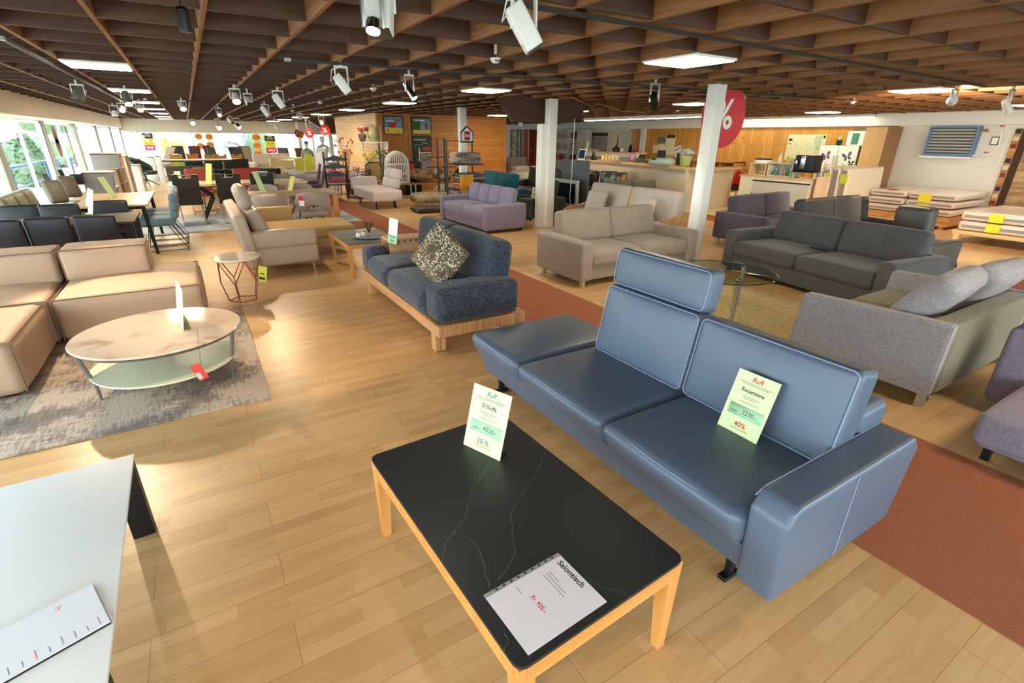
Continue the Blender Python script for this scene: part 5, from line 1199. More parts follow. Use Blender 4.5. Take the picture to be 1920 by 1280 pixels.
# headboard and ladder by the cabin
p = G(968, 322, .5); t = thing('bed', 'bed with grey headboard and white pillow right of the timber cabin', 'bed', (p.x+.6, p.y, 0)); b = B(); b.box(-.45, .9, 0, .45, 1.0, 1.02, .02); part('headboard', b, M('grey headboard', (150, 140, 136), .8), t); b = B(); b.cush((0, 0, .34), (.9, 1.8, .36), .06, n=3); part('mattress', b, m_signw, t, SM); b = B(); b.cush((-.05, .6, .60), (.7, .45, .18), .08, (0, 0, .03), 4); part('pillow', b, M('rosy pillow', (232, 208, 200), .8), t, SM)
p = G(942, 330, .25); t = thing('ladder_stool', 'small brass ladder stool before the timber cabin', 'stool', (p.x, p.y, 0), R(10)); m_br = M('brass', (196, 170, 110), .4, .6)
for s in (-1, 1):
    b = B(); b.leg((s*.26, -.1, 0), (s*.22, 0, .78), .04, .04); part('side_rail', b, m_br, t)
    b = B(); b.leg((s*.26, .22, 0), (s*.22, .03, .78), .04, .04); part('side_rail', b, m_br, t)
for z in (.35, .76): b = B(); b.box(-.24, -.03, z, .24, .03, z+.03); part('rung', b, m_br, t)
# television panel in front of the casing column's right side
t = thing('tv_stand', 'dark grey television panel with glass shelves and devices right of the casing column', 'tv stand', (7.55, 9.9, 0)); b = B(); b.box(.25, -.52, 0, .29, .52, 1.27, .004); part('back_panel', b, M('anthracite panel', (84, 88, 90), .4), t)
b = B(); b.box(-.2, -.5, .22, .25, .5, .235); b.box(-.2, -.5, .06, .25, .5, .075); part('glass_shelf', b, M('dark glass', (30, 32, 34), .1), t)
for y, z in ((-.25, .075), (.2, .075)): b = B(); b.box(-.1, y-.2, z, .2, y+.2, z+.07, .004); part('device', b, m_alum if y > 0 else m_black, t)
t = thing('television', 'silver framed television standing on the glass shelf of the dark panel', 'television', (7.55, 9.92, .24)); b = B(); b.box(.0, -.46, 0, .08, .46, .60, .01); part('bezel', b, M('silver bezel', (206, 208, 208), .35, .4), t); b = B(); b.box(-.006, -.41, .06, .0, .41, .52); part('screen', b, M('black screen', (20, 20, 24), .1), t)
item('power_cord', 'white cord hanging from the ceiling in front of the television panel', 'cord', (7.3, 9.35, 0), lambda b: b.tube([(0, 0, 2.44), (.0, .0, 1.6), (.02, .03, 1.0), (-.02, .0, .5), (.05, .05, .3)], .008, 5), m_signw)
for (px, py, s, l, c1, c2) in ((1103, 343, .42, 'brown framed picture leaning on the counter front', (150, 90, 56), (90, 56, 40)), (1141, 335, .40, 'teal picture with dark frame leaning on the counter front', (126, 160, 150), (50, 56, 56)), (1163, 334, .36, 'picture of an orange vase leaning next to the teal picture', (190, 140, 80), (70, 50, 40))):
    p = aY(px, py, 9.75 if px > 1120 else 12.1); t = thing('framed_picture', l, 'picture', (p.x, p.y, p.z-.2), R(-35)); b = B(TR((0, 0, 0), 0, R(-10))); b.box(-s/2, -.015, 0, s/2, .015, s*.95); part('frame', b, m_dleg, t); b = B(TR((0, 0, 0), 0, R(-10))); b.box(-s*.42, -.018, s*.08, s*.42, -.014, s*.87); part('picture', b, M('pic%d' % px, c1, .6, kind='blotch', col2=c2), t)
    b = B(); b.box(-s/2, .02, -p.z+.2, s/2, .14, 0); part('easel_box', b, M('dark low board', (60, 54, 50), .7), t)
# kitchen cupboard, coffee corner, fridge, tall cupboard
t = thing('sideboard', 'light kitchen sideboard with grey sliding doors and black rail', 'cupboard', (11.7, 7.10, .12))
b = B(); b.box(-.25, -.88, 0, .25, .86, .82); part('carcass', b, M('warm white front', (224, 214, 198), .5), t)
b = B(); b.box(-.28, -.90, .82, .27, .88, .86, .004); part('top_board', b, m_ctop, t)
for k in (0, 1): b = B(); b.box(-.262, -.85+.68*k, .04, -.25, -.19+.68*k, .72); o = part('sliding_door', b, M('grey door', (196, 192, 186), .5), t); b = B(); b.box(-.268, -.21+.68*k, .30, -.262, -.19+.68*k, .48); part('grip', b, m_black, o)
b = B(); b.box(-.264, -.87, .73, -.25, .52, .76); part('rail', b, m_black, t)
def cube_box(label, x, y, z, w, h, d=.34, m=None):
    t = thing('open_box', label, 'shelf box', (x, y, z)); b = B(); e = .022
    b.box(-d/2, -w/2, 0, d/2, w/2, e); b.box(-d/2, -w/2, h-e, d/2, w/2, h); b.box(-d/2, -w/2, e, d/2, -w/2+e, h-e); b.box(-d/2, w/2-e, e, d/2, w/2, h-e); b.box(d/2-.01, -w/2, 0, d/2, w/2, h); part('body', b, m or M('birch box', (222, 196, 150), .5), t)
cube_box('small open birch box on the sideboard, left of the glass box', 11.72, 7.62, .98, .42, .27); cube_box('large open birch box with glassware on the sideboard', 11.72, 7.06, .98, .60, .30, m=M('pale box', (214, 206, 190), .5))
for k, (dy, col) in enumerate(((.22, (40, 130, 96)), (.12, (60, 90, 110)), (.02, (150, 150, 160)), (-.08, (190, 120, 100)), (-.16, (30, 150, 60)), (-.24, (150, 190, 190)))):
    item('glass_bottle', '%s bottle in the large birch box' % ('teal', 'slate blue', 'grey', 'salmon', 'bright green', 'pale aqua')[k], 'bottle', (11.66, 7.06+dy*.85, 1.004), lambda b: bottle(b, .13+.03*(k % 3), .028), M('bt%d' % k, col, .2), flat=60)
t = thing('raclette_grill', 'white and black round appliance on the small birch box', 'appliance', (11.72, 7.62, 1.252)); b = B(); b.lathe((0, 0, 0), [(.20, 0), (.21, .06), (.2, .07), (0, .07)], 24, .8, 1.0); part('base', b, m_signw, t, 60); b = B(); b.lathe((0, 0, .07), [(.21, 0), (.2, .03), (0, .04)], 24, .8, 1.); part('lid', b, m_black, t, 60)
for k, (y, col, hh, l) in enumerate(((7.18, (226, 220, 190), .20, 'cream squeeze bottle on the large birch box'), (7.0, (206, 190, 60), .16, 'yellow jar with dark lid on the large birch box'), (6.84, (240, 214, 206), .09, 'pink white cup on the large birch box'))):
    item('bottle' if k < 2 else 'cup', l, 'bottle' if k < 2 else 'cup', (11.68, y, 1.282), lambda b: bottle(b, hh, .04) if k < 2 else b.lathe((0, 0, 0), [(.04, 0), (.05, hh), (.045, hh), (.036, .01)], 12), M('bj%d' % k, col, .4), flat=60)
t = thing('coffee_machine', 'black and chrome coffee machine on a black wire shelf', 'coffee machine', (11.7, 6.52, 1.122)); b = B(); b.box(-.2, -.2, 0, .2, .2, .34, .02); part('body', b, m_black, t); b = B(); b.box(-.215, -.04, .06, -.2, .06, .32, .004); part('chrome_strip', b, m_chrome, t); b = B(); b.tube([(-.2, .12, .24), (-.27, .12, .22), (-.27, .12, .16)], .016, 8); part('spout', b, m_chrome, t)
t = thing('wire_shelf', 'black wire shelf under the coffee machine', 'rack', (11.7, 6.48, .98))
b = B(); b.box(-.24, -.24, .125, .24, .26, .138); part('board', b, m_black, t)
for x in (-.22, .22):
    for y in (-.22, .24): b = B(); b.tube([(x, y, 0), (x, y, .126)], .008, 5); part('leg', b, m_black, t)
t = thing('leaning_board', 'peach coloured board leaning at the right end of the sideboard', 'board', (11.62, 6.08, .12)); b = B(); b.box(-.2, -.03, 0, .2, .03, .92, .004); part('board', b, M('peach board', (226, 184, 150), .6), t)
m_fr = M('fridge white', (214, 218, 210), .35)
a, c = aX(1541, 269, 15.2), aX(1613, 273, 15.2)
t = thing('refrigerator', 'white double-door fridge with butterfly stickers', 'refrigerator', (15.50, (a.y+c.y)/2, .122)); w = abs(a.y-c.y)/2; fh = c.z-.122
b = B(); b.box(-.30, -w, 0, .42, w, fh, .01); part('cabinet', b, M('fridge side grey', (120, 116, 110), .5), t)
for s in (-1, 1):
    b = B(); b.box(-.35, s*.006, .1, -.30, s*w, fh-.005, .008); o = part('door', b, m_fr, t); b = B(); b.tube([(-.36, s*.05, .6), (-.385, s*.05, .62), (-.385, s*.05, fh-.3), (-.36, s*.05, fh-.28)], .018, 8); part('handle', b, m_alum, o)
    b = B(TR((-.352, 0, 0)))
    for k, (y, z, q) in enumerate(((.42, 1.36, .11), (.62, 1.20, .07), (.35, 1.12, .06), (.60, 1.02, .06))):
        b.use(k % 3)
        yc = s*y*w*1.3; ta = .35*(k-1)
        for u in (-1, 1):
            for pl in ([(.04, 0), (.5, .95), (1.05, 1.1), (1.1, .55), (.6, .05)], [(.04, -.02), (.6, -.05), (.85, -.5), (.5, -.8), (.15, -.45)]):
                pp = [(yc+q*(u*a_*math.cos(ta)-c_*math.sin(ta)), z-.122+q*(u*a_*math.sin(ta)+c_*math.cos(ta))) for a_, c_ in pl]
                b.prism(pp, -.003, 0, 'x')
    part('butterfly_stickers', b, [M('violet sticker', (88, 60, 110), .5), m_black, M('rose sticker', (190, 140, 150), .5)], o)
t = thing('appliance_box', 'white carton with green picture on top of the fridge', 'carton', (15.45, aX(1608, 260, 15.2).y+.07, fh+.124)); b = B(); b.box(-.2, -.22, 0, .2, .22, .36); part('carton', b, m_signw, t); b = B(); b.box(-.203, -.08, .02, -.2, .10, .30); part('printed_picture', b, M('green print', (62, 132, 120), .6), t); b = B(TR((0, 0, .36), 0, 0, R(-18))); b.box(-.2, -.22, 0, .18, .22, .006); part('flap', b, m_black, t)
item('figurine', 'small green-headed dark figurine on top of the fridge', 'figurine', (15.3, aX(1571, 262, 15.2).y, fh+.124), lambda b: (b.box(-.04, -.06, 0, .04, .06, .14, .02), b.use(1).ball((0, 0, .17), .06, 10)), [m_black, M('apple green pot')])
a, c = aX(1626, 238, 15.2), aX(1669, 236, 15.2)
t = thing('wardrobe', 'tall oak-look cupboard between the fridge and the white wall', 'cupboard', (15.54, (a.y+c.y)/2, .122)); w = abs(a.y-c.y)/2
b = B(); b.box(-.36, -w, 0, .40, w, 1.99, .004); part('carcass', b, M('brown cupboard side', (168, 122, 80), .5), t); b = B(); b.box(-.38, -w+.01, .05, -.36, w-.01, 1.97); part('door', b, M('oak look door', (200, 164, 112), .45, kind='wood', axis='Z', col2=(184, 146, 96)), t)
# red bag on a stool behind the counter end
p = G(1376, 382, .12); t = thing('office_stool', 'black swivel stool on chrome foot behind the counter end', 'stool', (p.x, p.y, .12)); b = B(); b.cush((0, 0, .42), (.42, .42, .10), .04, n=3); part('seat', b, m_black, t, SM); b = B(); b.tube([(0, 0, .06), (0, 0, .38)], .03, 8); part('stem', b, m_chrome, t)
for k in range(5): b = B(); b.tube([(0, 0, .09), (.26*math.cos(k*1.257), .26*math.sin(k*1.257), .03)], [.025, .018], 6); part('foot', b, m_chrome, t)
b = B(TR((p.x, p.y, .60))); b.cush((0, 0, .19), (.36, .30, .38), .12, (0, 0, 0), 7, wr=.05); tag(part('bag', b, M('red plastic bag', (214, 30, 30), .35), None, SM), 'red plastic bag lying on the black stool behind the counter', 'bag')
# mattresses
m_mat = M('wrapped mattress', (232, 214, 204), .35, coat=.5); m_matg = M('grey mattress border', (150, 142, 140), .5); m_matc = M('creamy mattress cover', (240, 222, 198), .6)
def matt(label, x0, y0, z0, x1, y1, z1, face='-x', group=None):
    t = thing('mattress', label, 'mattress', ((x0+x1)/2, (y0+y1)/2, z0), 0, group); hx, hy, h = (x1-x0)/2, (y1-y0)/2, z1-z0
    b = B(); b.cush((0, 0, h/2), (2*hx, 2*hy, h), .05, (.004, .004, .008), 5, seg=3); part('body', b, m_mat, t, SM)
    b = B(); b.box(-hx-.004, -hy+.05, h*.30, -hx+.01, hy-.05, h*.62) if face == '-x' else b.box(-hx+.05, -hy-.004, h*.3, hx-.05, -hy+.01, h*.62); part('border_band', b, m_matg, t)
    return t
for k in range(4):
    y = 6.68-.195*k; t = thing('mattress', 'mattress standing upright by the fridge, %s of the four' % ('farthest', 'second farthest', 'second nearest', 'nearest')[k], 'mattress', (13.42, y, 0), 0, 'upright mattresses'); T = TR((0, 0, 0), 0, R(-3))
    b = B(T); b.cush((0, 0, .60), (1.62, .18, 1.2), .05, (0, .006, 0), 5, seg=3); part('body', b, m_matc if k == 3 else m_mat, t, SM); b = B(T); b.box(-.815, -.05, .06, -.80, .05, 1.14); part('border_band', b, m_matg, t)
    if k in (1, 3): b = B(T); b.box(-.822, -.085, .86, -.815, .085, 1.06); part('price_label', b, M('yellow green card'), t)
z1_ = aX(1640, 352, 13.65).z
t = thing('divan', 'low orange timber base under the two mattress piles', 'bed base', (14.5, 5.3, 0)); b = B(); b.box(-.95, -1.0, .06, .95, .66, .26, .01); part('slatted_base', b, M('orange timber', (222, 160, 96), .5, kind='wood', axis='Y'), t)
for sx in (-1, 1):
    for sy in (-.88, .55): b = B(); b.box(sx*.85-.04, sy-.04, 0, sx*.85+.04, sy+.04, .07); part('leg', b, m_oak, t)
ht = (z1_-.26)/3
for j, (y0, y1, s) in enumerate(((5.24, 5.98, 'left'), (4.30, 5.20, 'right'))):
    for k in range(3): matt('plastic-wrapped mattress, %s in the %s pile by the white wall' % (('lowest', 'middle', 'topmost')[k], s), 13.6+.02*k, y0, .268+ht*k, 15.45, y1, .268+ht*(k+1)-.024, group='mattress piles by the wall')
item('label_card', 'red label lying on the front edge of the left mattress pile', 'label', (13.75, 5.55, z1_-.008), lambda b: b.box(-.1, -.09, 0, .1, .09, .006), m_redp)
for k in (0, 1): item('label_card', 'yellow label hanging on the right mattress pile, %s one' % ('upper', 'lower')[k], 'label', (13.585, 4.85, z1_-.12-.22*k), lambda b: b.box(-.006, -.12, -.09, 0, .12, .09), M('bright yellow label', (240, 222, 50), .5))
t = thing('bed', 'pale timber bed frame carrying two wrapped mattresses at the right edge', 'bed frame', (13.0, 2.9, 0)); m_bw = M('pale bed timber', (226, 196, 148), .5, kind='wood', axis='Y', col2=(212, 178, 128))
b = B(); b.box(-1.0, -.85, .17, 1.0, .80, .235, .004); part('frame', b, m_bw, t)
for sx in (-1, 1):
    for sy in (-.80, .72): b = B(); b.leg((sx*.95, sy-.0, 0), (sx*.95, sy, .17), .07, .09); part('leg', b, m_bw, t)
for k in (0, 1): matt('grey-edged wrapped mattress on the pale bed frame, %s' % ('lower one', 'upper one')[k], 12.05, 2.1, .245+.178*k, 13.95, 3.66, .405+.178*k)
for k in (0, 1): item('label_card', 'yellow label on the bed frame mattresses, %s' % ('lower', 'upper')[k], 'label', (12.035, 3.15, .33+.175*k), lambda b: b.box(-.006, -.10, -.075, 0, .10, .075), M('bright yellow label'))
for k in (0, 1): item('label_card', 'magenta label on the bed frame mattresses, %s' % ('lower', 'upper')[k], 'label', (12.035, 2.62-.02*k, .33+.175*k), lambda b: b.box(-.006, -.10, -.03, 0, .10, .03), M('magenta label', (206, 50, 90), .5))
for k, (y, col) in enumerate(((2.45, (30, 26, 28)), (2.25, (150, 36, 40)))): item('bolster', '%s bolster lying on the upper bed frame mattress' % ('black', 'dark red')[k], 'bolster', (12.6+.15*k, y, .68), lambda b: b.tube([(-.25, 0, 0), (.25, .12, 0)], .085, 14), M('bol%d' % k, col, .7), flat=50)
# wall heater with pipes, patchwork carpet
a, c = aX(1745, 237, 15.8), aX(1820, 293, 15.8); t = thing('wall_heater', 'louvred air heater with blue frame on the white wall', 'heater', (15.85, (a.y+c.y)/2, (a.z+c.z)/2)); w, h = abs(a.y-c.y)/2, abs(a.z-c.z)/2; m_hb = M('heater blue', (104, 138, 184), .5)
b = B(); b.box(-.06, -w, -h, .14, w, -h+.04); b.box(-.06, -w, h-.04, .14, w, h); b.box(-.06, -w, -h+.04, .14, -w+.04, h-.04); b.box(-.06, w-.04, -h+.04, .14, w, h-.04); part('frame', b, m_hb, t)
for k in range(8): z = -h+.06+(2*h-.1)*k/8; b = B(TR((-.005, 0, z+.03), 0, 0, R(35))); b.box(-.022, -w+.045, -.004, .022, w-.045, .004); part('louvre', b, M('louvre cream', (222, 222, 214), .4), t)
b = B(); b.box(.10, -w+.03, -h+.03, .13, w-.03, h-.03); part('back_plate', b, M('heater inside', (96, 98, 100), .6), t)
b = B(); b.box(-.08, -w, -h-.06, .14, w+.05, -h-.015); part('shelf_bracket', b, m_signw, t)
y0 = (a.y+c.y)/2-w
t = thing('heating_pipe', 'white heating pipes with red valves right of the air heater', 'pipe', (15.9, y0, 1.75)); b = B(); b.tube([(0, 0, .28), (0, -.38, .28), (0, -.42, -.1), (0, -.30, -.26), (0, 0, -.28)], .022, 8); part('pipe_loop', b, m_signw, t); b = B(); b.tube([(0, -.52, .34), (0, -.52, -.5), (0, -.12, -.5)], .016, 6); part('thin_pipe', b, m_signw, t)
for y, z in ((-.36, .36), (-.24, -.20)): b = B(); b.lathe((-.03, y, z), [(.04, -.012), (.045, 0), (.04, .012), (0, .012)], 12); part('valve_wheel', b, m_redp, t)
b = B(); b.tube([(-.0, 0, .27), (0, -.14, .27)], .035, 8); part('coupling', b, M('brass', (196, 170, 110), .4, .6), t)
t = thing('thermostat', 'small white thermostat box with dark rim on the white wall', 'thermostat', (15.97, aX(1866, 264, 15.97).y, aX(1866, 264, 15.97).z)); b = B(); b.box(-.03, -.075, -.09, .03, .075, .09, .01); part('housing', b, M('dark grey plastic'), t); b = B(); b.box(-.034, -.055, -.07, -.029, .055, .07); part('face', b, m_signw, t)
a = aX(1905, 240, 15.9); c = aX(1868, 388, 15.9); t = thing('hanging_carpet', 'patchwork brown and beige carpet hanging at the right edge of the white wall', 'carpet', (15.93, a.y-.75, (a.z+c.z)/2)); h = (a.z-c.z)/2
b = B(); b.box(-.012, -.75, -h, .012, .75, h); r3 = random.Random(4)
for k in range(11):
    z = -h+.09+2*h*k/11; b.use(2+k % 4).box(-.016, .64, z-.05, -.012, .735, z+.045)
b.use(1).box(-.016, .48, -h, -.012, .62, h)
for k in range(9): y, z = r3.uniform(-.65, .35), r3.uniform(-h+.1, h-.1); b.use(2+k % 4).box(-.016, y-.05, z-.05, -.012, y+.05, z+.05)
part('pile', b, [M('beige brown weave', (196, 166, 128), .9, kind='bands', col2=(140, 106, 76), axis='Z'), M('dark brown weave', (70, 46, 34), .9), M('patch red', (150, 40, 36), .9), M('patch cream', (222, 200, 160), .9), M('patch navy', (52, 50, 66), .9), M('patch orange', (206, 130, 60), .9)], t)
# ================================================================== in front of the timber cabin
m_pf = M('dark picture frame', (40, 34, 28), .5)
def wallpic(label, px0, py0, px1, py1, col, c2, Y=17.38, parts_=()):
    a, c = aY(px0, py0, Y), aY(px1, py1, Y); t = thing('picture', label, 'picture', ((a.x+c.x)/2, Y, (a.z+c.z)/2)); w, h = (c.x-a.x)/2, (a.z-c.z)/2
    b = B(); b.box(-w, -.02, -h, w, .01, h, .004); part('frame', b, m_pf, t)
    b = B(); b.box(-w+.04, -.024, -h+.04, w-.04, -.019, h-.04); part('picture', b, M('pic '+label[:9], col, .5, kind='blotch', col2=c2, sc=.8), t)
    if parts_:
        b = B(); ms = []
        for k, (x, z, rx, rz, cc) in enumerate(parts_): b.use(k).cush((x*w, -.026-.0005*k, z*h), (rx*w*2, .004, rz*h*2), .0019, n=4); ms.append(M('dab %d %d %d' % cc, cc, .6))
        part('painted_shapes', b, ms, t)
    return t
wallpic('framed seaside picture with yellow ground and red shape on the cabin door', 717, 216, 757, 252, (104, 158, 186), (74, 128, 170), parts_=((0, -.62, .9, .32, (214, 200, 84)), (-.1, .0, .34, .28, (178, 44, 40)), (.45, .52, .36, .12, (196, 90, 60)), (-.35, .42, .4, .05, (232, 236, 236)), (-.62, -.55, .18, .14, (196, 140, 70)), (.5, -.7, .14, .16, (222, 150, 50))))
wallpic('framed beach picture with green plants and red shape, right of the batten', 770, 219, 809, 252, (110, 160, 176), (84, 136, 160), parts_=((0, -.72, .9, .22, (210, 190, 70)), (-.5, .05, .38, .55, (52, 88, 48)), (.5, -.05, .14, .34, (170, 44, 52)), (-.2, .62, .5, .06, (232, 236, 236))))
wallpic('tall dark framed picture with red car-like shape and white lines', 771, 254, 810, 288, (44, 58, 52), (30, 38, 38), parts_=((.5, -.45, .40, .22, (176, 56, 54)), (-.2, .55, .6, .05, (190, 196, 190)), (-.4, .0, .4, .03, (150, 160, 156)), (.3, .2, .25, .05, (150, 160, 156))))
wallpic('lower dark green framed picture beneath the dark picture', 773, 290, 800, 321, (52, 92, 76), (36, 52, 46), parts_=((.1, .2, .5, .3, (140, 100, 92)),))
a, c = aY(789, 287, 16.9), aY(811, 334, 16.9)
t = thing('hanging_blanket', 'grey striped blanket hanging beside the dark pictures', 'blanket', ((a.x+c.x)/2, 16.9, (a.z+c.z)/2)); w, h = (c.x-a.x)/2, (a.z-c.z)/2
b = B(); b.cush((0, 0, 0), (2*w, .04, 2*h), .015, (0, .01, 0), 6, wr=.01); part('cloth', b, M('grey banded wool', (176, 164, 158), .9, kind='bands', col2=(96, 92, 94), axis='Z', sc=.8), t, SM)
b = B(); b.tube([(-w-.05, 0, -a.z+.1-h+.0), (-w-.05, 0, h+.16)], .015, 6); b.tube([(-w-.05, 0, h+.02), (w, 0, h+.02)], .012, 6); part('stand_pole', b, m_signw, t)
# white arched cage on the plank bench
m_bench = M('plank bench wood', (196, 146, 84), .5, kind='wood', axis='X', col2=(170, 120, 64))
p = G(768, 355, .42); t = thing('bench', 'slatted wooden bench with steel legs carrying the white cage', 'bench', (6.0, 15.3, 0), R(0))
for k in range(4): b = B(); b.box(-1.0, -.24+.125*k, .38, 1.1, -.13+.125*k, .42, .004); part('slat', b, m_bench, t)
for sx in (-.85, -.25, .85):
    for sy in (-.2, .2): b = B(); b.tube([(sx, sy, 0), (sx, sy, .38)], .024, 8); part('leg', b, m_alum, t)
bx, by = 6.0, 15.3
a, c = aY(725, 350, by), aY(769, 350, by); rC = (c.x-a.x)/2; topz = aY(748, 283, by).z
t = thing('cage', 'white arched wire cage standing on the slatted bench', 'cage', ((a.x+c.x)/2, by, .422)); m_cw = M('white wire', (236, 234, 226), .5); hC = topz-.42; hs = hC-rC
for k in range(18):
    an = PI*k/18; ca, sa = math.cos(an), math.sin(an)
    pts = [(rC*ca, rC*.55*sa, 0), (rC*ca, rC*.55*sa, hs)]+[(rC*ca*math.cos(q), rC*.55*sa*math.cos(q), hs+rC*math.sin(q)) for q in [PI*j/10 for j in range(1, 10)]]+[(-rC*ca, -rC*.55*sa, hs), (-rC*ca, -rC*.55*sa, 0)]
    b = B(); b.tube(pts, .009, 4); part('wire', b, m_cw, t)
for z in (.02, hs*.5, hs): b = B(); b.tube([(rC*math.cos(2*PI*k/24), rC*.55*math.sin(2*PI*k/24), z) for k in range(24)], .014, 5, True); part('hoop', b, m_cw, t)
# blanket racks
m_rk = M('dark rack steel', (52, 54, 58), .4, .5)
def rack(label, px0, px1, Yr, ptop, zt=None):
    a, c = aY(px0, ptop, Yr), aY(px1, ptop, Yr); t = thing('blanket_rack', label, 'rack', ((a.x+c.x)/2, Yr, 0)); w = (c.x-a.x)/2; h = a.z
    b = B(); b.tube([(-w, 0, 0), (-w, 0, h), (w, 0, h), (w, 0, 0)], .024, 6); part('frame', b, m_rk, t)
    return t, w, h
t, w, h = rack('dark steel display rack without goods, left of the blanket rack', 819, 832, 12.95, 259)
for z in (1.0, 1.25): b = B(); b.tube([(-w-.35, -.05, z), (w+.3, -.05, z)], .012, 5); part('arm', b, m_rk, t)
t, w, h = rack('dark steel rack with folded blankets and white sign on top', 836, 885, 11.45, 264)
YB = 11.45; zt = aY(875, 238, YB).z; zs = aY(875, 266, YB).z; xs0, xs1 = aY(864, 250, YB).x-t.location.x, aY(886, 250, YB).x-t.location.x
b = B(); q = [(xs0, zs), (xs1, zs), (xs1, zt-.12), (xs1-.14, zt), (xs0+.14, zt), (xs0, zt-.12)]; b.prism(q, -.02, .0, 'y'); o = part('sign_board', b, m_signw, t)
b = B(); b.tube([(x, -.01, z) for x, z in q], .022, 5, True); part('sign_rim', b, m_rk, o)
b = B(); xm = (xs0+xs1)/2; zm = (zs+zt)/2; b.box(xm-.075, -.026, zm-.13, xm+.075, -.0205, zm+.07); b.use(1).text('50%', .075, TR((xm, -.028, zm-.03), 0, R(90))); part('red_print', b, [m_redp, m_signw], o, 0)
for z in (.60, 1.16): b = B(); b.box(-w-.04, -.54, z-.02, w+.04, .06, z); part('shelf', b, m_rk, t)
tx = t.location.x
def blk(label, x, z, w_, h_, col, c2, y=YB-.31, d=.44):
    b = B(TR((x, y, z+h_/2))); b.cush((0, 0, 0), (w_, d, h_), min(.05, h_*.45), (0, .01, .012), 8, wr=.03 if h_ > .1 else .012); tag(part('folded_blanket', b, M('bl%d%d%d' % col, col, .9, kind='bands', col2=c2, axis='Z', sc=2), None, SM), label, 'blanket', 'folded blankets on the rack')
for k, (col, c2, l) in enumerate((((206, 116, 60), (120, 66, 44), 'rust brown folded blanket at the bottom of the rack stack'), ((226, 140, 70), (150, 80, 44), 'orange-brown folded blanket second from the bottom'), ((150, 92, 66), (80, 56, 50), 'dark brown folded blanket in the middle of the rack stack'), ((188, 176, 168), (120, 112, 112), 'grey folded blanket near the top of the rack stack'), ((110, 118, 140), (80, 86, 110), 'blue-grey folded blanket topmost on the lower rack shelf'))):
    blk(l, tx+.10, .604+.072*k, .62, .055, col, c2)
blk('beige and black striped throw heaped on the upper rack shelf', tx, 1.166, .62, .24, (196, 176, 156), (70, 64, 62))
b = B(TR((tx-.10, YB-.56, .80))); b.cush((0, 0, 0), (.34, .04, .26), .015, (0, .01, 0), 6, wr=.03)
for k in range(14): b.tube([(-.16+.0245*k, 0, -.11), (-.16+.0245*k, -.012*(k % 3), -.20), (-.165+.0245*k, .0, -.25-.05*(k % 3))], .008, 4)
tag(part('fringed_throw', b, M('amber throw', (230, 154, 40), .9), None, SM), 'amber fringed throw hanging over the front of the rack', 'throw')
for k, (px, py, s, col, c2, l) in enumerate(((805, 336, 1., (186, 150, 110), (140, 96, 66), 'beige and red patterned folded rug heaped on the bench end'), (828, 342, .8, (200, 176, 140), (120, 84, 60), 'tan folded rug beside the heaped patterned rug'))):
    p = Vector((6.05+.70*k, 0, 0)); b = B(TR((p.x, 15.3, .425+.21), R(15*k), 0, R(14))); b.cush((0, 0, 0), (.66*s, .42, .26), .08, (0, .02, .03), 6, wr=.05); tag(part('folded_rug', b, M('frug%d' % k, col, .9, kind='blotch', col2=c2, sc=1.5), None, SM), l, 'rug')
for k, (px, py, sx, h_, col, c2, l) in enumerate(((818, 383, 1.1, .22, (176, 156, 120), (130, 108, 80), 'tan rolled rug heap on the floor left of the lilac sofa'), (842, 372, 1.2, .40, (206, 196, 180), (170, 150, 130), 'cream rug bundle behind the far arm of the lilac sofa'), (815, 392, .9, .09, (86, 74, 66), (60, 52, 48), 'flat dark rug lying under the tan rug heap'))):
    p = G(px, py, .05); b = B(TR((p.x+(-.1, .35, -.1)[k], p.y+(0, .3, 0)[k], h_/2+(.13 if k == 0 else .02)))); b.cush((0, 0, 0), (sx, .6, h_), h_*.4, (0, 0, .02), 7, wr=.04 if k < 2 else .01); tag(part('rolled_rug', b, M('rrug%d' % k, col, .9, kind='blotch', col2=c2), None, SM), l, 'rug')
p = G(778, 352, .1); t = thing('display_stand', 'black cube stand with red bag behind the slatted bench', 'stand', (5.95, 16.0, 0)); b = B(); b.box(-.28, -.2, 0, .28, .2, 1.02, .004); part('body', b, m_black, t); b = B(); b.cush((-.05, -.22, .86), (.22, .05, .2), .02, n=2); part('red_bag', b, m_redp, t)
p = G(828, 362, .3); t = thing('lantern', 'dark house-shaped lantern on the bench end right of the rugs', 'lantern', (7.40, 15.2, 0)); b = B(); b.box(-.22, -.18, 0, .22, .18, .58); part('body', b, m_black, t); b = B(); b.prism([(-.27, .58), (.27, .58), (0, .86)], -.22, .22, 'y'); part('roof', b, m_black, t)
b = B(); b.box(-.15, -.188, .12, .15, -.179, .46); part('amber_window', b, M('amber glass', (196, 110, 60), .3), t)
# rocking chair, rattan chairs, vases, mannequins, dolls
p = G(640, 376, 0); t = thing('ladder_chair', 'dark turned-wood rocking chair with ladder back and pink cushion', 'chair', (p.x, p.y+.3, 0), R(170)); m_dw = M('dark turned wood', (62, 32, 24), .35)
for s in (-1, 1):
    b = B(); b.tube([(s*.28, .26, .05), (s*.28, .27, .45), (s*.29, .32, .8), (s*.29, .40, 1.25)], [.022, .026, .022, .026], 8); b.ball((s*.29, .41, 1.29), .035, 8); part('back_post', b, m_dw, t, 50)
    b = B(); b.tube([(s*.28, -.26, .05), (s*.28, -.24, .66)], .022, 8); part('front_post', b, m_dw, t, 50)
    b = B(); b.tube([(s*.28, -.45, .10), (s*.28, -.2, .03), (s*.28, .2, .03), (s*.28, .55, .12)], .02, 6); part('rocker', b, m_dw, t, 50)
    b = B(); b.tube([(s*.28, -.28, .66), (s*.29, .30, .70)], .022, 6); part('arm', b, m_dw, t, 50)
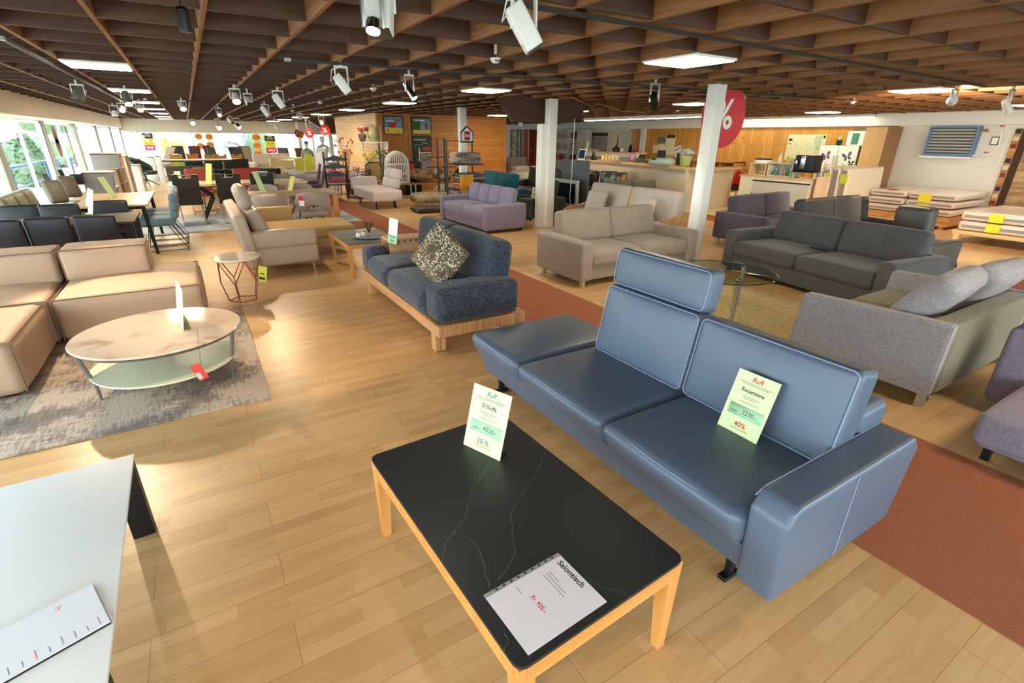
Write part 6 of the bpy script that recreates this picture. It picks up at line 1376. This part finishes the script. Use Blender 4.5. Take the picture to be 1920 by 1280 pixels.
for z, y in ((.72, .30), (.94, .34), (1.14, .37)): b = B(); b.prism([(-.27, z-.05), (.27, z-.05), (.27, z+.02), (.12, z+.06), (0, z+.10), (-.12, z+.06), (-.27, z+.02)], y-.012, y+.012, 'y'); part('ladder_slat', b, m_dw, t)
b = B(); b.box(-.28, -.26, .42, .28, .27, .45, .01); part('seat', b, m_dw, t); b = B(); b.cush((0, .22, .66), (.42, .10, .34), .05, (0, .03, 0), 5); part('back_pillow', b, M('dusty pink', (186, 104, 122), .8), t, SM)
def rattan(label, px, py, w, h, rz):
    p = aY(px, py, 16.0); t = thing('rattan_chair', label, 'chair', (p.x, 16.05, 0), R(rz))
    b = B(); b.tube([(-w/2, .25, 0), (-w/2, .25, h-.08), (-w/2+.08, .25, h), (w/2-.08, .25, h), (w/2, .25, h-.08), (w/2, .25, 0)], .018, 6); part('back_frame', b, m_black, t)
    b = B(); b.box(-w/2+.03, .235, .48, w/2-.03, .255, h-.03); part('cane_back', b, M('cane', (196, 160, 104), .7, kind='stripes', col2=(160, 124, 76), sc=24), t)
    b = B(); b.box(-w/2, -.28, .40, w/2, .25, .45, .01); part('seat', b, M('cane'), t)
    for s in (-1, 1): b = B(); b.tube([(s*w/2, -.28, 0), (s*w/2, -.28, .42)], .018, 6); part('front_leg', b, m_black, t)
for px, py, l in ((701, 362, 'black framed cane chair behind the rose recamiere, left one'), (731, 361, 'black framed cane chair behind the rose recamiere, right one')): rattan(l, px, py, .46, 1.0, 180)
p = G(682, 372, 0); t = thing('wire_chair', 'black wire lounge chair left of the rose recamiere with lime card', 'chair', (p.x-.02, p.y+.25, 0), R(-70))
for k in range(7): z = .40+.055*k; b = B(); b.tube([(-.30, -.25, z), (-.30, .2, z+.06), (-.18, .30, z+.08), (.18, .30, z+.08), (.30, .2, z+.06), (.30, -.25, z)], .009, 5); part('wire', b, m_black, t)
for s in (-1, 1): b = B(); b.tube([(s*.3, -.25, .78), (s*.3, -.28, .02), (s*.3, .28, .02), (s*.3, .22, .84)], .012, 6); part('side_frame', b, m_black, t)
b = B(); b.box(-.28, -.25, .38, .28, .25, .41, .01); part('seat', b, m_black, t)
sign('lime card on the black wire lounge chair', (p.x-.10, p.y+.22, .412), (p.x+.06, p.y+.22, .412), .30, 10, lines=False)
t = thing('display_shelf', 'pale display shelf with poles and decorations at the cabin corner', 'shelf', (5.05, 16.7, 0))
for x in (-.30, .30): b = B(); b.box(x-.025, .15, 0, x+.025, .20, 2.05); part('post', b, m_post, t)
b = B(); b.box(-.34, -.22, 1.55, .40, .2, 1.58); part('upper_board', b, m_wb, t); b = B(); b.box(.36, -.22, 0, .40, .2, 1.55); part('back_board', b, M('pinkish board', (228, 204, 178), .6), t); b = B(); b.box(-.34, -.3, .60, .40, .2, .63); part('lower_board', b, m_wb, t)
item('vase', 'tall mossy stone vase on top of the pale display shelf', 'vase', (5.02, 16.65, 1.582), lambda b: b.lathe((0, 0, 0), [(.10, 0), (.17, .2), (.16, .38), (.08, .48), (0, .5)], 14), M('mossy stone', (150, 148, 110), .9, kind='blotch', col2=(176, 166, 130)), flat=60)
item('carved_figure', 'small brown carved figure right of the mossy vase', 'figurine', (5.30, 16.65, 1.582), lambda b: (b.lathe((0, 0, 0), [(.05, 0), (.06, .3), (.04, .34), (0, .35)], 10), b.ball((0, 0, .40), (.07, .06, .08), 10)), M('carved brown', (150, 110, 70), .7), flat=60)
def bouquet(nm, label, loc, col, n=26, r=.22, h=.45, pot=(200, 200, 190), seed=1):
    t = thing(nm, label, 'plant', loc); rr = random.Random(seed)
    b = B(); b.lathe((0, 0, 0), [(.08, 0), (.13, .16), (.11, .22), (.09, .22), (.07, .02)], 14); part('vase', b, M('pot %d' % pot[0], pot, .5), t, 60)
    b = B()
    for k in range(n):
        a, q, z = rr.random()*2*PI, rr.random()**.5*r, h*(.55+.45*rr.random()); e = (q*math.cos(a), q*math.sin(a), .2+z)
        b.use(0).tube([(0, 0, .18), (e[0]*.4, e[1]*.4, .2+z*.6), e], .004, 4); b.use(1).ball(e, .035, 6)
    part('flowers', b, [M('stem green', (110, 130, 60), .8), M('flower %d %d %d' % col, col, .7)], t, 60)
bouquet('flower_vase', 'vase of yellow flowers on the pale display shelf', (4.80, 16.45, .632), (222, 190, 40), seed=2)
bouquet('flower_vase', 'grey-green dried posy right of the yellow flowers', (5.22, 16.45, .632), (110, 106, 90), 22, .2, .5, (180, 170, 150), 3)
bouquet('flower_vase', 'tall orange and pink branches left of the display shelf', (4.35, 17.6, .002), (200, 110, 90), 30, .3, 1.5, (120, 90, 70), 4)
bouquet('flower_vase', 'red dried flowers on the upper board of the display shelf', (4.68, 16.6, 1.582), (150, 50, 44), 18, .18, .2, (90, 60, 50), 5)
def figure(nm, label, loc, hgt, body, hair, skin=(214, 204, 194), rz=0.):
    t = thing(nm, label, 'mannequin', loc, rz); s = hgt/1.2
    b = B(); b.lathe((0, 0, 0), [(.17*s, 0), (.19*s, .1*s), (.15*s, .35*s), (.13*s, .50*s), (.19*s, .76*s), (.20*s, .84*s), (.09*s, .92*s), (.055*s, .95*s), (.055*s, 1.0*s), (.085*s, 1.06*s), (.095*s, 1.12*s), (.075*s, 1.19*s), (0, 1.22*s)], 16, 1, .7); part('torso_and_head', b, skin if not isinstance(skin, tuple) else M('mannequin %d' % skin[0], skin, .5), t, SM)
    b = B(); b.lathe((0, 0, 0), [(.19*s, .0), (.205*s, .1*s), (.165*s, .35*s), (.145*s, .5*s), (.205*s, .76*s), (.21*s, .85*s), (.10*s, .915*s)], 16, 1, .74)
    for sg in (-1, 1): b.tube([(sg*.19*s, 0, .82*s), (sg*.27*s, -.03*s, .55*s), (sg*.25*s, -.12*s, .30*s)], [.06*s, .05*s, .035*s], 8)
    part('garment', b, body, t, SM)
    b = B(); b.ball((0, .015*s, 1.15*s), (.10*s, .09*s, .085*s), 10); part('hair', b, hair, t, SM)
    return t
m_silver = M('silver cloth', (214, 216, 216), .35, .6); m_hair = M('dark hair', (50, 40, 34), .7)
p = G(611, 318, .70); b = B(); b.box(p.x-1.2, p.y-.35, 0, p.x+.40, p.y+.35, .70, .01); tag(part('display_plinth', b, m_wb), 'long white plinth under the silver dressed mannequins', 'plinth')
figure('mannequin', 'silver dressed mannequin bust, larger one under the red percent disc', (p.x, p.y, .702), 1.0, m_silver, M('pale head', (214, 206, 196), .5))
figure('mannequin', 'smaller mannequin bust with dark hair in grey silver cloth, left of the larger', (p.x-.50, p.y, .702), .85, M('grey silver cloth', (150, 148, 140), .4, .6), m_hair)
t = thing('doll', 'large baby doll with bare head and lilac clothes beside the rocking chair', 'doll', (4.42, 16.75, 0)); b = B(); b.box(-.2, -.18, 0, .2, .18, .42, .01); part('stool', b, m_dw, t); b = B(); b.ball((0, 0, .82), (.12, .11, .13), 14); part('head', b, M('doll skin', (222, 178, 156), .5), t, SM); b = B(); b.lathe((0, 0, .42), [(.16, 0), (.15, .1), (.09, .28), (0, .3)], 14); b.tube([(-.1, 0, .66), (-.2, -.05, .56), (-.18, -.14, .5)], .04, 8); b.tube([(.1, 0, .66), (.2, -.05, .56), (.18, -.14, .5)], .04, 8); b.tube([(-.07, -.05, .46), (-.09, -.28, .45)], .05, 8); b.tube([(.07, -.05, .46), (.09, -.28, .45)], .05, 8); part('clothes', b, M('lilac doll dress', (186, 180, 214), .7), t, SM)
p = G(573, 300, .6); chair('black shell-backed chair left of the mannequins', (p.x+.45, p.y, 0), R(30), m_black, .95, .66, rnd_=.03)
p = G(640, 300, .9); t = thing('floor_lamp', 'floor lamp with grey drum shade behind the rocking chair', 'lamp', (p.x+.9, p.y+1, 0)); b = B(); b.lathe((0, 0, 1.1), [(.26, 0), (.22, .36)], 20); part('lamp_shade', b, M('grey shade', (186, 172, 150), .7), t, 60); b = B(); b.tube([(0, 0, 0), (0, 0, 1.3)], .015, 6); b.lathe((0, 0, 0), [(.16, 0), (.16, .02), (0, .03)], 16); part('stand', b, m_black, t)
item('orange_ornament', 'bright orange low armrest cushion on the far grey chair near the back windows', 'cushion', G(641, 294, .6)-Vector((0, 0, .6)), lambda b: (b.box(-.4, -.3, 0, .4, .3, .5, .02), b.use(1).cush((0, -.05, .58), (.7, .4, .16), .06, n=3)), [M('grey seat block', (150, 140, 132), .7), M('bright orange', (232, 130, 30), .6)])

# ================================================================== discs, posters, banners, window stickers
def disc(label, px, py, Y, rpx, col, txt='%', rz=0., tz=2.612, tcol=None, cat='sale sign'):
    c = aY(px, py, Y); r = (aY(px+rpx, py, Y)-c).length; t = thing('percent_disc', label, cat, c, rz)
    b = B(); b.prism([(r*math.cos(2*PI*k/40), r*math.sin(2*PI*k/40)) for k in range(40)], -.004, .004, 'y'); part('disc', b, M('disc %d %d %d' % col, col, .5), t)
    if txt: b = B(); b.text(txt, r*1.25, TR((0, -.0055, 0), 0, R(90))); b.text(txt, r*1.25, TR((0, .0055, 0), R(180), R(90))); part('lettering', b, tcol or m_signw, t, 0)
    if tz: b = B(); b.tube([(-r*.5, 0, r*.8), (-r*.4, 0, tz-c.z)], .002, 4); b.tube([(r*.5, 0, r*.8), (r*.4, 0, tz-c.z)], .002, 4); part('string', b, m_signw, t)
    return t
red = (214, 32, 52)
disc('big red percent disc hanging behind the square column', 1357, 217, 5.4, 36, red, rz=R(-4))
disc('largest red percent disc of the far group, above the mannequins', 609, 244, 21.5, 9.6, red)
disc('red percent disc left of the largest far one', 580, 250, 24.0, 8.5, red)
disc('narrow turned red percent disc farthest left', 557, 250, 26.0, 7.5, red, rz=R(48))
disc('plain orange disc behind the farthest left red disc', 564, 252, 27.0, 7, (222, 156, 60), '', rz=R(30))
YW = Y1+.10
def sticker(label, px, py, rpx):
    t = disc(label, px, py, YW, rpx, (240, 160, 40), '50%', 0, 0, m_redp, 'window sticker'); t.name = 'window_sticker'; return t
for px, py, l in ((480.4, 257.6, 'top'), (482.5, 273, 'middle'), (485, 288, 'bottom')): sticker('round orange window sticker, %s one of the vertical three' % l, px, py, 7.2)
for px, py, l in ((372.5, 256, 'upper left'), (392, 256.5, 'upper right'), (377, 274, 'lower left'), (394.5, 271.5, 'lower right')): sticker('round orange window sticker, %s of the four' % l, px, py, 7)
for px, py, l in ((104, 256, 'upper'), (110, 274, 'lower')):
    c = aX(px, py, X0-.10); t = thing('window_sticker', 'round amber sticker on the nearest left window, %s of the pair' % l, 'window sticker', c, R(90)); b = B(); b.prism([(.26*math.cos(2*PI*k/36), .26*math.sin(2*PI*k/36)) for k in range(36)], -.003, .003, 'y'); part('disc', b, M('amber sticker', (150, 104, 52), .6), t)
    b = B(); b.text('50%', .2, TR((0, -.0045, 0), 0, R(90))); part('lettering', b, M('brown print', (110, 60, 30), .6), t, 0)
t = thing('floor_lamp', 'white multi-arm arc floor lamp in the far left window corner', 'lamp', (-2.15, 27.0, 0)); b = B(); b.lathe((0, 0, 0), [(.22, 0), (.22, .03), (0, .04)], 20); part('foot', b, m_signw, t)
for k in range(3): b = B(); b.tube([(0, 0, .03), (-.05+.03*k, 0, .8), (.02+.12*k, -.03*k, 1.4), (.18+.2*k, -.05*k, 1.75-.08*k), (.42+.18*k, -.07*k, 1.82-.16*k)], .03, 8); b.ball((.45+.18*k, -.07*k, 1.80-.16*k), (.09, .09, .06), 10); part('lamp_arm', b, m_signw, t, 60)
def poster(label, px0, py0, px1, py1, Y=None, X=None, rows=()):
    if X is None: a, c = aY(px0, py0, Y), aY(px1, py1, Y); w, loc, rz = (c.x-a.x)/2, ((a.x+c.x)/2, Y, (a.z+c.z)/2), 0
    else: a, c = aX(px0, py0, X), aX(px1, py1, X); w, loc, rz = abs(a.y-c.y)/2, (X, (a.y+c.y)/2, (a.z+c.z)/2), R(90)
    h = (a.z-c.z)/2; t = thing('sale_poster', label, 'poster', loc, rz)
    b = B(); b.box(-w, -.004, -h*.08, w, .004, h*1.) ; part('black_field', b, m_black, t) if False else b.bm.free()
    for (z0, z1, nm, m) in ((.36, 1, 'black_field', M('poster black', (34, 30, 30), .5)), (-.36, .36, 'yellow_field', M('poster yellow', (226, 222, 40), .5)), (-1, -.36, 'magenta_field', M('poster magenta', (214, 36, 104), .5))):
        b = B(); b.box(-w, -.004, h*z0, w, .004, h*z1); part(nm, b, m, t)
    if X is None:
        for s in (-1, 1): b = B(); b.tube([(s*w*.7, 0, h), (s*w*.7, 0, 2.612-loc[2])], .004, 4); part('string', b, m_signw, t)
    b = B()
    for s, z, sz, mi in (('WIR', .86, .16, 0), ('SCHLIESSEN', .64, .22, 1), ('ALLES', .12, .46, 2), ('MUSS RAUS', -.18, .20, 2), ('SALE', -.66, .40, 0)):
        b.use(mi).text(s, h*sz, TR((0, -.0055, h*z), 0, R(90)), sx=min(1.6, w*1.5/(h*sz*.62*len(s))))
    part('lettering', b, [m_signw, M('poster yellow'), M('poster olive', (130, 128, 20), .6)], t, 0); return t
poster('black, yellow and magenta sale poster in the left corner of the back window', 265, 249, 293, 282, 33.7)
poster('black, yellow and magenta sale poster right of the three orange stickers', 495, 254, 520, 287, 33.7)
poster('black, yellow and magenta sale poster on the left window beside the thick post', 121, 238, 146, 312, X=-2.78)
def banner(label, px0, py0, px1, py1, Y, col, lines, tm, skew=-8):
    a, c = aY(px0, py0, Y), aY(px1, py1, Y); w, h = (c.x-a.x)/2, (a.z-c.z)/2; t = thing('banner', label, 'banner', ((a.x+c.x)/2, Y, (a.z+c.z)/2), 0); T = Matrix.Rotation(R(-skew), 4, 'Y')
    b = B(T); b.box(-w, -.01, -h, w, .01, h); part('cloth', b, M('banner %d %d' % col[:2], col, .7), t)
    b = B(T)
    for k, s in enumerate(lines): b.text(s, h*1.3/len(lines), TR((0, -.012, h*(1-(2*k+1)/len(lines))*.85), 0, R(90)), sx=min(1.5, w*1.7/(h*1.3/len(lines)*.55*len(s))))
    part('lettering', b, tm, t, 0)
    for s in (-1, 1): b = B(); b.tube([(s*w, 0, -(a.z+c.z)/2-.2), (s*w, 0, h)], .04, 6); part('pole', b, m_alu, t)
    return t
banner('yellow lettered banner outside behind the left corner of the back window', 296, 256, 352, 288, 42, (150, 136, 60), ('Bitte hier', 'klingeln!'), M('banner olive', (96, 60, 20), .6), -10)
banner('white banner with red lettering outside the back window', 412, 262, 458, 284, 42, (118, 118, 116), ('Einfach Platz', 'Umgestaltung'), M('banner red', (96, 14, 24), .6), -14)
banner('white banner with red lettering outside, right of the mannequins', 614, 260, 668, 282, 42, (118, 118, 116), ('Einfach Platz', 'Umgestaltung'), M('banner red'), -12)
t = thing('building', 'low pale building across the street outside the back window', 'building', (8, 75, 0)); b = B(); b.box(-34, -4, -.2, 30, 4, 5.0); part('wall', b, m_white, t); b = B(); b.box(-35, -5, 5.0, 31, 5, 5.5); part('roof', b, M('roof grey', (120, 110, 106), .8), t)

# ================================================================== tracks, spotlights, detectors under the ceiling
def track(label, p, q, m):
    p, q = Vector(p), Vector(q); c = (p+q)/2; d = q-p; t = thing('light_track', label, 'track', c, math.atan2(d.y, d.x)); b = B(); b.box(-d.length/2, -.017, -.012, d.length/2, .017, .012); part('rail', b, m, t)
    for s in (-1, 1): b = B(); b.box(s*d.length/2-.03, -.02, -.014, s*d.length/2+.03, .02, .014); part('end_cap', b, m_alum, t)
m_trk = M('dark track', (40, 32, 28), .5)
track('dark track crossing the ceiling above the blue sofa', (0.4, 2.72, 2.427), (9.0, 2.95, 2.427), m_trk)
track('dark track crossing the ceiling above the square column', (1.0, 5.9, 2.427), (10.2, 5.25, 2.427), m_trk)
track('thin track along the windows carrying the left spotlights', (-1.1, 6.0, 2.427), (-1.1, 22.0, 2.427), m_trk)
track('thin track across the ceiling near the far charcoal chairs', (-.6, 14.3, 2.427), (2.4, 14.3, 2.427), m_trk)
m_lw = M('lamp white', (232, 232, 228), .4); m_lamp = M('lamp glow', (255, 214, 150), emit=60); m_lampw = M('lamp cool glow', (255, 246, 232), emit=40); m_dark = M('lamp dark mouth', (60, 54, 50), .3)
def spotlight(label, px, py, z, target, L=.22, r=.05, body=None, box=True, lit=0, warm=True, watts=0, ang=60, cable=False, zt=2.43):
    p = G(px, py, z); t = thing('spotlight', label, 'spotlight', p); d = (Vector(target)-p).normalized(); Q = d.to_track_quat('-Z', 'Y').to_matrix().to_4x4(); body = body or m_lw
    b = B(Q)
    if box: b.cush((0, 0, 0), (2*r*1.05, 2*r*.85, L), .012, n=1); b.box(-r*.5, -r*.95, -L*.3, r*.5, r*.95, L*.35, .006)
    else: b.lathe((0, 0, -L/2), [(r, 0), (r*1.04, .01), (r*.95, L*.5), (r*.8, L), (0, L+.01)], 16)
    part('housing', b, body, t, 40)
    b = B(Q)
    if box: b.box(-r*.95, -r*.75, -L/2-.006, r*.95, r*.75, -L/2+.001)
    else: b.lathe((0, 0, -L/2-.004), [(r*.85, 0), (r*.85, .005), (0, .005)], 16)
    part('lamp_face', b, (m_lamp if warm else m_lampw) if lit else m_dark, t)
    b = B(); s = r*1.25
    for sg in (-1, 1): b.box(sg*s-.006, -.012, -.01, sg*s+.006, .012, zt-p.z-.03, .002)
    b.box(-s-.006, -.014, zt-p.z-.04, s+.006, .014, zt-p.z-.02); b.box(-.012, -.012, zt-p.z-.03, .012, .012, 2.613-p.z); part('yoke', b, m_alum if not box else m_lw, t)
    if cable: b = B(); b.tube([(0, 0, zt-p.z-.03), (-.09, .02, zt-p.z-.06), (-.11, .03, .02), tuple(Q @ Vector((0, 0, L*.5)))], .005, 5); part('cable', b, m_lw, t)
    if watts:
        o = spot('spot_beam', p+d*(L/2+.02), target, watts, ang, (1, .79, .52) if warm else (1, .93, .82)); 
    return t
spotlight('large white box spotlight hanging above the blue sofa headrest', 982, 52, 2.26, (2.5, 2.0, .6), .22, .055, cable=True)
spotlight('large white box spotlight cut by the upper picture edge', 712, 18, 2.28, (.55, 2.1, .5), .21, .055)
t = spotlight('small bare reflector bulb hooked under the upper white spotlight', 700, 48, 2.20, (.4, 2.0, .4), .05, .035, m_chrome, False, 1, False, 14, 80)
spotlight('white box spotlight with loop cable left of the lit chrome one', 642, 158, 2.24, (2.6, 5.6, .6), .20, .05, cable=True)
spotlight('lit chrome cylinder spotlight above the denim sofa', 768, 170, 2.24, (3.2, 5.2, .3), .20, .04, m_chrome, False, 1, False, 60, 60)
spotlight('white box spotlight near the warm glowing lamp', 523, 190, 2.25, (2.4, 9.4, .5), .22, .06)
spotlight('smaller white box spotlight left of the fifth one', 498, 209, 2.25, (2.6, 13.5, .5), .24, .06)
spotlight('warm glowing spotlight above the leather sofa', 442, 184, 2.27, (.85, 8.2, .4), .14, .06, m_lw, False, 1, True, 160, 75)
spotlight('white spotlight with open grid right of the warm glowing lamp', 466, 190, 2.28, (1.4, 8.4, .5), .16, .05)
spotlight('small white cylinder spotlight above the espresso chairs', 411, 213, 2.27, (.9, 14, .4), .16, .05, m_lw, False, 1, True, 60, 70)
spotlight('chrome framed spotlight at the window side of the ceiling', 148, 177, 2.27, (-1.9, 9.2, .4), .22, .06, M('grey lamp', (120, 120, 116), .4), True)
spotlight('grey cylinder spotlight over the petrol chairs', 238, 184, 2.27, (-.5, 9.8, .5), .22, .06, M('grey lamp'), False, 1, True, 90, 60)
spotlight('warm lamp by the window, left of the pair', 215, 212, 2.22, (-1.7, 17.5, .3), .12, .07, m_lw, False, 1, True, 90, 80)
spotlight('warm lamp by the window, right of the pair', 229, 204, 2.28, (-1.3, 14.0, .3), .12, .06, m_lw, False, 1, True, 90, 80)
spotlight('warm lamp just below the ceiling panels over the oak table', 263, 203, 2.27, (-.8, 13.2, .3), .12, .06, m_lw, False, 1, True, 90, 80)
spotlight('white cylinder spotlight on the far cross track', 342, 199, 2.30, (.3, 12, .4), .18, .06, m_lw, False, 1, True, 60, 60)
spotlight('warm far lamp above the mustard chairs', 361, 230, 2.25, (.8, 25, .4), .2, .1, m_lw, False, 1, True, 140, 80)
spotlight('warm far lamp right of the one above the mustard chairs', 410, 238, 2.06, (2.2, 26, .4), .2, .1, m_lw, False, 1, True, 100, 80)
spotlight('silver framed far spotlight above the teal wing chair', 446, 236, 2.1, (3.2, 26, .4), .2, .1, m_alum, False, 1, True, 100, 80)
spotlight('small white far spotlight right of the silver framed one', 432, 226, 2.25, (3, 22, .4), .26, .07)
spotlight('white far spotlight above the three orange stickers', 518, 238, 2.08, (4.5, 26, .4), .24, .07)
spotlight('warm lamp under the ceiling panel left of the cabin', 562, 219, 2.3, (4.2, 20, .4), .12, .07, m_lw, False, 1, True, 100, 80)
spotlight('warm lamp above the largest far percent disc', 603, 229, 2.2, (5, 22, .5), .14, .07, m_lw, False, 1, True, 60, 80)
spotlight('small lit lamp between cabin and casing column', 976, 232, 2.1, (9.8, 15.4, .4), .12, .05, m_lw, False, 1, True, 80, 80)
spotlight('black spotlight left of the ceiling panel above the counter', 1226, 190, 2.2, (6.9, 6.0, .2), .20, .06, m_black, False, 1, False, 60, 60)
spotlight('chrome spotlight right of the big percent disc', 1390, 200, 2.25, (8.0, 4.8, .2), .18, .05, m_chrome, False)
spotlight('glowing warm lamp under the ceiling near the right edge', 1786, 187, 2.28, (13.6, 5.2, .8), .12, .06, m_lw, False, 1, True, 420, 120)
spotlight('white cylinder spotlight at the right picture edge', 1888, 200, 2.2, (12.6, 2.6, .4), .24, .05, m_lw, False)
t = thing('pendant_lamp', 'black cylinder pendant hanging at the upper left', 'pendant lamp', G(345, 40, 2.28)); b = B(); b.lathe((0, 0, -.05), [(.028, 0), (.03, .01), (.03, .10), (.02, .115), (0, .115)], 14); part('lamp_shade', b, m_black, t); b = B(); b.tube([(0, 0, .06), (0, 0, .333)], .004, 5); part('cable', b, m_black, t)
for px, py, l in ((929, 111, 'white smoke detector above the greige sofa'), (700, 166, 'flat white detector left of the lit chrome spotlight'), (1600, 191, 'white smoke detector above the fridge'), (1271, 207, 'small white detector above the golden pine wall'), (548, 207, 'small white detector near the box spotlights'), (600, 192, 'white detector right of the box spotlights')):
    t = thing('smoke_detector', l, 'smoke detector', G(px, py, 2.42)); b = B(); b.lathe((0, 0, -.035), [(0, 0), (.025, .002), (.045, .02), (.05, .045), (0, .045)], 18); b.box(-.01, -.01, .04, .01, .01, .193); part('housing', b, m_lw, t); b = B()
    for k in range(5): b.box(-.026+.012*k, -.048, -.024, -.022+.012*k, -.036, -.008)
    part('slots', b, m_dark, t)
# strip light over the counter
a, c = aX(1098, 227, 11.6), aX(1322, 211, 11.6)
t = thing('strip_light', 'long white strip light with glowing underside above the counter', 'strip light', (11.6, (a.y+c.y)/2, 2.30)); hl_ = abs(a.y-c.y)/2
b = B(); b.box(-.10, -hl_, 0, .10, hl_, .08, .005); part('housing', b, m_lw, t); b = B(); b.box(-.07, -hl_+.02, -.012, .07, hl_-.02, .002); part('tube', b, M('strip glow', (255, 244, 214), emit=14), t)
b = B()
for y in (-hl_*.8, 0, hl_*.8): b.tube([(0, y, .08), (0, y, .312)], .006, 5)
part('hanger', b, m_alum, t)
t = thing('strip_light', 'white strip light washing the downstand beam above the pine wall', 'strip light', (15.6, 9.8, 2.36)); b = B(); b.box(-.06, -2.6, 0, .06, 2.6, .05); part('housing', b, m_lw, t); b = B(); b.box(-.05, -2.55, -.012, .05, 2.55, .002); part('tube', b, M('strip glow'), t)
b = B(); b.box(.0, -2.0, .05, .055, 2.0, .075); b.box(.05, -2.0, .0, .24, 2.0, .05); part('bracket', b, m_lw, t)
item('loose_cable', 'thin beige cable drooping under the ceiling right of the hopper', 'cable', (0, 0, 0), lambda b: b.tube([G(1072, 182, 2.44), G(1110, 200, 2.36), G(1120, 194, 2.43), G(1165, 208, 2.34), G(1210, 211, 2.34), G(1232, 204, 2.40)], .006, 5), M('beige cable', (196, 160, 110), .6))
# spotlights outside the upper picture edge that light the foreground
spotlight('white spotlight out of the picture, lighting the oval table and white table', -25, 131, 2.25, (-.55, 4.75, .3), .2, .05, None, True, 1, True, 330, 50)
spot('spot_beam', G(345, 46, 2.18), (.45, 4.9, 0), 90, 66)

# everything standing on a carpet is lifted by its pile
def _bb(o):
    pts = []
    for m in [o]+list(o.children_recursive):
        if m.type == 'MESH': pts += [m.matrix_world @ Vector(c) for c in m.bound_box]
    return pts
bpy.context.view_layer.update()
_tops = [o for o in bpy.data.objects if o.parent is None and o.get('category') and o.type in ('MESH', 'EMPTY')]
_rugs = [(o, _bb(o)) for o in _tops if o['category'] in ('rug', 'carpet') and o.type == 'MESH' and max(p.z for p in _bb(o)) < .02]
for o in _tops:
    if any(o is r for r, _ in _rugs): continue
    q = _bb(o)
    if not q or min(p.z for p in q) > .0045: continue
    for r, rb in _rugs:
        x0, x1, y0, y1 = (f(getattr(p, a) for p in rb) for a in 'xy' for f in (min, max))
        a0, a1, b0, b1 = (f(getattr(p, a) for p in q) for a in 'xy' for f in (min, max))
        if min(x1, a1)-max(x0, a0) > .03 and min(y1, b1)-max(y0, b0) > .03:
            dz = max(p.z for p in rb)+.0005-min(p.z for p in q)
            if dz > 0: o.location.z += dz
            break
